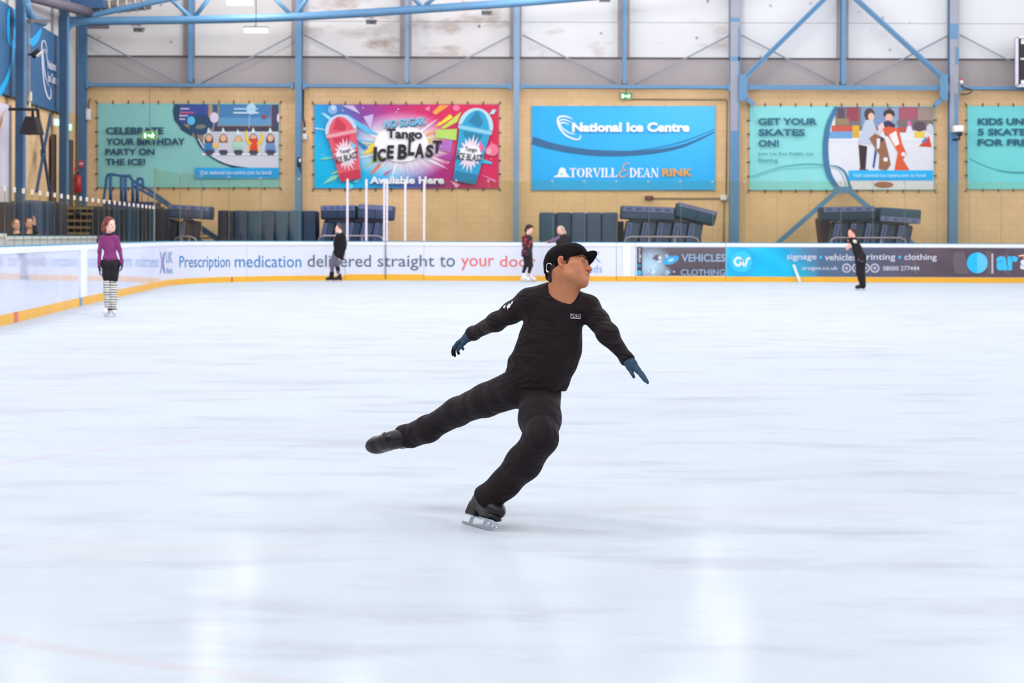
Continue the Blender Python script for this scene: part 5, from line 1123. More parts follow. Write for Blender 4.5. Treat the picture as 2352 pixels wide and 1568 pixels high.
def floor_z(px, py_top, Y):  # height in px from py_top to the floor
    _, dy = unroll(px, py_top); return H * ppm(Y) - dy
def upright_mat(px0, px1, pytop, kind, label, group, Y=YM, dp=1.1):
    h_ = floor_z((px0 + px1) / 2, pytop, Y); mat_((px0 + px1) / 2, pytop + h_ / 2, px1 - px0 - 1, h_, dp, 0, kind, label, group, None, Y)
def trolley(px0, px1, py, Y, label):
    k = ppm(Y); a = P(px0, py, Y); b = P(px1, py + 0.5, Y)
    t = thing('mat_trolley', label, 'trolley', ((a.x + b.x) / 2, Y, 0), 'mat trolleys')
    r = 0.035
    pts = [(a.x, Y, 0.3), (a.x, Y, a.z - 0.2), (a.x + 0.06, Y, a.z - 0.06), (a.x + 0.2, Y, a.z), (b.x - 0.2, Y, b.z), (b.x - 0.06, Y, b.z - 0.06), (b.x, Y, b.z - 0.2), (b.x, Y, 0.3)]
    mb = MB(); mb.tube(pts, r, 8); mb.build('hoop_rail', STEEL, t)
    for q in (0.33, 0.67): x = a.x + (b.x - a.x) * q; mb = MB(); mb.tube([(x, Y, 0.3), (x, Y, a.z)], r * 0.9, 8); mb.build('rail_post', STEEL, t)
    mb = MB(); mb.box(((a.x + b.x) / 2, Y + 0.6, 0.26), (b.x - a.x, 1.3, 0.08)); mb.build('deck', M('trolley_deck', (80, 80, 86), 0.6), t)
    for x in (a.x + 0.15, b.x - 0.15):
        for y in (Y + 0.1, Y + 1.1): mb = MB(); mb.tube([(x - 0.03, y, 0.11), (x + 0.03, y, 0.11)], 0.105, 12); mb.build('wheel', M('black_tyre', (30, 30, 32), 0.7), t)
    return t
def lean_mat(px, py_top, wpx, rot, kind, label, group, strip, Y, zb=0.38):
    """mat standing on the trolley deck and leaning: its top edge centre is given"""
    top = P(px, py_top, Y); R = Matrix.Rotation(math.radians(rot), 3, 'Y'); L_ = (top.z - zb) / math.cos(math.radians(rot))
    c = top - R @ Vector((0, 0, L_ / 2)); _ = ROLL
    cx = CX + c.x * F / Y; cy = CY - (c.z - H) * F / Y
    mat_(cx, cy + ROLL * (cx - CX), wpx, L_ * ppm(Y), 1.0, rot, kind, label, group, strip, Y, 9)
# stack behind the corner
trolley(400, 452, 543, 63.2, 'steel trolley behind the corner glass with two leaning mats')
mat_(439, 487, 96, 30, 1.1, 3, 'slate', 'slate blue mat lying on top of the small stack behind the corner glass', 'mats behind the corner', ('t', 9), 63.6)
lean_mat(403, 506, 24, 8, 'dark', 'dark leaning mat at the left of the small stack behind the corner glass', 'mats behind the corner', ('l', 6), 63.8)
lean_mat(442, 506, 36, 8, 'dark', 'dark leaning mat at the right of the small stack behind the corner glass', 'mats behind the corner', ('l', 8), 63.8)
# long upright row left of the gate
xs_ = [505, 528, 542, 573, 604, 635, 667, 699, 731]; kd = ['dark', 'dark', 'navy', 'teal', 'navy', 'teal', 'blue', 'navy']
nm_ = ['leftmost, darkest', 'second from the left', 'third from the left', 'fourth from the left', 'fifth from the left', 'sixth from the left', 'seventh from the left', 'rightmost']
for i in range(8): upright_mat(xs_[i], xs_[i + 1], 483.5 + (i % 2) * 0.8, kd[i], 'upright navy mat in the row left of the gate, ' + nm_[i], 'upright mats left of the gate', 65.0)
for i, x in enumerate((754, 784, 814, 843, 872)):
    lean_mat(x + 6, 510, 27, 12, ('navy', 'slate', 'navy', 'slate', 'slate')[i], 'leaning mat on the trolley behind the gate posts, %s' % ('leftmost', 'second from the left', 'middle one', 'second from the right', 'rightmost')[i], 'leaning mats behind the gate', ('l', 8), 64.6)
mat_(780, 488, 80, 32, 1.1, -1, 'navy', 'long navy mat lying on top at the left behind the gate posts', 'mats behind the gate', ('t', 11), 64.5, 5)
mat_(865, 488, 82, 34, 1.1, 3.0, 'slate', 'slate mat lying on top at the right behind the gate posts', 'mats behind the gate', ('t', 10), 64.5, 0)
trolley(730, 882, 541.5, 63.6, 'steel mat trolley behind the gate posts')
# group behind the leaning person
xs_ = [1238, 1276, 1311, 1345, 1380, 1418]
for i in range(5): upright_mat(xs_[i], xs_[i + 1], 488, ('teal', 'navy', 'slate', 'slate', 'slate')[i], 'rounded upright mat behind the leaning person, %s' % ('leftmost', 'second from the left', 'middle one', 'second from the right', 'rightmost')[i], 'upright mats behind the leaning person', 65.0)
upright_mat(1418, 1431, 508, 'maroon', 'narrow maroon mat end between the upright row and the leaning mats', 'mats behind the leaning person', 65.95)
for i, x in enumerate((1450, 1486, 1521, 1557, 1592)): lean_mat(x + 5, 509 + (i > 2) * 2, 32, 10, 'slate', 'leaning mat on the trolley left of the wide grey column, %s' % ('leftmost', 'second from the left', 'middle one', 'second from the right', 'rightmost')[i], 'leaning mats left of the wide grey column', ('l', 11), 64.6)
mat_(1486, 490, 121, 31, 1.1, 2, 'slate', 'long lilac topped mat lying on the leaning mats left of the wide grey column', 'mats left of the wide grey column', ('t', 12), 64.5, 5)
mat_(1596, 492, 92, 34, 1.1, 14, 'teal', 'tilted teal mat sticking out right on top of the stack', 'mats left of the wide grey column', ('t', 8), 64.5, 0)
trolley(1434, 1606, 544, 63.6, 'steel mat trolley left of the wide grey column')
for a, b, y, wh in ((742, 884, 499, 'behind the gate posts'), (1440, 1610, 499, 'left of the wide grey column'), (1926, 2088, 502, 'under the skates banner')):
    mat_((a + b) / 2, y + floor_z((a + b) / 2, y, 65.75) / 2, b - a, floor_z((a + b) / 2, y, 65.75), 0.4, 0, 'dark', 'dark backing added for shade behind the leaning mats ' + wh, 'added dark backing', None, 65.75)  # dark slabs added so the gaps between the mats look shaded
# right group under the skates banner
lean_mat(1888, 500, 24, -7, 'maroon', 'dark mat end at the left of the stack under the skates banner', 'mats under the skates banner', None, 66.1, 0.03)
for i, x in enumerate((1924, 1961, 1996, 2032, 2070)): lean_mat(x + 5, 511 + (i > 2) * 3 + (i > 3) * 2, 33, 11, 'navy', 'leaning mat on the trolley under the skates banner, %s' % ('leftmost', 'second from the left', 'middle one', 'second from the right', 'rightmost')[i], 'leaning mats under the skates banner', ('l', 11), 64.6)
mat_(1944, 491, 122, 33, 1.1, -1.5, 'navy', 'navy mat lying on top at the left under the skates banner', 'mats under the skates banner', ('t', 11), 64.5, 5)
mat_(2061, 495, 94, 32, 1.1, 4, 'teal', 'navy mat lying on top at the right under the skates banner', 'mats under the skates banner', ('b', 11), 64.5, 4)
trolley(1906, 2082, 546, 63.6, 'steel mat trolley under the skates banner')

# ------------------------------------------------------------------ behind the left boards
def left_mat(Y0, off0, w_, h_, dp, kind, label):
    x = float(np.interp(Y0, [p[1] for p in PATH[:len(PATH) // 2]], [p[0] for p in PATH[:len(PATH) // 2]])) - off0
    c = Vector((x, Y0, h_ / 2)); t = thing('crash_mat', label, 'mat', (x, Y0, 0), 'mats behind the left boards')
    mb = MB(); mb.rbox(c, (w_, dp, h_), 0.05); mb.build('padding', MATC[kind], t)
    mb = MB(); mb.rbox(c, (w_ * 1.01, dp * 1.01, 0.03), 0.01); mb.build('seam_strap', MATC['dark'], t)
lab_ = ['first', 'second', 'third', 'fourth', 'fifth', 'sixth', 'seventh', 'eighth']
def px_mat(px0, px1, pytop, Y, kind, label):
    h_ = floor_z((px0 + px1) / 2, pytop, Y); mat_((px0 + px1) / 2, pytop + h_ / 2, px1 - px0 - 0.6, h_, 0.9, 0, kind, label, 'upright mats behind the left glass', None, Y)
xs_ = [232, 249, 262, 281, 294, 311, 327, 345, 362, 384]
for i in range(9): px_mat(xs_[i], xs_[i + 1], 477 + (0, 3, 1, 4, 0, 2, 1, 0, 2)[i], 61.5, ('navy', 'dark', 'navy', 'dark', 'teal', 'navy', 'dark', 'navy', 'dark')[i], 'tall dark mat behind the left glass, right of the bleacher, %s from the left' % (lab_ + ['ninth'])[i])
for i, (a, b, yt) in enumerate(((0, 30, 464), (31, 62, 462), (62, 92, 460), (93, 117, 462), (118, 146, 464))): px_mat(a, b, yt, 50.0 + i * 0.9, ('dark', 'navy', 'slate', 'navy', 'dark')[i], 'dark mat behind the left glass by the side wall, %s from the left' % lab_[i])
# bleacher with brown treads
c = P(182, 500, 58.0); t = thing('bleacher', 'folded bleacher with brown treads behind the left glass', 'bleacher', (c.x, 58.0, 0)); k = ppm(58.0)
mb = MB(); h_ = floor_z(182, 472, 58.6) / k; mb.box((c.x, 58.9, h_ / 2), (86 / k, 1.0, h_)); mb.build('body', MATC['dark'], t)
for i, y in enumerate((478, 491, 507, 522, 536)):
    q = P(176, y, 58.2); mb = MB(); mb.box((q.x + i * -0.04, 58.2 - i * 0.06, q.z), ((72 + i * 4) / k, 0.35, 0.07)); mb.build('tread', M('brown_tread', (122, 100, 72), 0.6), t)
    mb = MB(); mb.box((q.x, 58.42, q.z - 0.09), (70 / k, 0.05, 0.14)); mb.build('riser', M('dark_riser', (58, 52, 58), 0.7), t)
q = P(176, 489, 57.9); mb = MB(); mb.rbox((q.x, 57.95, q.z), (0.2, 0.2, 0.12), 0.02); mb.build('bracket', M('black_metal', (34, 34, 38), 0.4), t)
# white inner barrier behind the left boards
def inner(Y0, Y1, off, z1, label):
    s0, s1 = sY(Y0), sY(Y1); p, nn = path_at((s0 + s1) / 2); t = thing('barrier', label, 'barrier', (p.x - nn.x * off, p.y - nn.y * off, 0), 'white barriers behind the left boards')
    sweep(s0, s1, 0.0, z1, -off - 0.06, -off, 1.0).build('panel', WHITE, t); sweep(s0, s1, z1, z1 + 0.06, -off - 0.10, -off + 0.02, 1.0).build('top_rail', RAIL, t); sweep(s0, s1, z1 + 0.06, z1 + 0.075, -off - 0.10, -off + 0.01, 1.0).build('rail_cap', TEAL, t)
inner(30.0, 39.2, 1.6, 1.31, 'white inner barrier behind the two people at the left edge'); inner(39.4, 44.2, 1.6, 1.26, 'white inner barrier behind the glass left of the purple skater'); inner(44.4, 51.6, 1.6, 1.26, 'white inner barrier behind the glass right of the purple skater')
# staircase with blue handrails in the corner
YS = 65.6; kS = ppm(YS); STB = M('stair_rail_blue', (54, 92, 132), 0.45)
t = thing('staircase', 'blue railed staircase coming down to the right in the far left corner', 'stairs', (P(330, 500, YS).x, YS, 0))
def rail(pts, r=0.045, dY=0.0): mb = MB(); mb.tube([P(x, y, YS + dY) for x, y in crom(pts, 4)], r, 8); mb.build('handrail', STB, t)
zl = P(260, 463, YS).z
a = P(236, 463, YS); b = P(352, 463, YS); mb = MB(); mb.box(((a.x + b.x) / 2, YS + 0.7, zl - 0.12), (b.x - a.x, 1.4, 0.24)); mb.build('landing', M('stair_landing', (62, 66, 106), 0.6), t)
for x in (a.x + 0.1, b.x - 0.1): mb = MB(); mb.box((x, YS + 1.2, (zl - 0.24) / 2), (0.12, 0.12, zl - 0.24)); mb.build('landing_post', STB, t)
rail([(238, 458), (243, 425), (245, 408), (250, 401), (262, 400)]); rail([(246, 401), (262, 401), (282, 404), (296, 404), (303, 410)])
for x, y0 in ((254, 401), (279, 405), (288, 405), (305, 412), (316, 415)): mb = MB(); mb.tube([P(x, y0, YS), P(x, 463, YS)], 0.055, 8); mb.build('rail_post', STB, t)
rail([(316, 428), (316, 412), (322, 410), (327, 412), (328, 425)]); rail([(290, 406), (298, 403), (305, 414), (350, 440), (385, 465), (440, 505), (505, 548)]); rail([(305, 425), (352, 452), (388, 474), (440, 513), (505, 556)]); rail([(340, 441), (388, 470), (505, 552)], 0.03, 0.9)
n = 14
for i in range(n):
    x = 330 + i * 13.5; y = 463 + i * 8.9; q = P(x, y, YS); mb = MB(); mb.box((q.x + 0.12, YS + 0.7, max(0.05, q.z - 0.05)), (0.3, 1.3, 0.05)); mb.build('tread', M('stair_tread', (92, 90, 100), 0.6), t)
mb = MB(); q0, q1 = P(326, 472, YS + 0.04), P(510, 592, YS + 0.04); mb.bar(q0, q1, 0.06, 0.28, (0, 0, 1)); mb.build('stringer', STB, t)
for i in range(10): x = 312 + i * 14; y = 432 + i * 9.6; mb = MB(); mb.tube([P(x, y, YS), P(x, y + 34, YS)], 0.012, 6); mb.build('baluster', M('dark_baluster', (70, 60, 56), 0.6), t)
# ------------------------------------------------------------------ people
SKIN = attr_mat('skin', 0.5, 0.35, 0.08, 60, 0.05, 14)
def fabric(name, c, scale=5.5, stretch=(0.7, 1.0, 1.9), strength=0.55):
    """soft cloth: wide creases running across, fine weave, a little sheen"""
    m = M(name, c, 0.8, spec=0.15, var=0.12, scale=9); nt = m.node_tree; b = nt.nodes['Principled BSDF']; N = nt.nodes.new; L = nt.links.new
    b.inputs['Sheen Weight'].default_value = 0.04; b.inputs['Sheen Roughness'].default_value = 0.5
    tc = N('ShaderNodeTexCoord'); mp = N('ShaderNodeMapping'); mp.inputs['Scale'].default_value = stretch; mp.inputs['Rotation'].default_value = (0, 0.35, 0); L(tc.outputs['Object'], mp.inputs[0])
    n = N('ShaderNodeTexNoise'); n.inputs['Scale'].default_value = scale; n.inputs['Detail'].default_value = 2; n.inputs['Distortion'].default_value = 0.6; L(mp.outputs[0], n.inputs['Vector'])
    r = N('ShaderNodeMath'); r.operation = 'PINGPONG'; r.inputs[1].default_value = 0.11; L(n.outputs['Fac'], r.inputs[0])
    bp = N('ShaderNodeBump'); bp.inputs['Strength'].default_value = strength; bp.inputs['Distance'].default_value = 0.16; L(r.outputs[0], bp.inputs['Height'])
    n2 = N('ShaderNodeTexNoise'); n2.inputs['Scale'].default_value = 160; L(tc.outputs['Object'], n2.inputs['Vector'])
    b2 = N('ShaderNodeBump'); b2.inputs['Strength'].default_value = 0.2; b2.inputs['Distance'].default_value = 0.01; L(n2.outputs['Fac'], b2.inputs['Height']); L(bp.outputs[0], b2.inputs['Normal']); L(b2.outputs[0], b.inputs['Normal'])
    return m
BLACK_KNIT = fabric('black_jersey', (34, 26, 28))
BLACK_CLOTH = fabric('black_trouser_cloth', (33, 25, 28), 4.5, (0.9, 1.0, 1.6), 0.42)
BLACK_LEATHER = M('black_leather', (27, 24, 26), 0.40, spec=0.35, var=0.1, scale=12, bump=0.15, bscale=30)
WHITE_LEATHER = M('white_leather', (228, 226, 230), 0.45, var=0.05, scale=9); CHROME = M('blade_steel', (214, 220, 230), 0.18, 0.95, var=0.04)
def frame(f, u):
    f = Vector(f).normalized(); u = Vector(u); u = (u - f * u.dot(f)).normalized(); l = u.cross(f)
    return Matrix((f, l, u)).transposed()           # columns: forward, left, up

class Head:
    """head built about the point between the ears; f forward, l left, u up"""
    def __init__(s, O, R, sc=1.0, sf=0.98, sl=1.0, su=0.90):
        s.O = Vector(O); s.R = R; s.k = (sf * sc, sl * sc, su * sc); s.sc = sc
    def __call__(s, f, l, u): return s.O + s.R @ Vector((f * s.k[0], l * s.k[1], u * s.k[2]))
    def r(s, a, b, c): return (a * s.k[0], b * s.k[1], c * s.k[2])
    def add(s, S, fine=True, neck=None):
        sc = s.sc; E = lambda f, l, u, a, b, c, k=0.02, sub=False: S.e(s(f, l, u), s.r(a, b, c), s.R, k * sc, sub)
        C = lambda p, q, ra, rb, k=0.012, sub=False: S.c(s(*p), s(*q), ra * sc, rb * sc, k * sc, sub)
        E(-0.006, 0, 0.055, 0.096, 0.076, 0.080); E(0.045, 0, 0.050, 0.048, 0.060, 0.054, 0.03); E(0.045, 0, -0.022, 0.046, 0.060, 0.070, 0.03)
        for q in (-1, 1):
            C((0.004, 0.054 * q, -0.040), (0.028, 0.050 * q, -0.082), 0.020, 0.017, 0.03); C((0.028, 0.050 * q, -0.082), (0.078, 0.016 * q, -0.104), 0.017, 0.016, 0.03)
            E(0.058, 0.045 * q, -0.016, 0.028, 0.022, 0.022, 0.025)
        E(0.078, 0, -0.104, 0.020, 0.024, 0.017, 0.02)
        C((0.030, 0, -0.06), (0.062, 0, -0.07), 0.042, 0.036, 0.03)
        if neck: pass
        C((0.086, -0.036, 0.031), (0.092, 0, 0.029), 0.010, 0.009, 0.018); C((0.086, 0.036, 0.031), (0.092, 0, 0.029), 0.010, 0.009, 0.018)
        C((0.090, 0, 0.024), (0.113, 0, -0.018), 0.008, 0.011, 0.012); E(0.114, 0, -0.026, 0.0135, 0.0150, 0.0125, 0.01)
        for q in (-1, 1): E(0.103, 0.0175 * q, -0.030, 0.0130, 0.0095, 0.0105, 0.006)
        E(0.080, 0, -0.062, 0.0225, 0.029, 0.022, 0.018)
        for q in (-1, 1):
            E(0.098, 0.033 * q, 0.011, 0.015, 0.019, 0.0105, 0.008, True)
            E(-0.006, 0.0765 * q, 0.002, 0.0125, 0.0065, 0.031, 0.006)
            C((-0.002, 0.077 * q, -0.028), (0.002, 0.074 * q, -0.038), 0.007, 0.006, 0.006)
            if fine:
                hx = [(0.005, 0.017), (0.002, 0.027), (-0.006, 0.031), (-0.0135, 0.025), (-0.016, 0.009), (-0.013, -0.010), (-0.007, -0.023), (0.0, -0.031)]
                for (f0, u0), (f1, u1) in zip(hx, hx[1:]): C((f0, 0.083 * q, u0), (f1, 0.083 * q, u1), 0.0040, 0.0040, 0.007)
                C((-0.010, 0.083 * q, -0.016), (-0.012, 0.0825 * q, 0.012), 0.0032, 0.0032, 0.004); E(0.000, 0.0850 * q, -0.002, 0.0085, 0.0065, 0.013, 0.003, True)
                E(0.001, 0.080 * q, -0.006, 0.0055, 0.012, 0.0075, 0.003, True); E(0.009, 0.081 * q, -0.004, 0.004, 0.005, 0.008, 0.004)
                C((0.078, 0.047 * q, 0.013), (0.0905, 0.032 * q, 0.0230), 0.0032, 0.0038, 0.004); C((0.0905, 0.032 * q, 0.0230), (0.088, 0.018 * q, 0.012), 0.0042, 0.003, 0.004)
                C((0.078, 0.047 * q, 0.012), (0.0885, 0.032 * q, 0.0015), 0.003, 0.0035, 0.004); C((0.0885, 0.032 * q, 0.0015), (0.087, 0.018 * q, 0.010), 0.0035, 0.003, 0.004)
                E(0.1075, 0.0105 * q, -0.0405, 0.0075, 0.0052, 0.0065, 0.003, True)
                C((0.082, 0.029 * q, -0.0655), (0.1035, 0.006 * q, -0.0585), 0.0055, 0.0088, 0.006); C((0.081, 0.027 * q, -0.0695), (0.1010, 0.005 * q, -0.0765), 0.0060, 0.0098, 0.006)
                C((0.087, 0.033 * q, -0.0685), (0.116, 0, -0.0665), 0.0016, 0.0024, 0.002, True)
                E(0.062, 0.040 * q, -0.052, 0.020, 0.016, 0.024, 0.025)
        if fine: C((0.104, 0, -0.042), (0.106, 0, -0.054), 0.0015, 0.003, 0.006, True)
        return s
    def eyes(s, parent, iris=(46, 30, 22)):
        for q in (-1, 1):
            mb = MB(); c = s(0.0785, 0.032 * q, 0.0122); r = 0.0124 * s.sc
            # eyeball as a small globe; iris turned the way the head looks
            vs = []; cs = []; n, m = 16, 10
            for j in range(m + 1):
                a = math.pi * j / m
                for i in range(n):
                    t = 2 * math.pi * i / n; vs.append(c + s.R @ Vector((math.cos(a) * r, math.sin(a) * math.cos(t) * r, math.sin(a) * math.sin(t) * r)))
                    cs.append((18, 14, 12) if j == 0 else iris if j <= 2 else (226, 216, 208))
            fs = [(j * n + i, j * n + (i + 1) % n, (j + 1) * n + (i + 1) % n, (j + 1) * n + i) for j in range(m) for i in range(n)]
            mb.add(vs, fs, cs, True); mb.build('eye', attr_mat('eye_wet', 0.3, 0.3, mottled=0.0), parent)
    def skin(s, base):
        Ri = np.array(s.R).T; O = np.array(s.O); k = np.array(s.k); B = np.array(rgb(base))
        lip = np.array(rgb((min(255, base[0] * 0.86), base[1] * 0.66, base[2] * 0.70))); red = np.array(rgb((base[0] * 0.97, base[1] * 0.82, base[2] * 0.80))); beard = np.array(rgb((base[0] * 0.88, base[1] * 0.86, base[2] * 0.86)))
        def fn(v):
            q = ((v - O) @ Ri.T) / k
            def g(f, l, u, a, b, c): return np.exp(-(((q[:, 0] - f) / a) ** 2 + ((np.abs(q[:, 1]) - l) / b) ** 2 + ((q[:, 2] - u) / c) ** 2))[:, None]
            c = np.repeat(B[None], len(v), 0)
            for w, col in ((0.5 * g(0.06, 0.045, -0.02, 0.03, 0.02, 0.02), red), (0.6 * g(-0.005, 0.085, 0, 0.02, 0.012, 0.03), red), (0.6 * g(0.115, 0, -0.026, 0.015, 0.02, 0.015), red), (0.35 * g(0.08, 0, -0.09, 0.03, 0.03, 0.025), beard), (0.85 * np.minimum(1, 1.5 * g(0.101, 0, -0.067, 0.014, 0.020, 0.0085)), lip)):
                c = c * (1 - w) + col * w
            return c
        return fn

def hand(S, W, d, n, side, L=0.185, curl=0.4, sp=0.9, thumb=0.8, k=0.003):
    """palm and five fingers: W wrist, d towards the fingers, n palm side, side = towards the thumb"""
    W = Vector(W); d = Vector(d).normalized(); n = Vector(n); n = (n - d * n.dot(d)).normalized(); t = Vector(side); t = (t - d * t.dot(d) - n * t.dot(n)).normalized()
    s = L / 0.185; cols = []
    for i, (off, kn, l1, l2, l3) in enumerate(((0.030, 0.092, 0.040, 0.024, 0.018), (0.010, 0.098, 0.044, 0.028, 0.019), (-0.010, 0.094, 0.041, 0.026, 0.018), (-0.029, 0.084, 0.032, 0.020, 0.016))):
        base = W + (d * 0.012 + t * off * 0.45) * s; K = W + (d * kn + t * off * sp) * s
        S.c(base, K, 0.0165 * s, 0.0105 * s, 0.014 * s)
        p = K; a = curl * (0.75 + 0.12 * i); dd = d + t * off * 1.2
        for j, l in enumerate((l1, l2, l3)):
            ang = a * (0.7, 1.6, 2.2)[j]; q = p + (dd * math.cos(ang) + n * math.sin(ang)) * l * s
            S.c(p, q, (0.0098, 0.0090, 0.0082)[j] * s, (0.0090, 0.0082, 0.0072)[j] * s, k); p = q
    b0 = W + (d * 0.022 + t * 0.018 + n * 0.006) * s; b1 = b0 + (d * 0.026 + t * 0.030 * thumb + n * 0.012) * s; b2 = b1 + (d * 0.030 + t * 0.014 * thumb + n * 0.008) * s; b3 = b2 + (d * 0.024 + n * 0.010) * s
    S.c(b0, b1, 0.016 * s, 0.0125 * s, 0.012 * s); S.c(b1, b2, 0.0120 * s, 0.0105 * s, 0.004); S.c(b2, b3, 0.0105 * s, 0.0085 * s, 0.004)
    return S

def skate(parent, O, fwd, up, mat, sc=1.0, res=0.006, shaft=0.16, lace=True, lace_mat=None, heel_mat=None, ext=None):
    """figure skate; O = middle of the blade's running edge"""
    R = frame(fwd, up); g = lambda f, l, u: Vector(O) + R @ Vector((f * sc, l * sc, u * sc))
    S = SDF(); r = lambda a, b, c: (a * sc, b * sc, c * sc)
    S.e(g(0.095, 0, 0.098), r(0.062, 0.044, 0.038), R, 0.02 * sc); S.c(g(0.08, 0, 0.105), g(-0.01, 0, 0.135), 0.042 * sc, 0.042 * sc, 0.03 * sc); S.e(g(-0.075, 0, 0.125), r(0.048, 0.036, 0.045), R, 0.03 * sc)
    if ext is None: S.c(g(-0.045, 0, 0.14), g(-0.062, 0, 0.14 + shaft), 0.044 * sc, 0.047 * sc, 0.03 * sc); S.c(g(0.01, 0, 0.145), g(-0.035, 0, 0.14 + shaft), 0.03 * sc, 0.036 * sc, 0.03 * sc)
    else: S.c(g(-0.045, 0, 0.14), ext, 0.044 * sc, 0.040 * sc, 0.03 * sc); S.c(g(0.02, 0, 0.135), g(-0.02, 0, 0.125).lerp(Vector(ext), 0.8), 0.032 * sc, 0.034 * sc, 0.04 * sc)
    S.c(g(0.06, 0, 0.080), g(-0.10, 0, 0.092), 0.034 * sc, 0.030 * sc, 0.02 * sc)
    S.cut(g(0, 0, 0.060), R @ Vector((0, 0, -1.0)), 0.003)
    b = S.build('ice_skate', mat, res * sc, parent)
    S = SDF(); S.e(g(0.085, 0, 0.064), r(0.071, 0.041, 0.018), R, 0.01 * sc); S.e(g(0.035, 0, 0.066), r(0.050, 0.034, 0.017), R, 0.01 * sc)
    S.b(g(-0.074, 0, 0.078), r(0.036, 0.023, 0.026), R, 0.008 * sc, 0.01 * sc); S.c(g(-0.06, 0, 0.088), g(0.03, 0, 0.072), 0.017 * sc, 0.014 * sc, 0.012 * sc)
    S.cut(g(0, 0, 0.0475), R @ Vector((0, 0, -1.0)), 0.002)
    S.build('sole', heel_mat or mat, max(0.004, res * 0.9) * sc, b)
    mb = MB(); prof = [(-0.150, 0.004), (-0.135, 0.0), (0.0, -0.001), (0.125, 0.0), (0.150, 0.010), (0.166, 0.020), (0.163, 0.027), (0.13, 0.016), (0.0, 0.011), (-0.13, 0.012), (-0.148, 0.012)]; n = len(prof); vs = []
    for q in (-1, 1): vs += [g(f, q * 0.0028, u) for f, u in prof]
    mb.add(vs, [tuple(range(n)), tuple(range(2 * n - 1, n - 1, -1))] + [(i, (i + 1) % n, (i + 1) % n + n, i + n) for i in range(n)])
    for f, u1 in ((-0.075, 0.046), (0.055, 0.046), (0.115, 0.047)): mb.box(g(f, 0, (0.012 + u1) / 2), (0.020 * sc, 0.009 * sc, (u1 - 0.010) * sc), R)
    mb.box(g(-0.075, 0, 0.0445), (0.085 * sc, 0.050 * sc, 0.004 * sc), R); mb.box(g(0.078, 0, 0.0445), (0.120 * sc, 0.056 * sc, 0.004 * sc), R)
    mb.build('blade', CHROME, b)
    if lace:
        mb = MB()
        for i in range(6):
            f = 0.055 - i * 0.018; u = 0.146 + i * 0.012 + (i > 3) * 0.012 * (i - 3); w_ = 0.024
            if i > 3: f += 0.012 * (i - 3)
            mb.tube([g(f, -w_, u - 0.008), g(f - 0.004, 0, u + 0.004), g(f - 0.016, w_, u - 0.002)], 0.0032 * sc, 6); mb.tube([g(f, w_, u - 0.008), g(f - 0.004, 0, u + 0.005), g(f - 0.016, -w_, u - 0.002)], 0.0032 * sc, 6)
        mb.build('lace', lace_mat or M('black_lace', (52, 50, 54), 0.6), b)
    return b

# ---- the skater in black in front
Y0 = 9.33; K0 = F / Y0
def J(px, py, dy=0.0): return P(px, py, Y0 + dy)
def rp(v): return v / K0
man = thing('person', 'skater in black cap, black top and trousers gliding on one leg in front', 'person', J(1105, 1213))
man.location.z = 0
fw = Vector((0.965, -0.26, 0)); pitch, roll = math.radians(10), math.radians(29)
fv = (fw.normalized() * math.cos(pitch) + Vector((0, 0, math.sin(pitch)))).normalized(); R0 = frame(fv, (0, 0, 1))
u_ = R0.col[2] * math.cos(roll) + R0.col[1] * math.sin(roll); RH = frame(fv, u_)
HD = Head(J(1302, 619, -0.02), RH, 1.0, 0.95, 1.0, 0.77)
# joints
shR, elR, wrR = J(1213, 692, 0.0), J(1139, 739, 0.14), J(1088, 765, 0.34)
shL, elL, wrL = J(1351, 705, 0.02), J(1396, 767, -0.12), J(1440, 825, -0.20)
nk = J(1290, 688, 0.01)
hipL, kneeL, ankL = J(1240, 912, 0.05), J(1243, 1006, -0.22), J(1112, 1152, 0.02)
hipR, kneeR, ankR = J(1182, 893, 0.06), J(1052, 944, 0.36), J(930, 1006, 0.62)
S = SDF(); HD.add(S)
S.c(HD(-0.022, 0, -0.030), nk, 0.056, 0.062, 0.03); S.c(HD(0.02, 0, -0.075), J(1298, 690, -0.035), 0.034, 0.036, 0.03)
S.c(HD(-0.005, -0.058, -0.035), J(1302, 692, -0.05), 0.010, 0.011, 0.018)       # neck muscle towards the camera side
S.c(shR, shL, rp(17), rp(17), 0.04); S.c(J(1278, 715), J(1262, 800, 0.01), rp(52), rp(52), 0.05, False, 0.62); S.c(J(1262, 800, 0.01), J(1228, 885, 0.04), rp(52), rp(50), 0.05, False, 0.62)
S.chain([shR, elR, wrR], [rp(19), rp(14), rp(10)], 0.02); S.chain([shL, elL, wrL], [rp(19), rp(14), rp(10)], 0.02)
S.chain([hipL, kneeL, ankL.lerp(kneeL, 0.25)], [rp(36), rp(27), rp(16)], 0.03); S.chain([hipR, kneeR, ankR.lerp(kneeR, 0.25)], [rp(34), rp(24), rp(16)], 0.03)
lo = np.array(J(1252, 702, 0)) ; hi = np.array(J(1366, 562, 0)); lo[1] = Y0 - 0.16; hi[1] = Y0 + 0.13
S.build('body', SKIN, 0.014, man, fine=(lo, hi, 0.0023), colfn=HD.skin((192, 124, 87)))
HD.eyes(man)
mb = MB()
for q in (-1, 1): mb.tube([HD(0.1045, 0.012 * q, 0.031), HD(0.103, 0.026 * q, 0.036), HD(0.0965, 0.040 * q, 0.037), HD(0.083, 0.053 * q, 0.032)], [0.0016, 0.0028, 0.0026, 0.0012], 8)
mb.build('eyebrow', M('dark_brow', (52, 38, 34), 0.8), man)
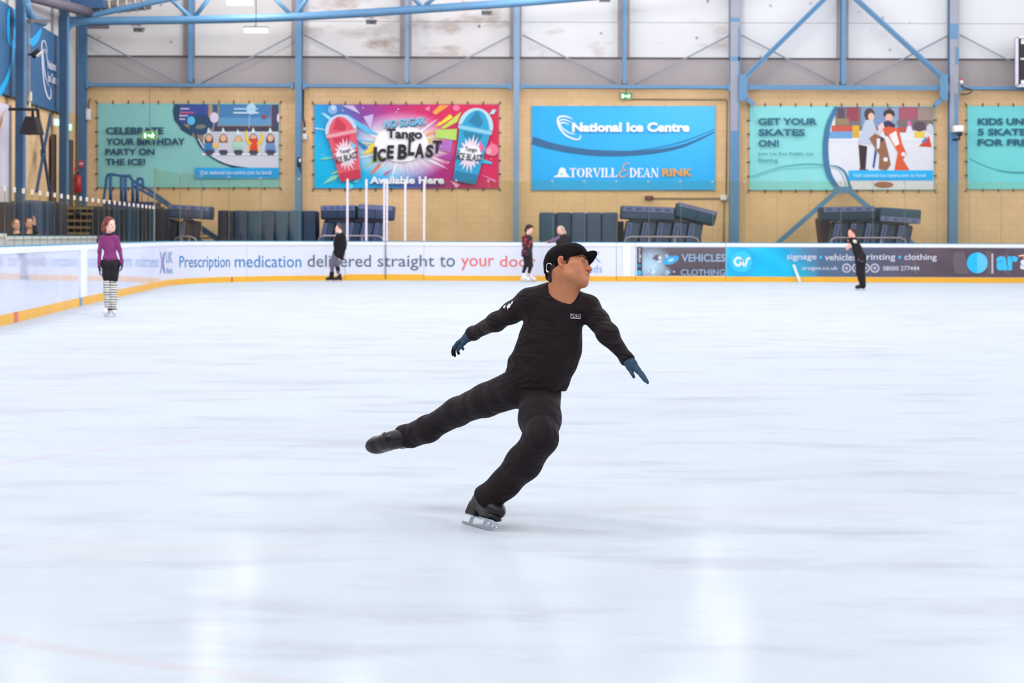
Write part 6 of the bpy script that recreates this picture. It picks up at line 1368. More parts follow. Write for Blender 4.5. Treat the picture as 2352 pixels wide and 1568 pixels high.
# cropped hair below the cap
S = SDF(); S.e(HD(-0.010, 0, 0.040), HD.r(0.0985, 0.0785, 0.090), RH, 0.01); S.c(HD(-0.072, 0, -0.030), HD(-0.068, 0, -0.055), 0.036, 0.026, 0.02)
for q in (-1, 1): S.e(HD(0.020, 0.066 * q, 0.010), HD.r(0.008, 0.0075, 0.026), RH, 0.003); S.e(HD(-0.012, 0.074 * q, 0.0), HD.r(0.030, 0.03, 0.040), RH, 0.004, True)
S.cut(HD(0.046, 0, 0.03), RH @ Vector((1, 0, -0.35)), 0.002); S.cut(HD(0, 0, 0.060), RH @ Vector((0, 0, 1)))
S.build('hair', M('cropped_dark_hair', (62, 48, 43), 0.85, var=0.2, scale=80, bump=0.4, bscale=260), 0.003, man)
# cap: dome, brim, strap, buckle
CAPM = M('black_cap_cotton', (22, 18, 21), 0.85, spec=0.12, var=0.1, scale=20, bump=0.2, bscale=150)
S = SDF(); S.e(HD(-0.005, 0, 0.062), HD.r(0.108, 0.089, 0.106), RH, 0.01); S.c(HD(-0.066, 0, 0.03), HD(-0.082, 0, -0.012), 0.040, 0.034, 0.03)
S.e(HD(0.052, 0, 0.088), HD.r(0.052, 0.074, 0.058), RH, 0.03)
S.e(HD(-0.004, 0, 0.046), HD.r(0.096, 0.0770, 0.084), RH, 0.004, True)
S.cut(HD(-0.075, 0, -0.042), RH @ Vector((0.50, 0, -1.0)), 0.003)
for q in (-1, 1): S.e(HD(-0.010, 0.087 * q, -0.002), HD.r(0.020, 0.026, 0.030), RH, 0.006, True)
S.e(HD(-0.112, 0, -0.022), HD.r(0.03, 0.040, 0.020), RH, 0.006, True)
cap = S.build('cap', CAPM, 0.0032, man)
def brim(u, v):
    a = (u - 0.5) * 2; t = v; reach = 0.074 * math.sqrt(max(0, 1 - 0.62 * a * a))
    f = 0.082 - 0.048 * a * a + t * reach; l = a * (0.071 - 0.004 * t); z = 0.072 + 0.016 * t - (0.036 + 0.012 * t) * a * a
    return HD(f, l, z)
mb = MB(); nu, nv = 24, 10; top = [brim(i / nu, j / nv) for j in range(nv + 1) for i in range(nu + 1)]; dn = [p - RH.col[2] * 0.005 for p in top]; N = len(top)
fs = [(j * (nu + 1) + i, j * (nu + 1) + i + 1, (j + 1) * (nu + 1) + i + 1, (j + 1) * (nu + 1) + i) for j in range(nv) for i in range(nu)]
edge = [i for i in range(nu + 1)] + [(j + 1) * (nu + 1) - 1 for j in range(1, nv + 1)] + [nv * (nu + 1) + i for i in range(nu - 1, -1, -1)] + [j * (nu + 1) for j in range(nv - 1, 0, -1)]
mb.add(top + dn, fs + [tuple(N + i for i in f[::-1]) for f in fs] + [(edge[i], edge[i] + N, edge[(i + 1) % len(edge)] + N, edge[(i + 1) % len(edge)]) for i in range(len(edge))], None, True)
mb.build('brim', CAPM, cap)
mb = MB(); mb.tube([HD(-0.070, -0.070, -0.018), HD(-0.092, -0.048, -0.032), HD(-0.104, 0, -0.038), HD(-0.092, 0.048, -0.032)], 0.006, 8); mb.build('strap', CAPM, cap)
mb = MB(); bk = [HD(-0.0725, -0.082, 0.004), HD(-0.054, -0.089, -0.009), HD(-0.0505, -0.089, -0.014)]; mb.tube(bk, 0.0022, 8); mb.tube([HD(-0.082, -0.072, -0.030), HD(-0.079, -0.074, -0.044), HD(-0.073, -0.075, -0.052), HD(-0.070, -0.074, -0.046)], [0.002, 0.005, 0.004, 0.0015], 8)
mb.tube([HD(-0.0725, -0.082, 0.004), HD(-0.079, -0.078, -0.01), HD(-0.082, -0.072, -0.030)], 0.0016, 8)
mb.build('buckle', M('silver_buckle', (226, 224, 226), 0.2, 0.8), cap)
# shirt
S = SDF()
S.c(J(1274, 716, 0.0), J(1262, 800, 0.0), rp(66), rp(66), 0.06, False, 0.66); S.c(J(1262, 800, 0.0), J(1236, 858, 0.03), rp(65), rp(66), 0.05, False, 0.66); S.c(J(1236, 858, 0.03), J(1223, 900, 0.055), rp(66), rp(62), 0.05, False, 0.70)
S.c(J(1216, 692), J(1268, 684, 0.02), rp(27), rp(26), 0.05, False, 0.9); S.c(J(1348, 707, 0.02), J(1305, 690, 0.02), rp(26), rp(25), 0.05, False, 0.9)
S.chain([shR, J(1176, 718, 0.06), elR, wrR, J(1082, 767, 0.36)], [rp(28), rp(23), rp(20.5), rp(15), rp(15)], 0.03)
S.chain([shL, J(1375, 737, -0.05), elL, wrL, J(1443, 829, -0.205)], [rp(27), rp(23), rp(23), rp(13.5), rp(13)], 0.03)
S.e(J(1291.5, 659, -0.04), (0.0665, 0.13, 0.068), Matrix.Identity(3), 0.008, True); S.e(J(1302, 664, -0.05), (0.052, 0.12, 0.056), Matrix.Identity(3), 0.012, True); S.c(HD(-0.02, 0, -0.05), J(1288, 668, 0.0), 0.058, 0.058, 0.010, True)
S.cut(J(1229, 890, 0.05), Vector((-0.10, 0.0, -1.0)), 0.004)
S.hem(wrR + (wrR - elR).normalized() * 0.022, wrR - elR, 0.07); S.hem(wrL + (wrL - elL).normalized() * 0.014, wrL - elL, 0.07)
def folds(x, y, z):
    d = 0.0034 * np.sin(46 * (z * 0.95 + x * 0.35) + 3.0 * np.sin(7 * x + 2) + 2 * y) * (0.5 + 0.5 * np.sin(9 * x - 6 * z + 1)) + 0.0022 * np.sin(95 * (z * 0.8 - x * 0.5) + 2 * np.sin(13 * x))
    hem = np.exp(-((z - 0.78) / 0.12) ** 2)
    return d * 0.30 + 0.0015 * hem * np.sin(70 * (z + 0.45 * x) + 2 * np.sin(11 * x))
shirt = S.build('shirt', BLACK_KNIT, 0.0065, man, disp=folds)
mb = MB(); ring = []
for i in range(28):
    t = 2 * math.pi * i / 28; ring.append(J(1291 + 31.5 * math.cos(t), 669 + 21 * math.sin(t) + 3 * math.cos(t), -0.052 + 0.075 * (0.5 - 0.5 * math.sin(t))))
# trousers
S = SDF()
S.e(J(1226, 893, 0.055), (rp(62), 0.105, rp(40)), None, 0.04)
S.chain([hipR, J(1115, 919, 0.2), kneeR, J(985, 984, 0.5), ankR, J(905, 1016, 0.66)], [rp(45), rp(38), rp(33), rp(30), rp(31), rp(33)], 0.03)
S.chain([hipL, J(1240, 962, -0.09), kneeL, J(1203, 1062, -0.12), J(1160, 1110, -0.05), ankL, J(1092, 1172, 0.03)], [rp(47), rp(47), rp(37), rp(39), rp(33), rp(33), rp(35)], 0.03)
dR = (ankR - kneeR).normalized(); dL = (ankL - kneeL).normalized()
S.hem(ankR - dR * 0.015, (dR + Vector((0.25, 0, -0.15))), k=0.012); S.hem(ankL - dL * 0.020, dL + Vector((0.10, 0, 0.10)), k=0.012)
S.c(ankR - dR * 0.035, ankR + dR * 0.2, rp(20), rp(22), 0.006, True); S.c(ankL - dL * 0.035, ankL + dL * 0.2, rp(22), rp(22), 0.006, True)
def folds2(x, y, z):
    hipz = np.exp(-((z - 0.60) / 0.10) ** 2)
    return 0.0008 * np.sin(42 * (z - 0.6 * x) + 2.5 * np.sin(6 * x + 4 * z)) + 0.0012 * hipz * np.sin(60 * (z + 0.3 * x) + 3 * np.sin(9 * x)) + 0.0025 * np.sin(30 * (x + z) + 2 * np.sin(9 * z)) * np.exp(-((x + 0.45) / 0.25) ** 2)
S.build('trousers', BLACK_CLOTH, 0.0065, man, disp=folds2)
# gloves
GLOVE = attr_mat('knitted_glove', 0.9, 0.1, 0.4, 300, 0.1, 60)
def glove_col(W, d, base=(62, 84, 104), dark=(46, 36, 44), at=0.120):
    W = np.array(W); d = np.array(Vector(d).normalized()); B = np.array(rgb(base)); D = np.array(rgb(dark))
    def fn(v):
        t = np.clip(((v - W) @ d - at) / 0.012, 0, 1)[:, None]; return B * (1 - t) + D * t
    return fn
dHR = J(1050, 787, 0.40) - wrR; S = SDF(); hand(S, wrR + dHR.normalized() * 0.012, dHR, (0.05, 0.30, -1.0), (0.25, -0.75, -0.5), 0.165, 0.62, 1.0, 0.7, 0.002); S.c(wrR - dHR.normalized() * 0.03, wrR + dHR.normalized() * 0.03, 0.026, 0.025, 0.02)
S.build('glove', GLOVE, 0.0026, man, colfn=glove_col(wrR, dHR + Vector((0, 0, -0.03)), at=0.125))
dHL = J(1479, 864, -0.26) - wrL; S = SDF(); hand(S, wrL + dHL.normalized() * 0.004, dHL, (-0.55, 0.62, -0.55), (-0.6, -0.35, -0.7), 0.150, 0.10, 0.42, 0.12, 0.004); S.c(wrL - dHL.normalized() * 0.03, wrL + dHL.normalized() * 0.03, 0.024, 0.023, 0.02)
S.build('glove', GLOVE, 0.0026, man, colfn=glove_col(wrL, dHL, dark=(50, 68, 92), at=0.15))
# skates
O1 = P(1096, 1206, Y0 + 0.02); O1.z = 0.002
skate(man, O1, (0.50, -0.865, 0.0), (0.34, 0.30, 0.89), BLACK_LEATHER, 1.0, 0.004, ext=ankL - dL * 0.05)
fR = Vector((-0.90, 0.34, -0.18)).normalized(); uR = Vector((0.0, -0.93, 0.37)); RR = frame(fR, uR); O2 = J(895, 1014, 0.62) - RR.col[2] * 0.11
skate(man, O2, fR, uR, BLACK_LEATHER, 0.92, 0.004, ext=ankR - dR * 0.05)
# printed marks on the shirt, laid on the cloth from in front
def on_cloth(obj, base, prints, name, mat, parent):
    me = obj.data; bv = BVHTree.FromPolygons([v.co + base for v in me.vertices], [p.vertices[:] for p in me.polygons])
    eye = Vector((0, 0, H)); mb = MB()
    for vs, fs, col in prints:
        out = []
        for x, y in vs:
            d = (P(x, y, Y0) - eye).normalized(); h = bv.ray_cast(eye, d)
            out.append((h[0] + h[1] * 0.0025 if h[0] else P(x, y, Y0 - 0.12)))
        mb.add(out, fs, col)
    return mb.build(name, mat, parent)
v, f = text_mesh('POLO', 0.0, 0.0); CLOTHP = attr_mat('shirt_print', 0.6, 0.2, mottled=0.02)
pr = [([(1310 + a * 24 , 727.0 - b * 7 + a * 1.0) for a, b in v], f, (226, 224, 228)), ([(1310 + 23.5 * k / 12, y + 1.0 * k / 12) for y in (728.5, 730.8) for k in range(13)], [(k, k + 13, k + 14, k + 1) for k in range(12)], (226, 224, 228))]
on_cloth(shirt, Vector(man.location), pr, 'lettering', CLOTHP, shirt)
pr = []
for q in ([(1180, 691), (1178, 697), (1174, 700), (1175, 694)], [(1175, 698), (1172, 706), (1166, 708), (1164, 704), (1170, 697)], [(1163, 700), (1160, 708), (1156, 707), (1158, 703)], [(1169, 706), (1167, 711), (1165, 710)]): pr.append((q, [(0, 1, 2) if len(q) == 3 else tuple(range(len(q)))], (226, 224, 226)))
on_cloth(shirt, Vector(man.location), pr, 'emblem', CLOTHP, shirt)

# ---- distant people: pixel joints at one depth, clothed in layers
class Fig:
    def __init__(s, label, foot, Y):
        s.Y = Y; s.k = ppm(Y); p = P(*foot, Y); s.t = thing('person', label, 'person', (p.x, p.y, 0 if p.z < 0.3 else 0))
    def q(s, x, y, d=0.0): return P(x, y, s.Y + d)
    def ch(s, S, pts, rad, k=0.03, sq=None): return S.chain([s.q(*p) for p in pts], [r / s.k for r in rad], k, sq)
    def head(s, x, y, f, u=(0, 0, 1), d=0.0, sc=1.0): s.h = Head(s.q(x, y, d), frame(f, u), sc, 0.97, 1.0, 0.90); return s.h
    def body(s, chains, skin=(224, 176, 152), res=0.011, fine=True, hands=()):
        S = SDF(); s.h.add(S, fine)
        for pts, rad, *o in chains: s.ch(S, pts, rad, 0.03, o[0] if o else None)
        for h in hands: hand(S, *h)
        c = s.h.O; fr = (np.array(c) - 0.16, np.array(c) + 0.16, 0.005)
        return S.build('body', SKIN, res, s.t, fine=fr, colfn=s.h.skin(skin))
    def cloth(s, name, chains, mat, res=0.012, cuts=(), amp=0.003, colfn=None):
        S = SDF()
        for pts, rad, *o in chains: s.ch(S, pts, rad, 0.03, o[0] if o else None)
        for p, n in cuts: S.cut(s.q(*p), n)
        return S.build(name, mat, res, s.t, colfn=colfn, disp=(lambda x, y, z: amp * np.sin(40 * z + 14 * x) * np.sin(25 * x + 9 * y + 2)) if amp else None)
def hair_sdf(h, parts, mat, parent, res=0.006, name='hair', cuts=()):
    S = SDF()
    for p in parts:
        if p[0] == 'e': S.e(h(*p[1]), h.r(*p[2]), h.R, 0.015, len(p) > 3)
        else: S.c(h(*p[1]), h(*p[2]), p[3] * h.sc, p[4] * h.sc, 0.02)
    for p, n in cuts: S.cut(h(*p), h.R @ Vector(n), 0.003)
    return S.build(name, mat, res, parent)

# woman in purple
W = Fig('woman in a purple jumper, black leggings and striped leg warmers near the left boards', (252, 727), 33.15)
h = W.head(252, 517, (0.66, -0.75, 0.04), (-0.05, 0, 1))
PURPLE = M('purple_knit', (134, 56, 114), 0.8, var=0.1, scale=12, bump=0.3, bscale=90)
W.body([([(250, 522), (250, 540)], [6.2, 6.6]), ([(238, 546), (262, 546)], [3.6, 3.6]), ([(250, 551), (252, 600)], [12.5, 12], 0.6), ([(233, 547), (229.5, 580), (229, 610)], [3.6, 3, 2.6]), ([(267, 547), (274.5, 575), (279, 602)], [3.6, 3, 2.6]),
        ([(245, 606), (246, 645), (248, 705)], [9, 7, 5]), ([(262, 606), (262, 645), (261, 703)], [9, 7, 5])], (238, 196, 182))
h.eyes(W.t)
hair_sdf(h, [('e', (-0.016, 0, 0.058), (0.112, 0.094, 0.096)), ('c', (-0.03, 0.082, 0.03), (-0.035, 0.092, -0.06), 0.034, 0.030), ('c', (-0.03, -0.086, 0.03), (-0.03, -0.105, -0.075), 0.042, 0.038), ('c', (-0.08, 0, 0.02), (-0.09, 0, -0.06), 0.055, 0.045), ('c', (-0.02, -0.09, -0.08), (-0.03, -0.118, -0.09), 0.022, 0.014), ('c', (0.07, -0.05, 0.10), (0.06, -0.078, 0.02), 0.018, 0.014), ('c', (-0.05, -0.09, -0.02), (-0.04, -0.135, -0.075), 0.03, 0.012), ('c', (0.03, -0.05, 0.125), (0.075, 0.0, 0.12), 0.028, 0.016), ('c', (-0.02, -0.03, 0.135), (0.03, -0.05, 0.15), 0.03, 0.014), ('e', (0.092, 0.004, -0.006), (0.070, 0.074, 0.094), 1)], M('auburn_hair', (128, 66, 56), 0.6, var=0.4, scale=30, bump=0.4, bscale=120), W.t)
W.cloth('jumper', [([(236, 545.5), (264, 545.5)], [5.2, 5.2]), ([(250, 552), (252, 566), (252.5, 580), (253.5, 590)], [14.8, 14.5, 12.6, 14.8], 0.66), ([(243, 593), (264, 593)], [6.5, 6.5], 1.5), ([(232.5, 546.5), (228.5, 578), (228, 603), (228, 613)], [5.6, 4.4, 3.9, 3.9]), ([(267.5, 546.5), (275.5, 573), (279.5, 600), (280, 605)], [5.6, 4.4, 3.9, 3.9])], PURPLE, cuts=())
W.cloth('collar', [([(250, 535), (250, 540)], [8.4, 9.6])], M('dark_collar', (58, 34, 54), 0.8), 0.008, (((250, 541), (0, 0, -1)), ((250, 535), (0, 0, 1))), 0)
W.cloth('leggings', [([(244, 603), (262, 603)], [13, 13], 0.75), ([(245, 610), (245.5, 632), (246, 650)], [12.5, 10, 8.2]), ([(263, 610), (262, 632), (261, 650)], [12.5, 10, 8.2])], M('black_leggings', (26, 24, 28), 0.7, var=0.1), cuts=(((252, 595), (0, 0, 1)), ((252, 648), (0, 0, -1))))
def stripes(v):
    t = (v[:, 2] / 0.040) % 1.0; m = (t < 0.38)[:, None]; return np.where(m, np.array(rgb((40, 84, 78))), np.array(rgb((232, 224, 216))))
KN = attr_mat('striped_knit', 0.85, 0.15, 0.2, 60, 0.05, 20)
for nmx, pts, rd in (('leg_warmer', [(246, 645), (247, 668), (247.5, 690), (248, 708)], [9, 8.8, 8, 7.6]), ('leg_warmer', [(260.8, 647), (261, 668), (261, 690), (260.8, 707)], [8.6, 8.4, 7.6, 7])): W.cloth(nmx, [(pts, rd)], KN, 0.006, (((252, 644.5), (0, 0, 1)), ((252, 708), (0, 0, -1))), 0.002, stripes)
BG = M('black_glove', (30, 28, 32), 0.8)
S = SDF(); hand(S, W.q(228, 613), (0.05, -0.1, -1), (0.9, 0.2, 0), (0.2, -1, 0), 0.15, 0.35); S.build('glove', BG, 0.005, W.t)
S = SDF(); hand(S, W.q(280, 603), (0.05, -0.1, -1), (-0.9, 0.2, 0), (-0.2, -1, 0), 0.15, 0.5); S.build('glove', BG, 0.005, W.t)
for x in (246.0, 260.5): p = W.q(x, 727); p.z = 0.001; p.y += -0.02 if x < 250 else 0.08; skate(W.t, p, (-0.05 if x < 250 else 0.1, -1, 0), (0, 0, 1), WHITE_LEATHER, 0.92, 0.007, 0.05, True, M('black_strap', (30, 36, 38), 0.6))
for x in (247.5, 261): S = SDF(); S.e(W.q(x, 710.5, -0.04 if x < 250 else 0.02), (0.058, 0.07, 0.022), None, 0.01); S.build('skate_strap', M('black_strap', (30, 36, 38), 0.6), 0.006, W.t)

# girl in black sweater with grey leggings
G = Fig('girl in a long black sweater and grey leggings gliding left before the gate', (767, 645), 58.6)
h = G.head(778.5, 526, (-0.93, -0.36, 0.02))
G.body([([(780, 528), (783, 541)], [4.2, 5]), ([(781, 548), (778, 590)], [9, 10], 0.7), ([(771, 588), (763, 606), (762.5, 628)], [5.5, 4.2, 3]), ([(776, 590), (775, 608), (777, 628)], [5.5, 4, 3]), ([(790, 545, 0.05), (792, 560, 0.1), (787, 568, 0.15)], [3, 2.6, 2])], (238, 196, 180), hands=((G.q(786, 568, 0.16), (-0.9, 0.1, 0.2), (0.0, 1, 0), (0, 0, 1), 0.16, 0.5),))
h.eyes(G.t)
BR = M('brown_hair', (92, 66, 56), 0.6, var=0.25, scale=30, bump=0.3, bscale=120)
hair_sdf(h, [('e', (-0.016, 0, 0.058), (0.104, 0.084, 0.090)), ('c', (-0.07, 0, 0.0), (-0.10, 0, -0.03), 0.045, 0.03), ('c', (-0.11, 0, -0.02), (-0.16, 0, -0.16), 0.028, 0.014), ('e', (0.08, 0, 0.0), (0.070, 0.09, 0.095), 1)], BR, G.t)
G.cloth('sweater', [([(783, 539), (783, 546)], [7, 11], 0.8), ([(782, 548), (782, 566), (777.5, 583), (778, 592)], [12, 13.5, 13, 11.5], 0.75), ([(789, 544, 0.04), (792, 560, 0.09), (788, 568, 0.14)], [6, 5, 4.4]), ([(775, 545), (770, 560), (772, 572)], [5.5, 4.6, 4])], M('black_wool', (26, 22, 26), 0.85, var=0.1), cuts=(((772, 588.5), (-0.55, 0, -0.84)),))
G.cloth('leggings', [([(771, 584), (766, 597), (763, 607), (762.5, 628)], [8.2, 7, 5.6, 3.8]), ([(777, 586), (774.5, 606), (777, 627)], [7.4, 5.8, 3.4])], M('grey_leggings', (106, 100, 116), 0.75, var=0.08), cuts=())
G.cloth('knee_sleeve', [([(774.8, 611), (776.5, 621)], [5.3, 4.8])], M('black_wool', (26, 22, 26), 0.85), 0.008, (((775, 610.5), (0, 0, 1)), ((776.5, 622), (0, 0, -1))), 0)
G.cloth('boot_cover', [([(762.5, 624), (761.5, 635)], [5.0, 5.4])], M('black_wool', (26, 22, 26), 0.85), 0.008, (((762, 623.5), (0, 0, 1)),), 0.002)
for x, fx in ((759, -0.98), (776, -0.9)): p = G.q(x, 645); p.z = 0.002; p.y += 0.0 if x < 770 else 0.1; skate(G.t, p, (fx, -0.2, 0), (0, 0, 1), BLACK_LEATHER, 0.92, 0.008, 0.08, False)

# person in the floral top
Fp = Fig('dark haired person in a black and red floral top and white skates near the boards', (1212, 643), 59.0)
h = Fp.head(1216.5, 526.5, (0.72, -0.60, -0.30), (0.2, 0, 1))
Fp.body([([(1214, 531), (1211, 542)], [4, 5]), ([(1211, 548), (1211, 585)], [8, 8.5], 0.7), ([(1207, 588), (1209, 607), (1202, 626)], [4.5, 4, 3]), ([(1216, 588), (1219, 609), (1215, 628)], [4.5, 4, 3])], (236, 190, 170))
h.eyes(Fp.t)
hair_sdf(h, [('e', (-0.02, 0, 0.062), (0.122, 0.104, 0.100)), ('c', (-0.07, 0, 0.02), (-0.11, 0, -0.08), 0.068, 0.052), ('c', (-0.1, 0.02, -0.08), (-0.11, 0.02, -0.16), 0.045, 0.03), ('e', (-0.1, -0.05, -0.02), (0.045, 0.04, 0.05)), ('e', (-0.07, -0.07, 0.05), (0.05, 0.035, 0.045)), ('e', (0.09, -0.01, -0.01), (0.075, 0.09, 0.088), 1)], M('dark_curly_hair', (52, 38, 38), 0.7, var=0.3, scale=40, bump=0.5, bscale=80), Fp.t)
def floral():
    m = bpy.data.materials.new('floral_print'); m.use_nodes = True; nt = m.node_tree; b = nt.nodes['Principled BSDF']; tc = nt.nodes.new('ShaderNodeTexCoord')
    v = nt.nodes.new('ShaderNodeTexVoronoi'); v.inputs['Scale'].default_value = 10.0; nt.links.new(tc.outputs['Object'], v.inputs['Vector'])
    r = nt.nodes.new('ShaderNodeValToRGB'); e = r.color_ramp.elements; e[0].position = 0.0; e[0].color = rgb((206, 52, 66)) + (1,); e[1].position = 0.44; e[1].color = rgb((38, 24, 32)) + (1,); x = e.new(0.34); x.color = rgb((170, 42, 56)) + (1,)
    nt.links.new(v.outputs['Distance'], r.inputs[0]); nt.links.new(r.outputs[0], b.inputs['Base Color']); b.inputs['Roughness'].default_value = 0.75; return m
Fp.cloth('top', [([(1211, 540), (1211, 547)], [6, 9.5], 0.8), ([(1211, 549), (1211, 565), (1212, 581)], [10, 10.5, 10.5], 0.75), ([(1204, 545), (1203, 562, 0.06), (1206, 575, 0.1)], [4.6, 4, 3.4]), ([(1218, 546), (1220, 563), (1218, 578)], [4.6, 4, 3.4])], floral(), cuts=(((1212, 586), (0, 0, -1)),))
Fp.cloth('tied_jacket', [([(1204, 571), (1203, 585)], [4.5, 5], 0.9), ([(1200, 577), (1199, 588)], [2.5, 1.5])], M('purple_cloth', (70, 50, 88), 0.8), 0.012)
Fp.cloth('trousers', [([(1208, 582), (1215, 582)], [8, 8], 0.8), ([(1207.5, 588), (1209, 606), (1202, 625)], [6.8, 5.4, 3.6]), ([(1216.5, 588), (1218.8, 609), (1215, 627)], [6.8, 5.6, 3.4])], M('black_leggings', (26, 24, 28), 0.7))
for x, fx, dy in ((1205.5, 0.9, -0.05), (1220, 0.9, 0.12)): p = Fp.q(x, 643); p.z = 0.002; p.y += dy; skate(Fp.t, p, (fx, -0.4, 0), (0, 0, 1), WHITE_LEATHER, 1.0, 0.008, 0.08, False)
S = SDF(); hand(S, Fp.q(1206, 574, 0.10), (0.1, 0.2, -1), (0.8, 0.2, 0), (0, -1, 0), 0.15, 0.4); S.build('hand', attr_mat('skin', 0.5), 0.006, Fp.t, colfn=lambda v: np.repeat(np.array(rgb((236, 190, 170)))[None], len(v), 0))

# person leaning on the barrier, black gilet
L = Fig('grey blond person in a black gilet leaning an arm on the white boards', (1292, 650), 59.6)
h = L.head(1287, 528, (-0.80, -0.52, -0.12), (0.1, 0, 1))
L.body([([(1289, 532), (1293, 543)], [4.2, 5]), ([(1294, 550), (1294, 592)], [9, 9.5], 0.7), ([(1284, 546), (1272, 553), (1258, 556)], [3.6, 3, 2.4]), ([(1305, 548), (1311, 562), (1306, 575)], [3.6, 3, 2.2]), ([(1289, 592), (1289, 640)], [5.5, 3.6]), ([(1299, 592), (1299, 640)], [5.5, 3.6])], (232, 178, 168),
       hands=((L.q(1258, 556), (-1, 0.1, -0.06), (0, 0.1, -1), (0, -1, 0.2), 0.17, 0.15), (L.q(1306, 575), (-0.4, -0.3, -0.9), (-0.8, 0.3, 0), (0, -1, 0), 0.16, 0.5)))
h.eyes(L.t)
hair_sdf(h, [('e', (-0.02, 0, 0.055), (0.104, 0.086, 0.088)), ('c', (-0.07, 0.03, 0.02), (-0.10, 0.06, -0.10), 0.062, 0.055), ('c', (-0.10, 0.06, -0.10), (-0.10, 0.13, -0.22), 0.052, 0.040), ('c', (-0.10, 0.13, -0.22), (-0.09, 0.19, -0.34), 0.040, 0.026), ('e', (0.09, -0.01, -0.01), (0.080, 0.09, 0.090), 1)], M('grey_blond_hair', (186, 164, 144), 0.6, var=0.25, scale=30, bump=0.3, bscale=120), L.t)
L.cloth('jumper', [([(1285, 546), (1303, 547)], [5.4, 5.4]), ([(1294, 552), (1294, 570)], [10.5, 11], 0.75), ([(1284, 546), (1272, 552.5), (1258.5, 555.5)], [5.2, 4.3, 3.2]), ([(1304, 548), (1311, 562), (1306.5, 574)], [5.4, 4.6, 3.4])], M('mauve_knit', (124, 96, 122), 0.8, var=0.1, bump=0.3))
L.cloth('gilet', [([(1296, 549), (1294, 566), (1294, 588)], [13.5, 16, 16.5], 0.72), ([(1287, 556), (1303, 556)], [10, 10], 0.9)], M('black_padded_cloth', (30, 27, 30), 0.7, var=0.1))
L.cloth('trousers', [([(1289, 590), (1300, 590)], [9, 9], 0.8), ([(1288, 594), (1288, 638)], [7.5, 5.5]), ([(1300, 594), (1300, 638)], [7.5, 5.5])], M('black_leggings', (26, 24, 28), 0.7))
for x in (1287, 1300): p = L.q(x, 648); p.z = 0.002; skate(L.t, p, (-0.8, -0.6, 0), (0, 0, 1), BLACK_LEATHER, 0.95, 0.01, 0.1, False)

# man in black on the right
B = Fig('man dressed in black skating left on one leg before the slate advert', (1978, 667), 51.3)
h = B.head(1957, 535.5, (-0.96, -0.25, -0.08), (-0.22, 0, 1), 0, 0.98)
B.body([([(1958, 538), (1962, 550)], [4.8, 5.6]), ([(1963, 556), (1975, 594)], [9, 10], 0.7), ([(1976, 598), (1976, 628), (1981, 654)], [8, 6, 4]), ([(1960, 553), (1950, 551), (1952, 561)], [3.6, 3.0, 2.4]), ([(1966, 551, 0.08), (1973, 565, 0.14), (1974, 577, 0.16)], [3.6, 3, 2.4]), ([(1979, 600), (1980, 628), (1983, 650)], [6, 4.5, 3.2])], (236, 170, 150),
       hands=((B.q(1952, 561, -0.06), (-0.5, -0.2, -0.85), (0.2, 0.9, 0), (-1, 0, 0.3), 0.18, 0.35), (B.q(1974, 577, 0.16), (0.1, 0, -1), (0.2, 0.9, 0), (-1, 0, 0.3), 0.18, 0.4)))
h.eyes(B.t)
hair_sdf(h, [('e', (-0.014, 0, 0.058), (0.102, 0.082, 0.090)), ('c', (-0.07, 0, 0.0), (-0.082, 0, -0.035), 0.035, 0.02), ('c', (0.04, 0, 0.125), (0.085, 0, 0.105), 0.03, 0.02), ('e', (0.085, 0, -0.012), (0.082, 0.09, 0.095), 1), ('e', (0.0, -0.085, 0.0), (0.03, 0.03, 0.036), 1)], M('short_brown_hair', (74, 42, 42), 0.7, var=0.3, scale=40, bump=0.4, bscale=150), B.t)
B.cloth('top', [([(1961, 548), (1962, 553)], [6.5, 9], 0.85), ([(1963, 556), (1969, 573), (1976, 590), (1977, 600)], [9.5, 11, 12.5, 11.5], 0.75), ([(1959, 552), (1951, 550), (1951, 556)], [4.6, 3.8, 3.4]), ([(1965, 551, 0.08), (1972, 564, 0.14), (1974, 575, 0.16)], [5.4, 4.6, 3.8])], M('black_cotton', (34, 29, 33), 0.8), cuts=())
S = SDF(); S.e(B.q(1963.5, 554.5, -0.075), (0.056, 0.045, 0.046), Matrix.Rotation(0.6, 3, 'Y'), 0.01); S.build('shoulder_patch', M('pale_patch', (226, 214, 196), 0.7), 0.006, B.t)
B.cloth('wrist_band', [([(1951, 561), (1945, 568)], [2.2, 1.8])], M('pale_green_band', (206, 216, 180), 0.7), 0.006, (), 0)
B.cloth('trousers', [([(1974, 594), (1976, 602), (1975.5, 626), (1979, 640), (1982, 656)], [11.5, 11.5, 9.5, 8, 6.5]), ([(1979, 600), (1980, 628), (1983, 654)], [9, 7, 5.5])], M('black_cotton', (34, 29, 33), 0.8))
for x, y in ((1972.5, 596.5), (1980.5, 600)): mb = MB(); mb.rbox(B.q(x, y, -0.17), (0.045, 0.02, 0.03), 0.006); mb.build('belt_tag', M('lilac_tag', (140, 110, 134), 0.5), B.t)
for x, dy in ((1976, 0.0), (1979, 0.12)): p = B.q(x, 667); p.z = 0.002; p.y += dy; skate(B.t, p, (-0.98, -0.2, 0), (0.02, 0, 1), BLACK_LEATHER, 0.92, 0.007, 0.08, False)

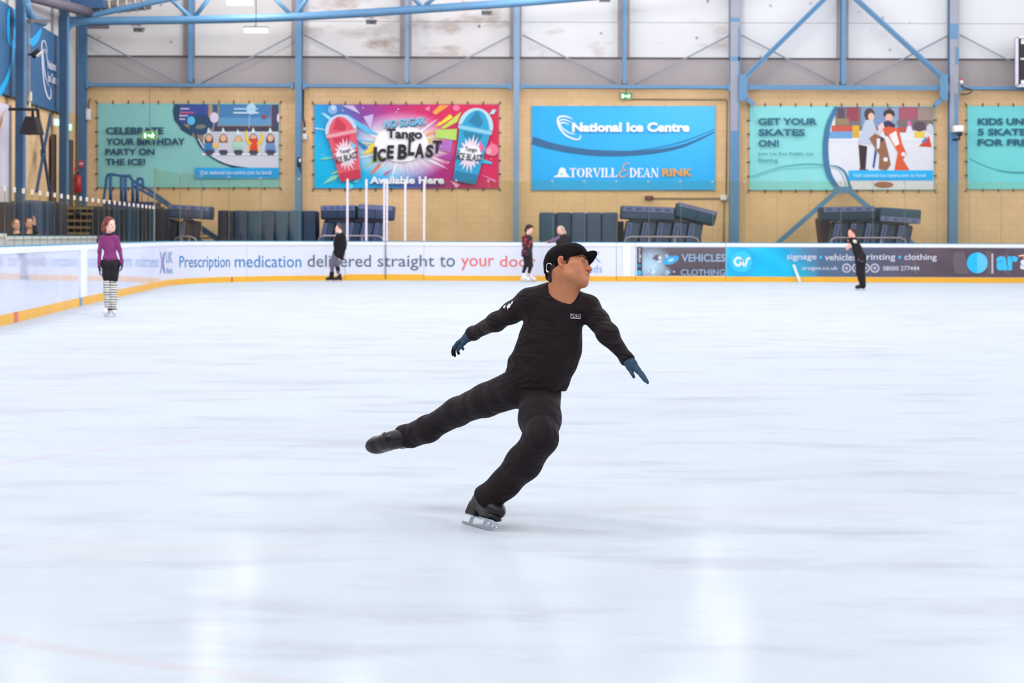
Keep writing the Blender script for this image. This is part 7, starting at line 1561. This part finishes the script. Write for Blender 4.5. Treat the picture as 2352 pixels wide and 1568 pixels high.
# two people behind the left glass
for (x, yh, Y, lab, col, px) in ((38, 513, 45.0, 'person in black with a raised face behind the left glass, left one of two', (34, 34, 38), 0), (68, 511, 45.6, 'person in black holding a hand up behind the left glass, right one of two', (30, 38, 38), 1)):
    Q = Fig(lab, (x, 600), Y); h = Q.head(x - 2, yh + 2, (0.6, -0.8, 0.05)); f0 = floor_z(x, yh, Y)
    arm = [([(x + 9, 540), (x + 14, 530), (x + 11, 514)], [4, 3, 2.4])] if px else [([(x + 10, 540), (x + 12, 558), (x + 6, 572)], [4, 3, 2.4])]
    Q.body([([(x, yh + 8), (x, 535)], [5, 6]), ([(x, 542), (x, 590)], [11, 11], 0.7), ([(x - 10, 540), (x - 12, 560), (x - 6, 574)], [4, 3, 2.4]), ([(x - 6, 590), (x - 6, yh + f0 - 8)], [7, 4]), ([(x + 6, 590), (x + 6, yh + f0 - 8)], [7, 4])] + arm, (214, 168, 146),
           hands=((Q.q(x + 11, 514), (0, -0.1, 1), (-0.3, -0.9, 0), (-1, 0, 0), 0.18, 0.15),) if px else ())
    h.eyes(Q.t)
    hair_sdf(h, [('e', (-0.014, 0, 0.058), (0.104, 0.086, 0.090)), ('e', (0.085, 0, -0.012), (0.080, 0.09, 0.095), 1)], BR, Q.t, 0.008)
    J_ = [([(x - 8, 541), (x + 8, 541)], [6, 6]), ([(x, 546), (x, 570), (x, 590)], [13, 14, 15], 0.75), ([(x - 10, 541), (x - 13, 560), (x - 7, 572)], [5.6, 4.8, 4])]
    J_ += [([(x + 9, 541), (x + 14, 532), (x + 11.5, 520)], [5.6, 4.8, 4])] if px else [([(x + 10, 541), (x + 13, 560), (x + 7, 572)], [5.6, 4.8, 4])]
    Q.cloth('coat', J_, M('coat_%d' % px, col, 0.8), 0.014)
    Q.cloth('trousers', [([(x - 6, 588), (x - 6, yh + f0 - 6)], [8.5, 6]), ([(x + 6, 588), (x + 6, yh + f0 - 6)], [8.5, 6])], M('dark_trousers', (36, 38, 46), 0.8), 0.014)
    for s_ in (-6, 6): c = Q.q(x + s_, 600); S = SDF(); S.e((c.x, Y - 0.06, 0.045), (0.05, 0.13, 0.05), None, 0.01); S.cut((c.x, Y, 0.0), (0, 0, -1)); S.build('shoe', BLACK_LEATHER, 0.01, Q.t)

# skater beyond the right edge, only the fingers reach into the picture
Rp = Fig('person mostly beyond the right edge, fingers of one hand reaching in', (2412, 690), 38.0)
h = Rp.head(2412, 500, (-0.9, -0.3, 0))
Rp.body([([(2413, 505), (2414, 520)], [6, 7]), ([(2414, 528), (2414, 590)], [13, 14], 0.7), ([(2404, 532), (2384, 560), (2360, 587)], [5.5, 4.5, 3.4]), ([(2425, 532), (2432, 565), (2428, 595)], [5, 4, 3.2]), ([(2408, 592), (2408, 680)], [9, 5]), ([(2421, 592), (2421, 680)], [9, 5])], (232, 168, 146),
        hands=((Rp.q(2360, 587), (-1, -0.1, 0.02), (0.1, 0.2, -1), (0, -1, 0.3), 0.19, 0.14), (Rp.q(2428, 595), (0, -0.1, -1), (-0.8, 0.2, 0), (0, -1, 0), 0.18, 0.4)))
h.eyes(Rp.t)
hair_sdf(h, [('e', (-0.014, 0, 0.058), (0.104, 0.086, 0.090)), ('e', (0.085, 0, -0.012), (0.080, 0.09, 0.095), 1)], BR, Rp.t, 0.008)
Rp.cloth('jumper', [([(2404, 530), (2424, 530)], [7.5, 7.5]), ([(2414, 536), (2414, 590)], [17, 18], 0.75), ([(2404, 532), (2384, 560), (2363, 584)], [7.5, 6, 4.6]), ([(2425, 532), (2432, 565), (2428, 593)], [7, 6, 4.6])], PURPLE, 0.014)
Rp.cloth('trousers', [([(2408, 588), (2408, 676)], [11.5, 7.5]), ([(2421, 588), (2421, 676)], [11.5, 7.5])], M('black_leggings', (26, 24, 28), 0.7), 0.014)
for x in (2404, 2421): p = Rp.q(x, 690); p.z = 0.002; skate(Rp.t, p, (-0.95, -0.3, 0), (0, 0, 1), BLACK_LEATHER, 0.95, 0.01, 0.1, False)
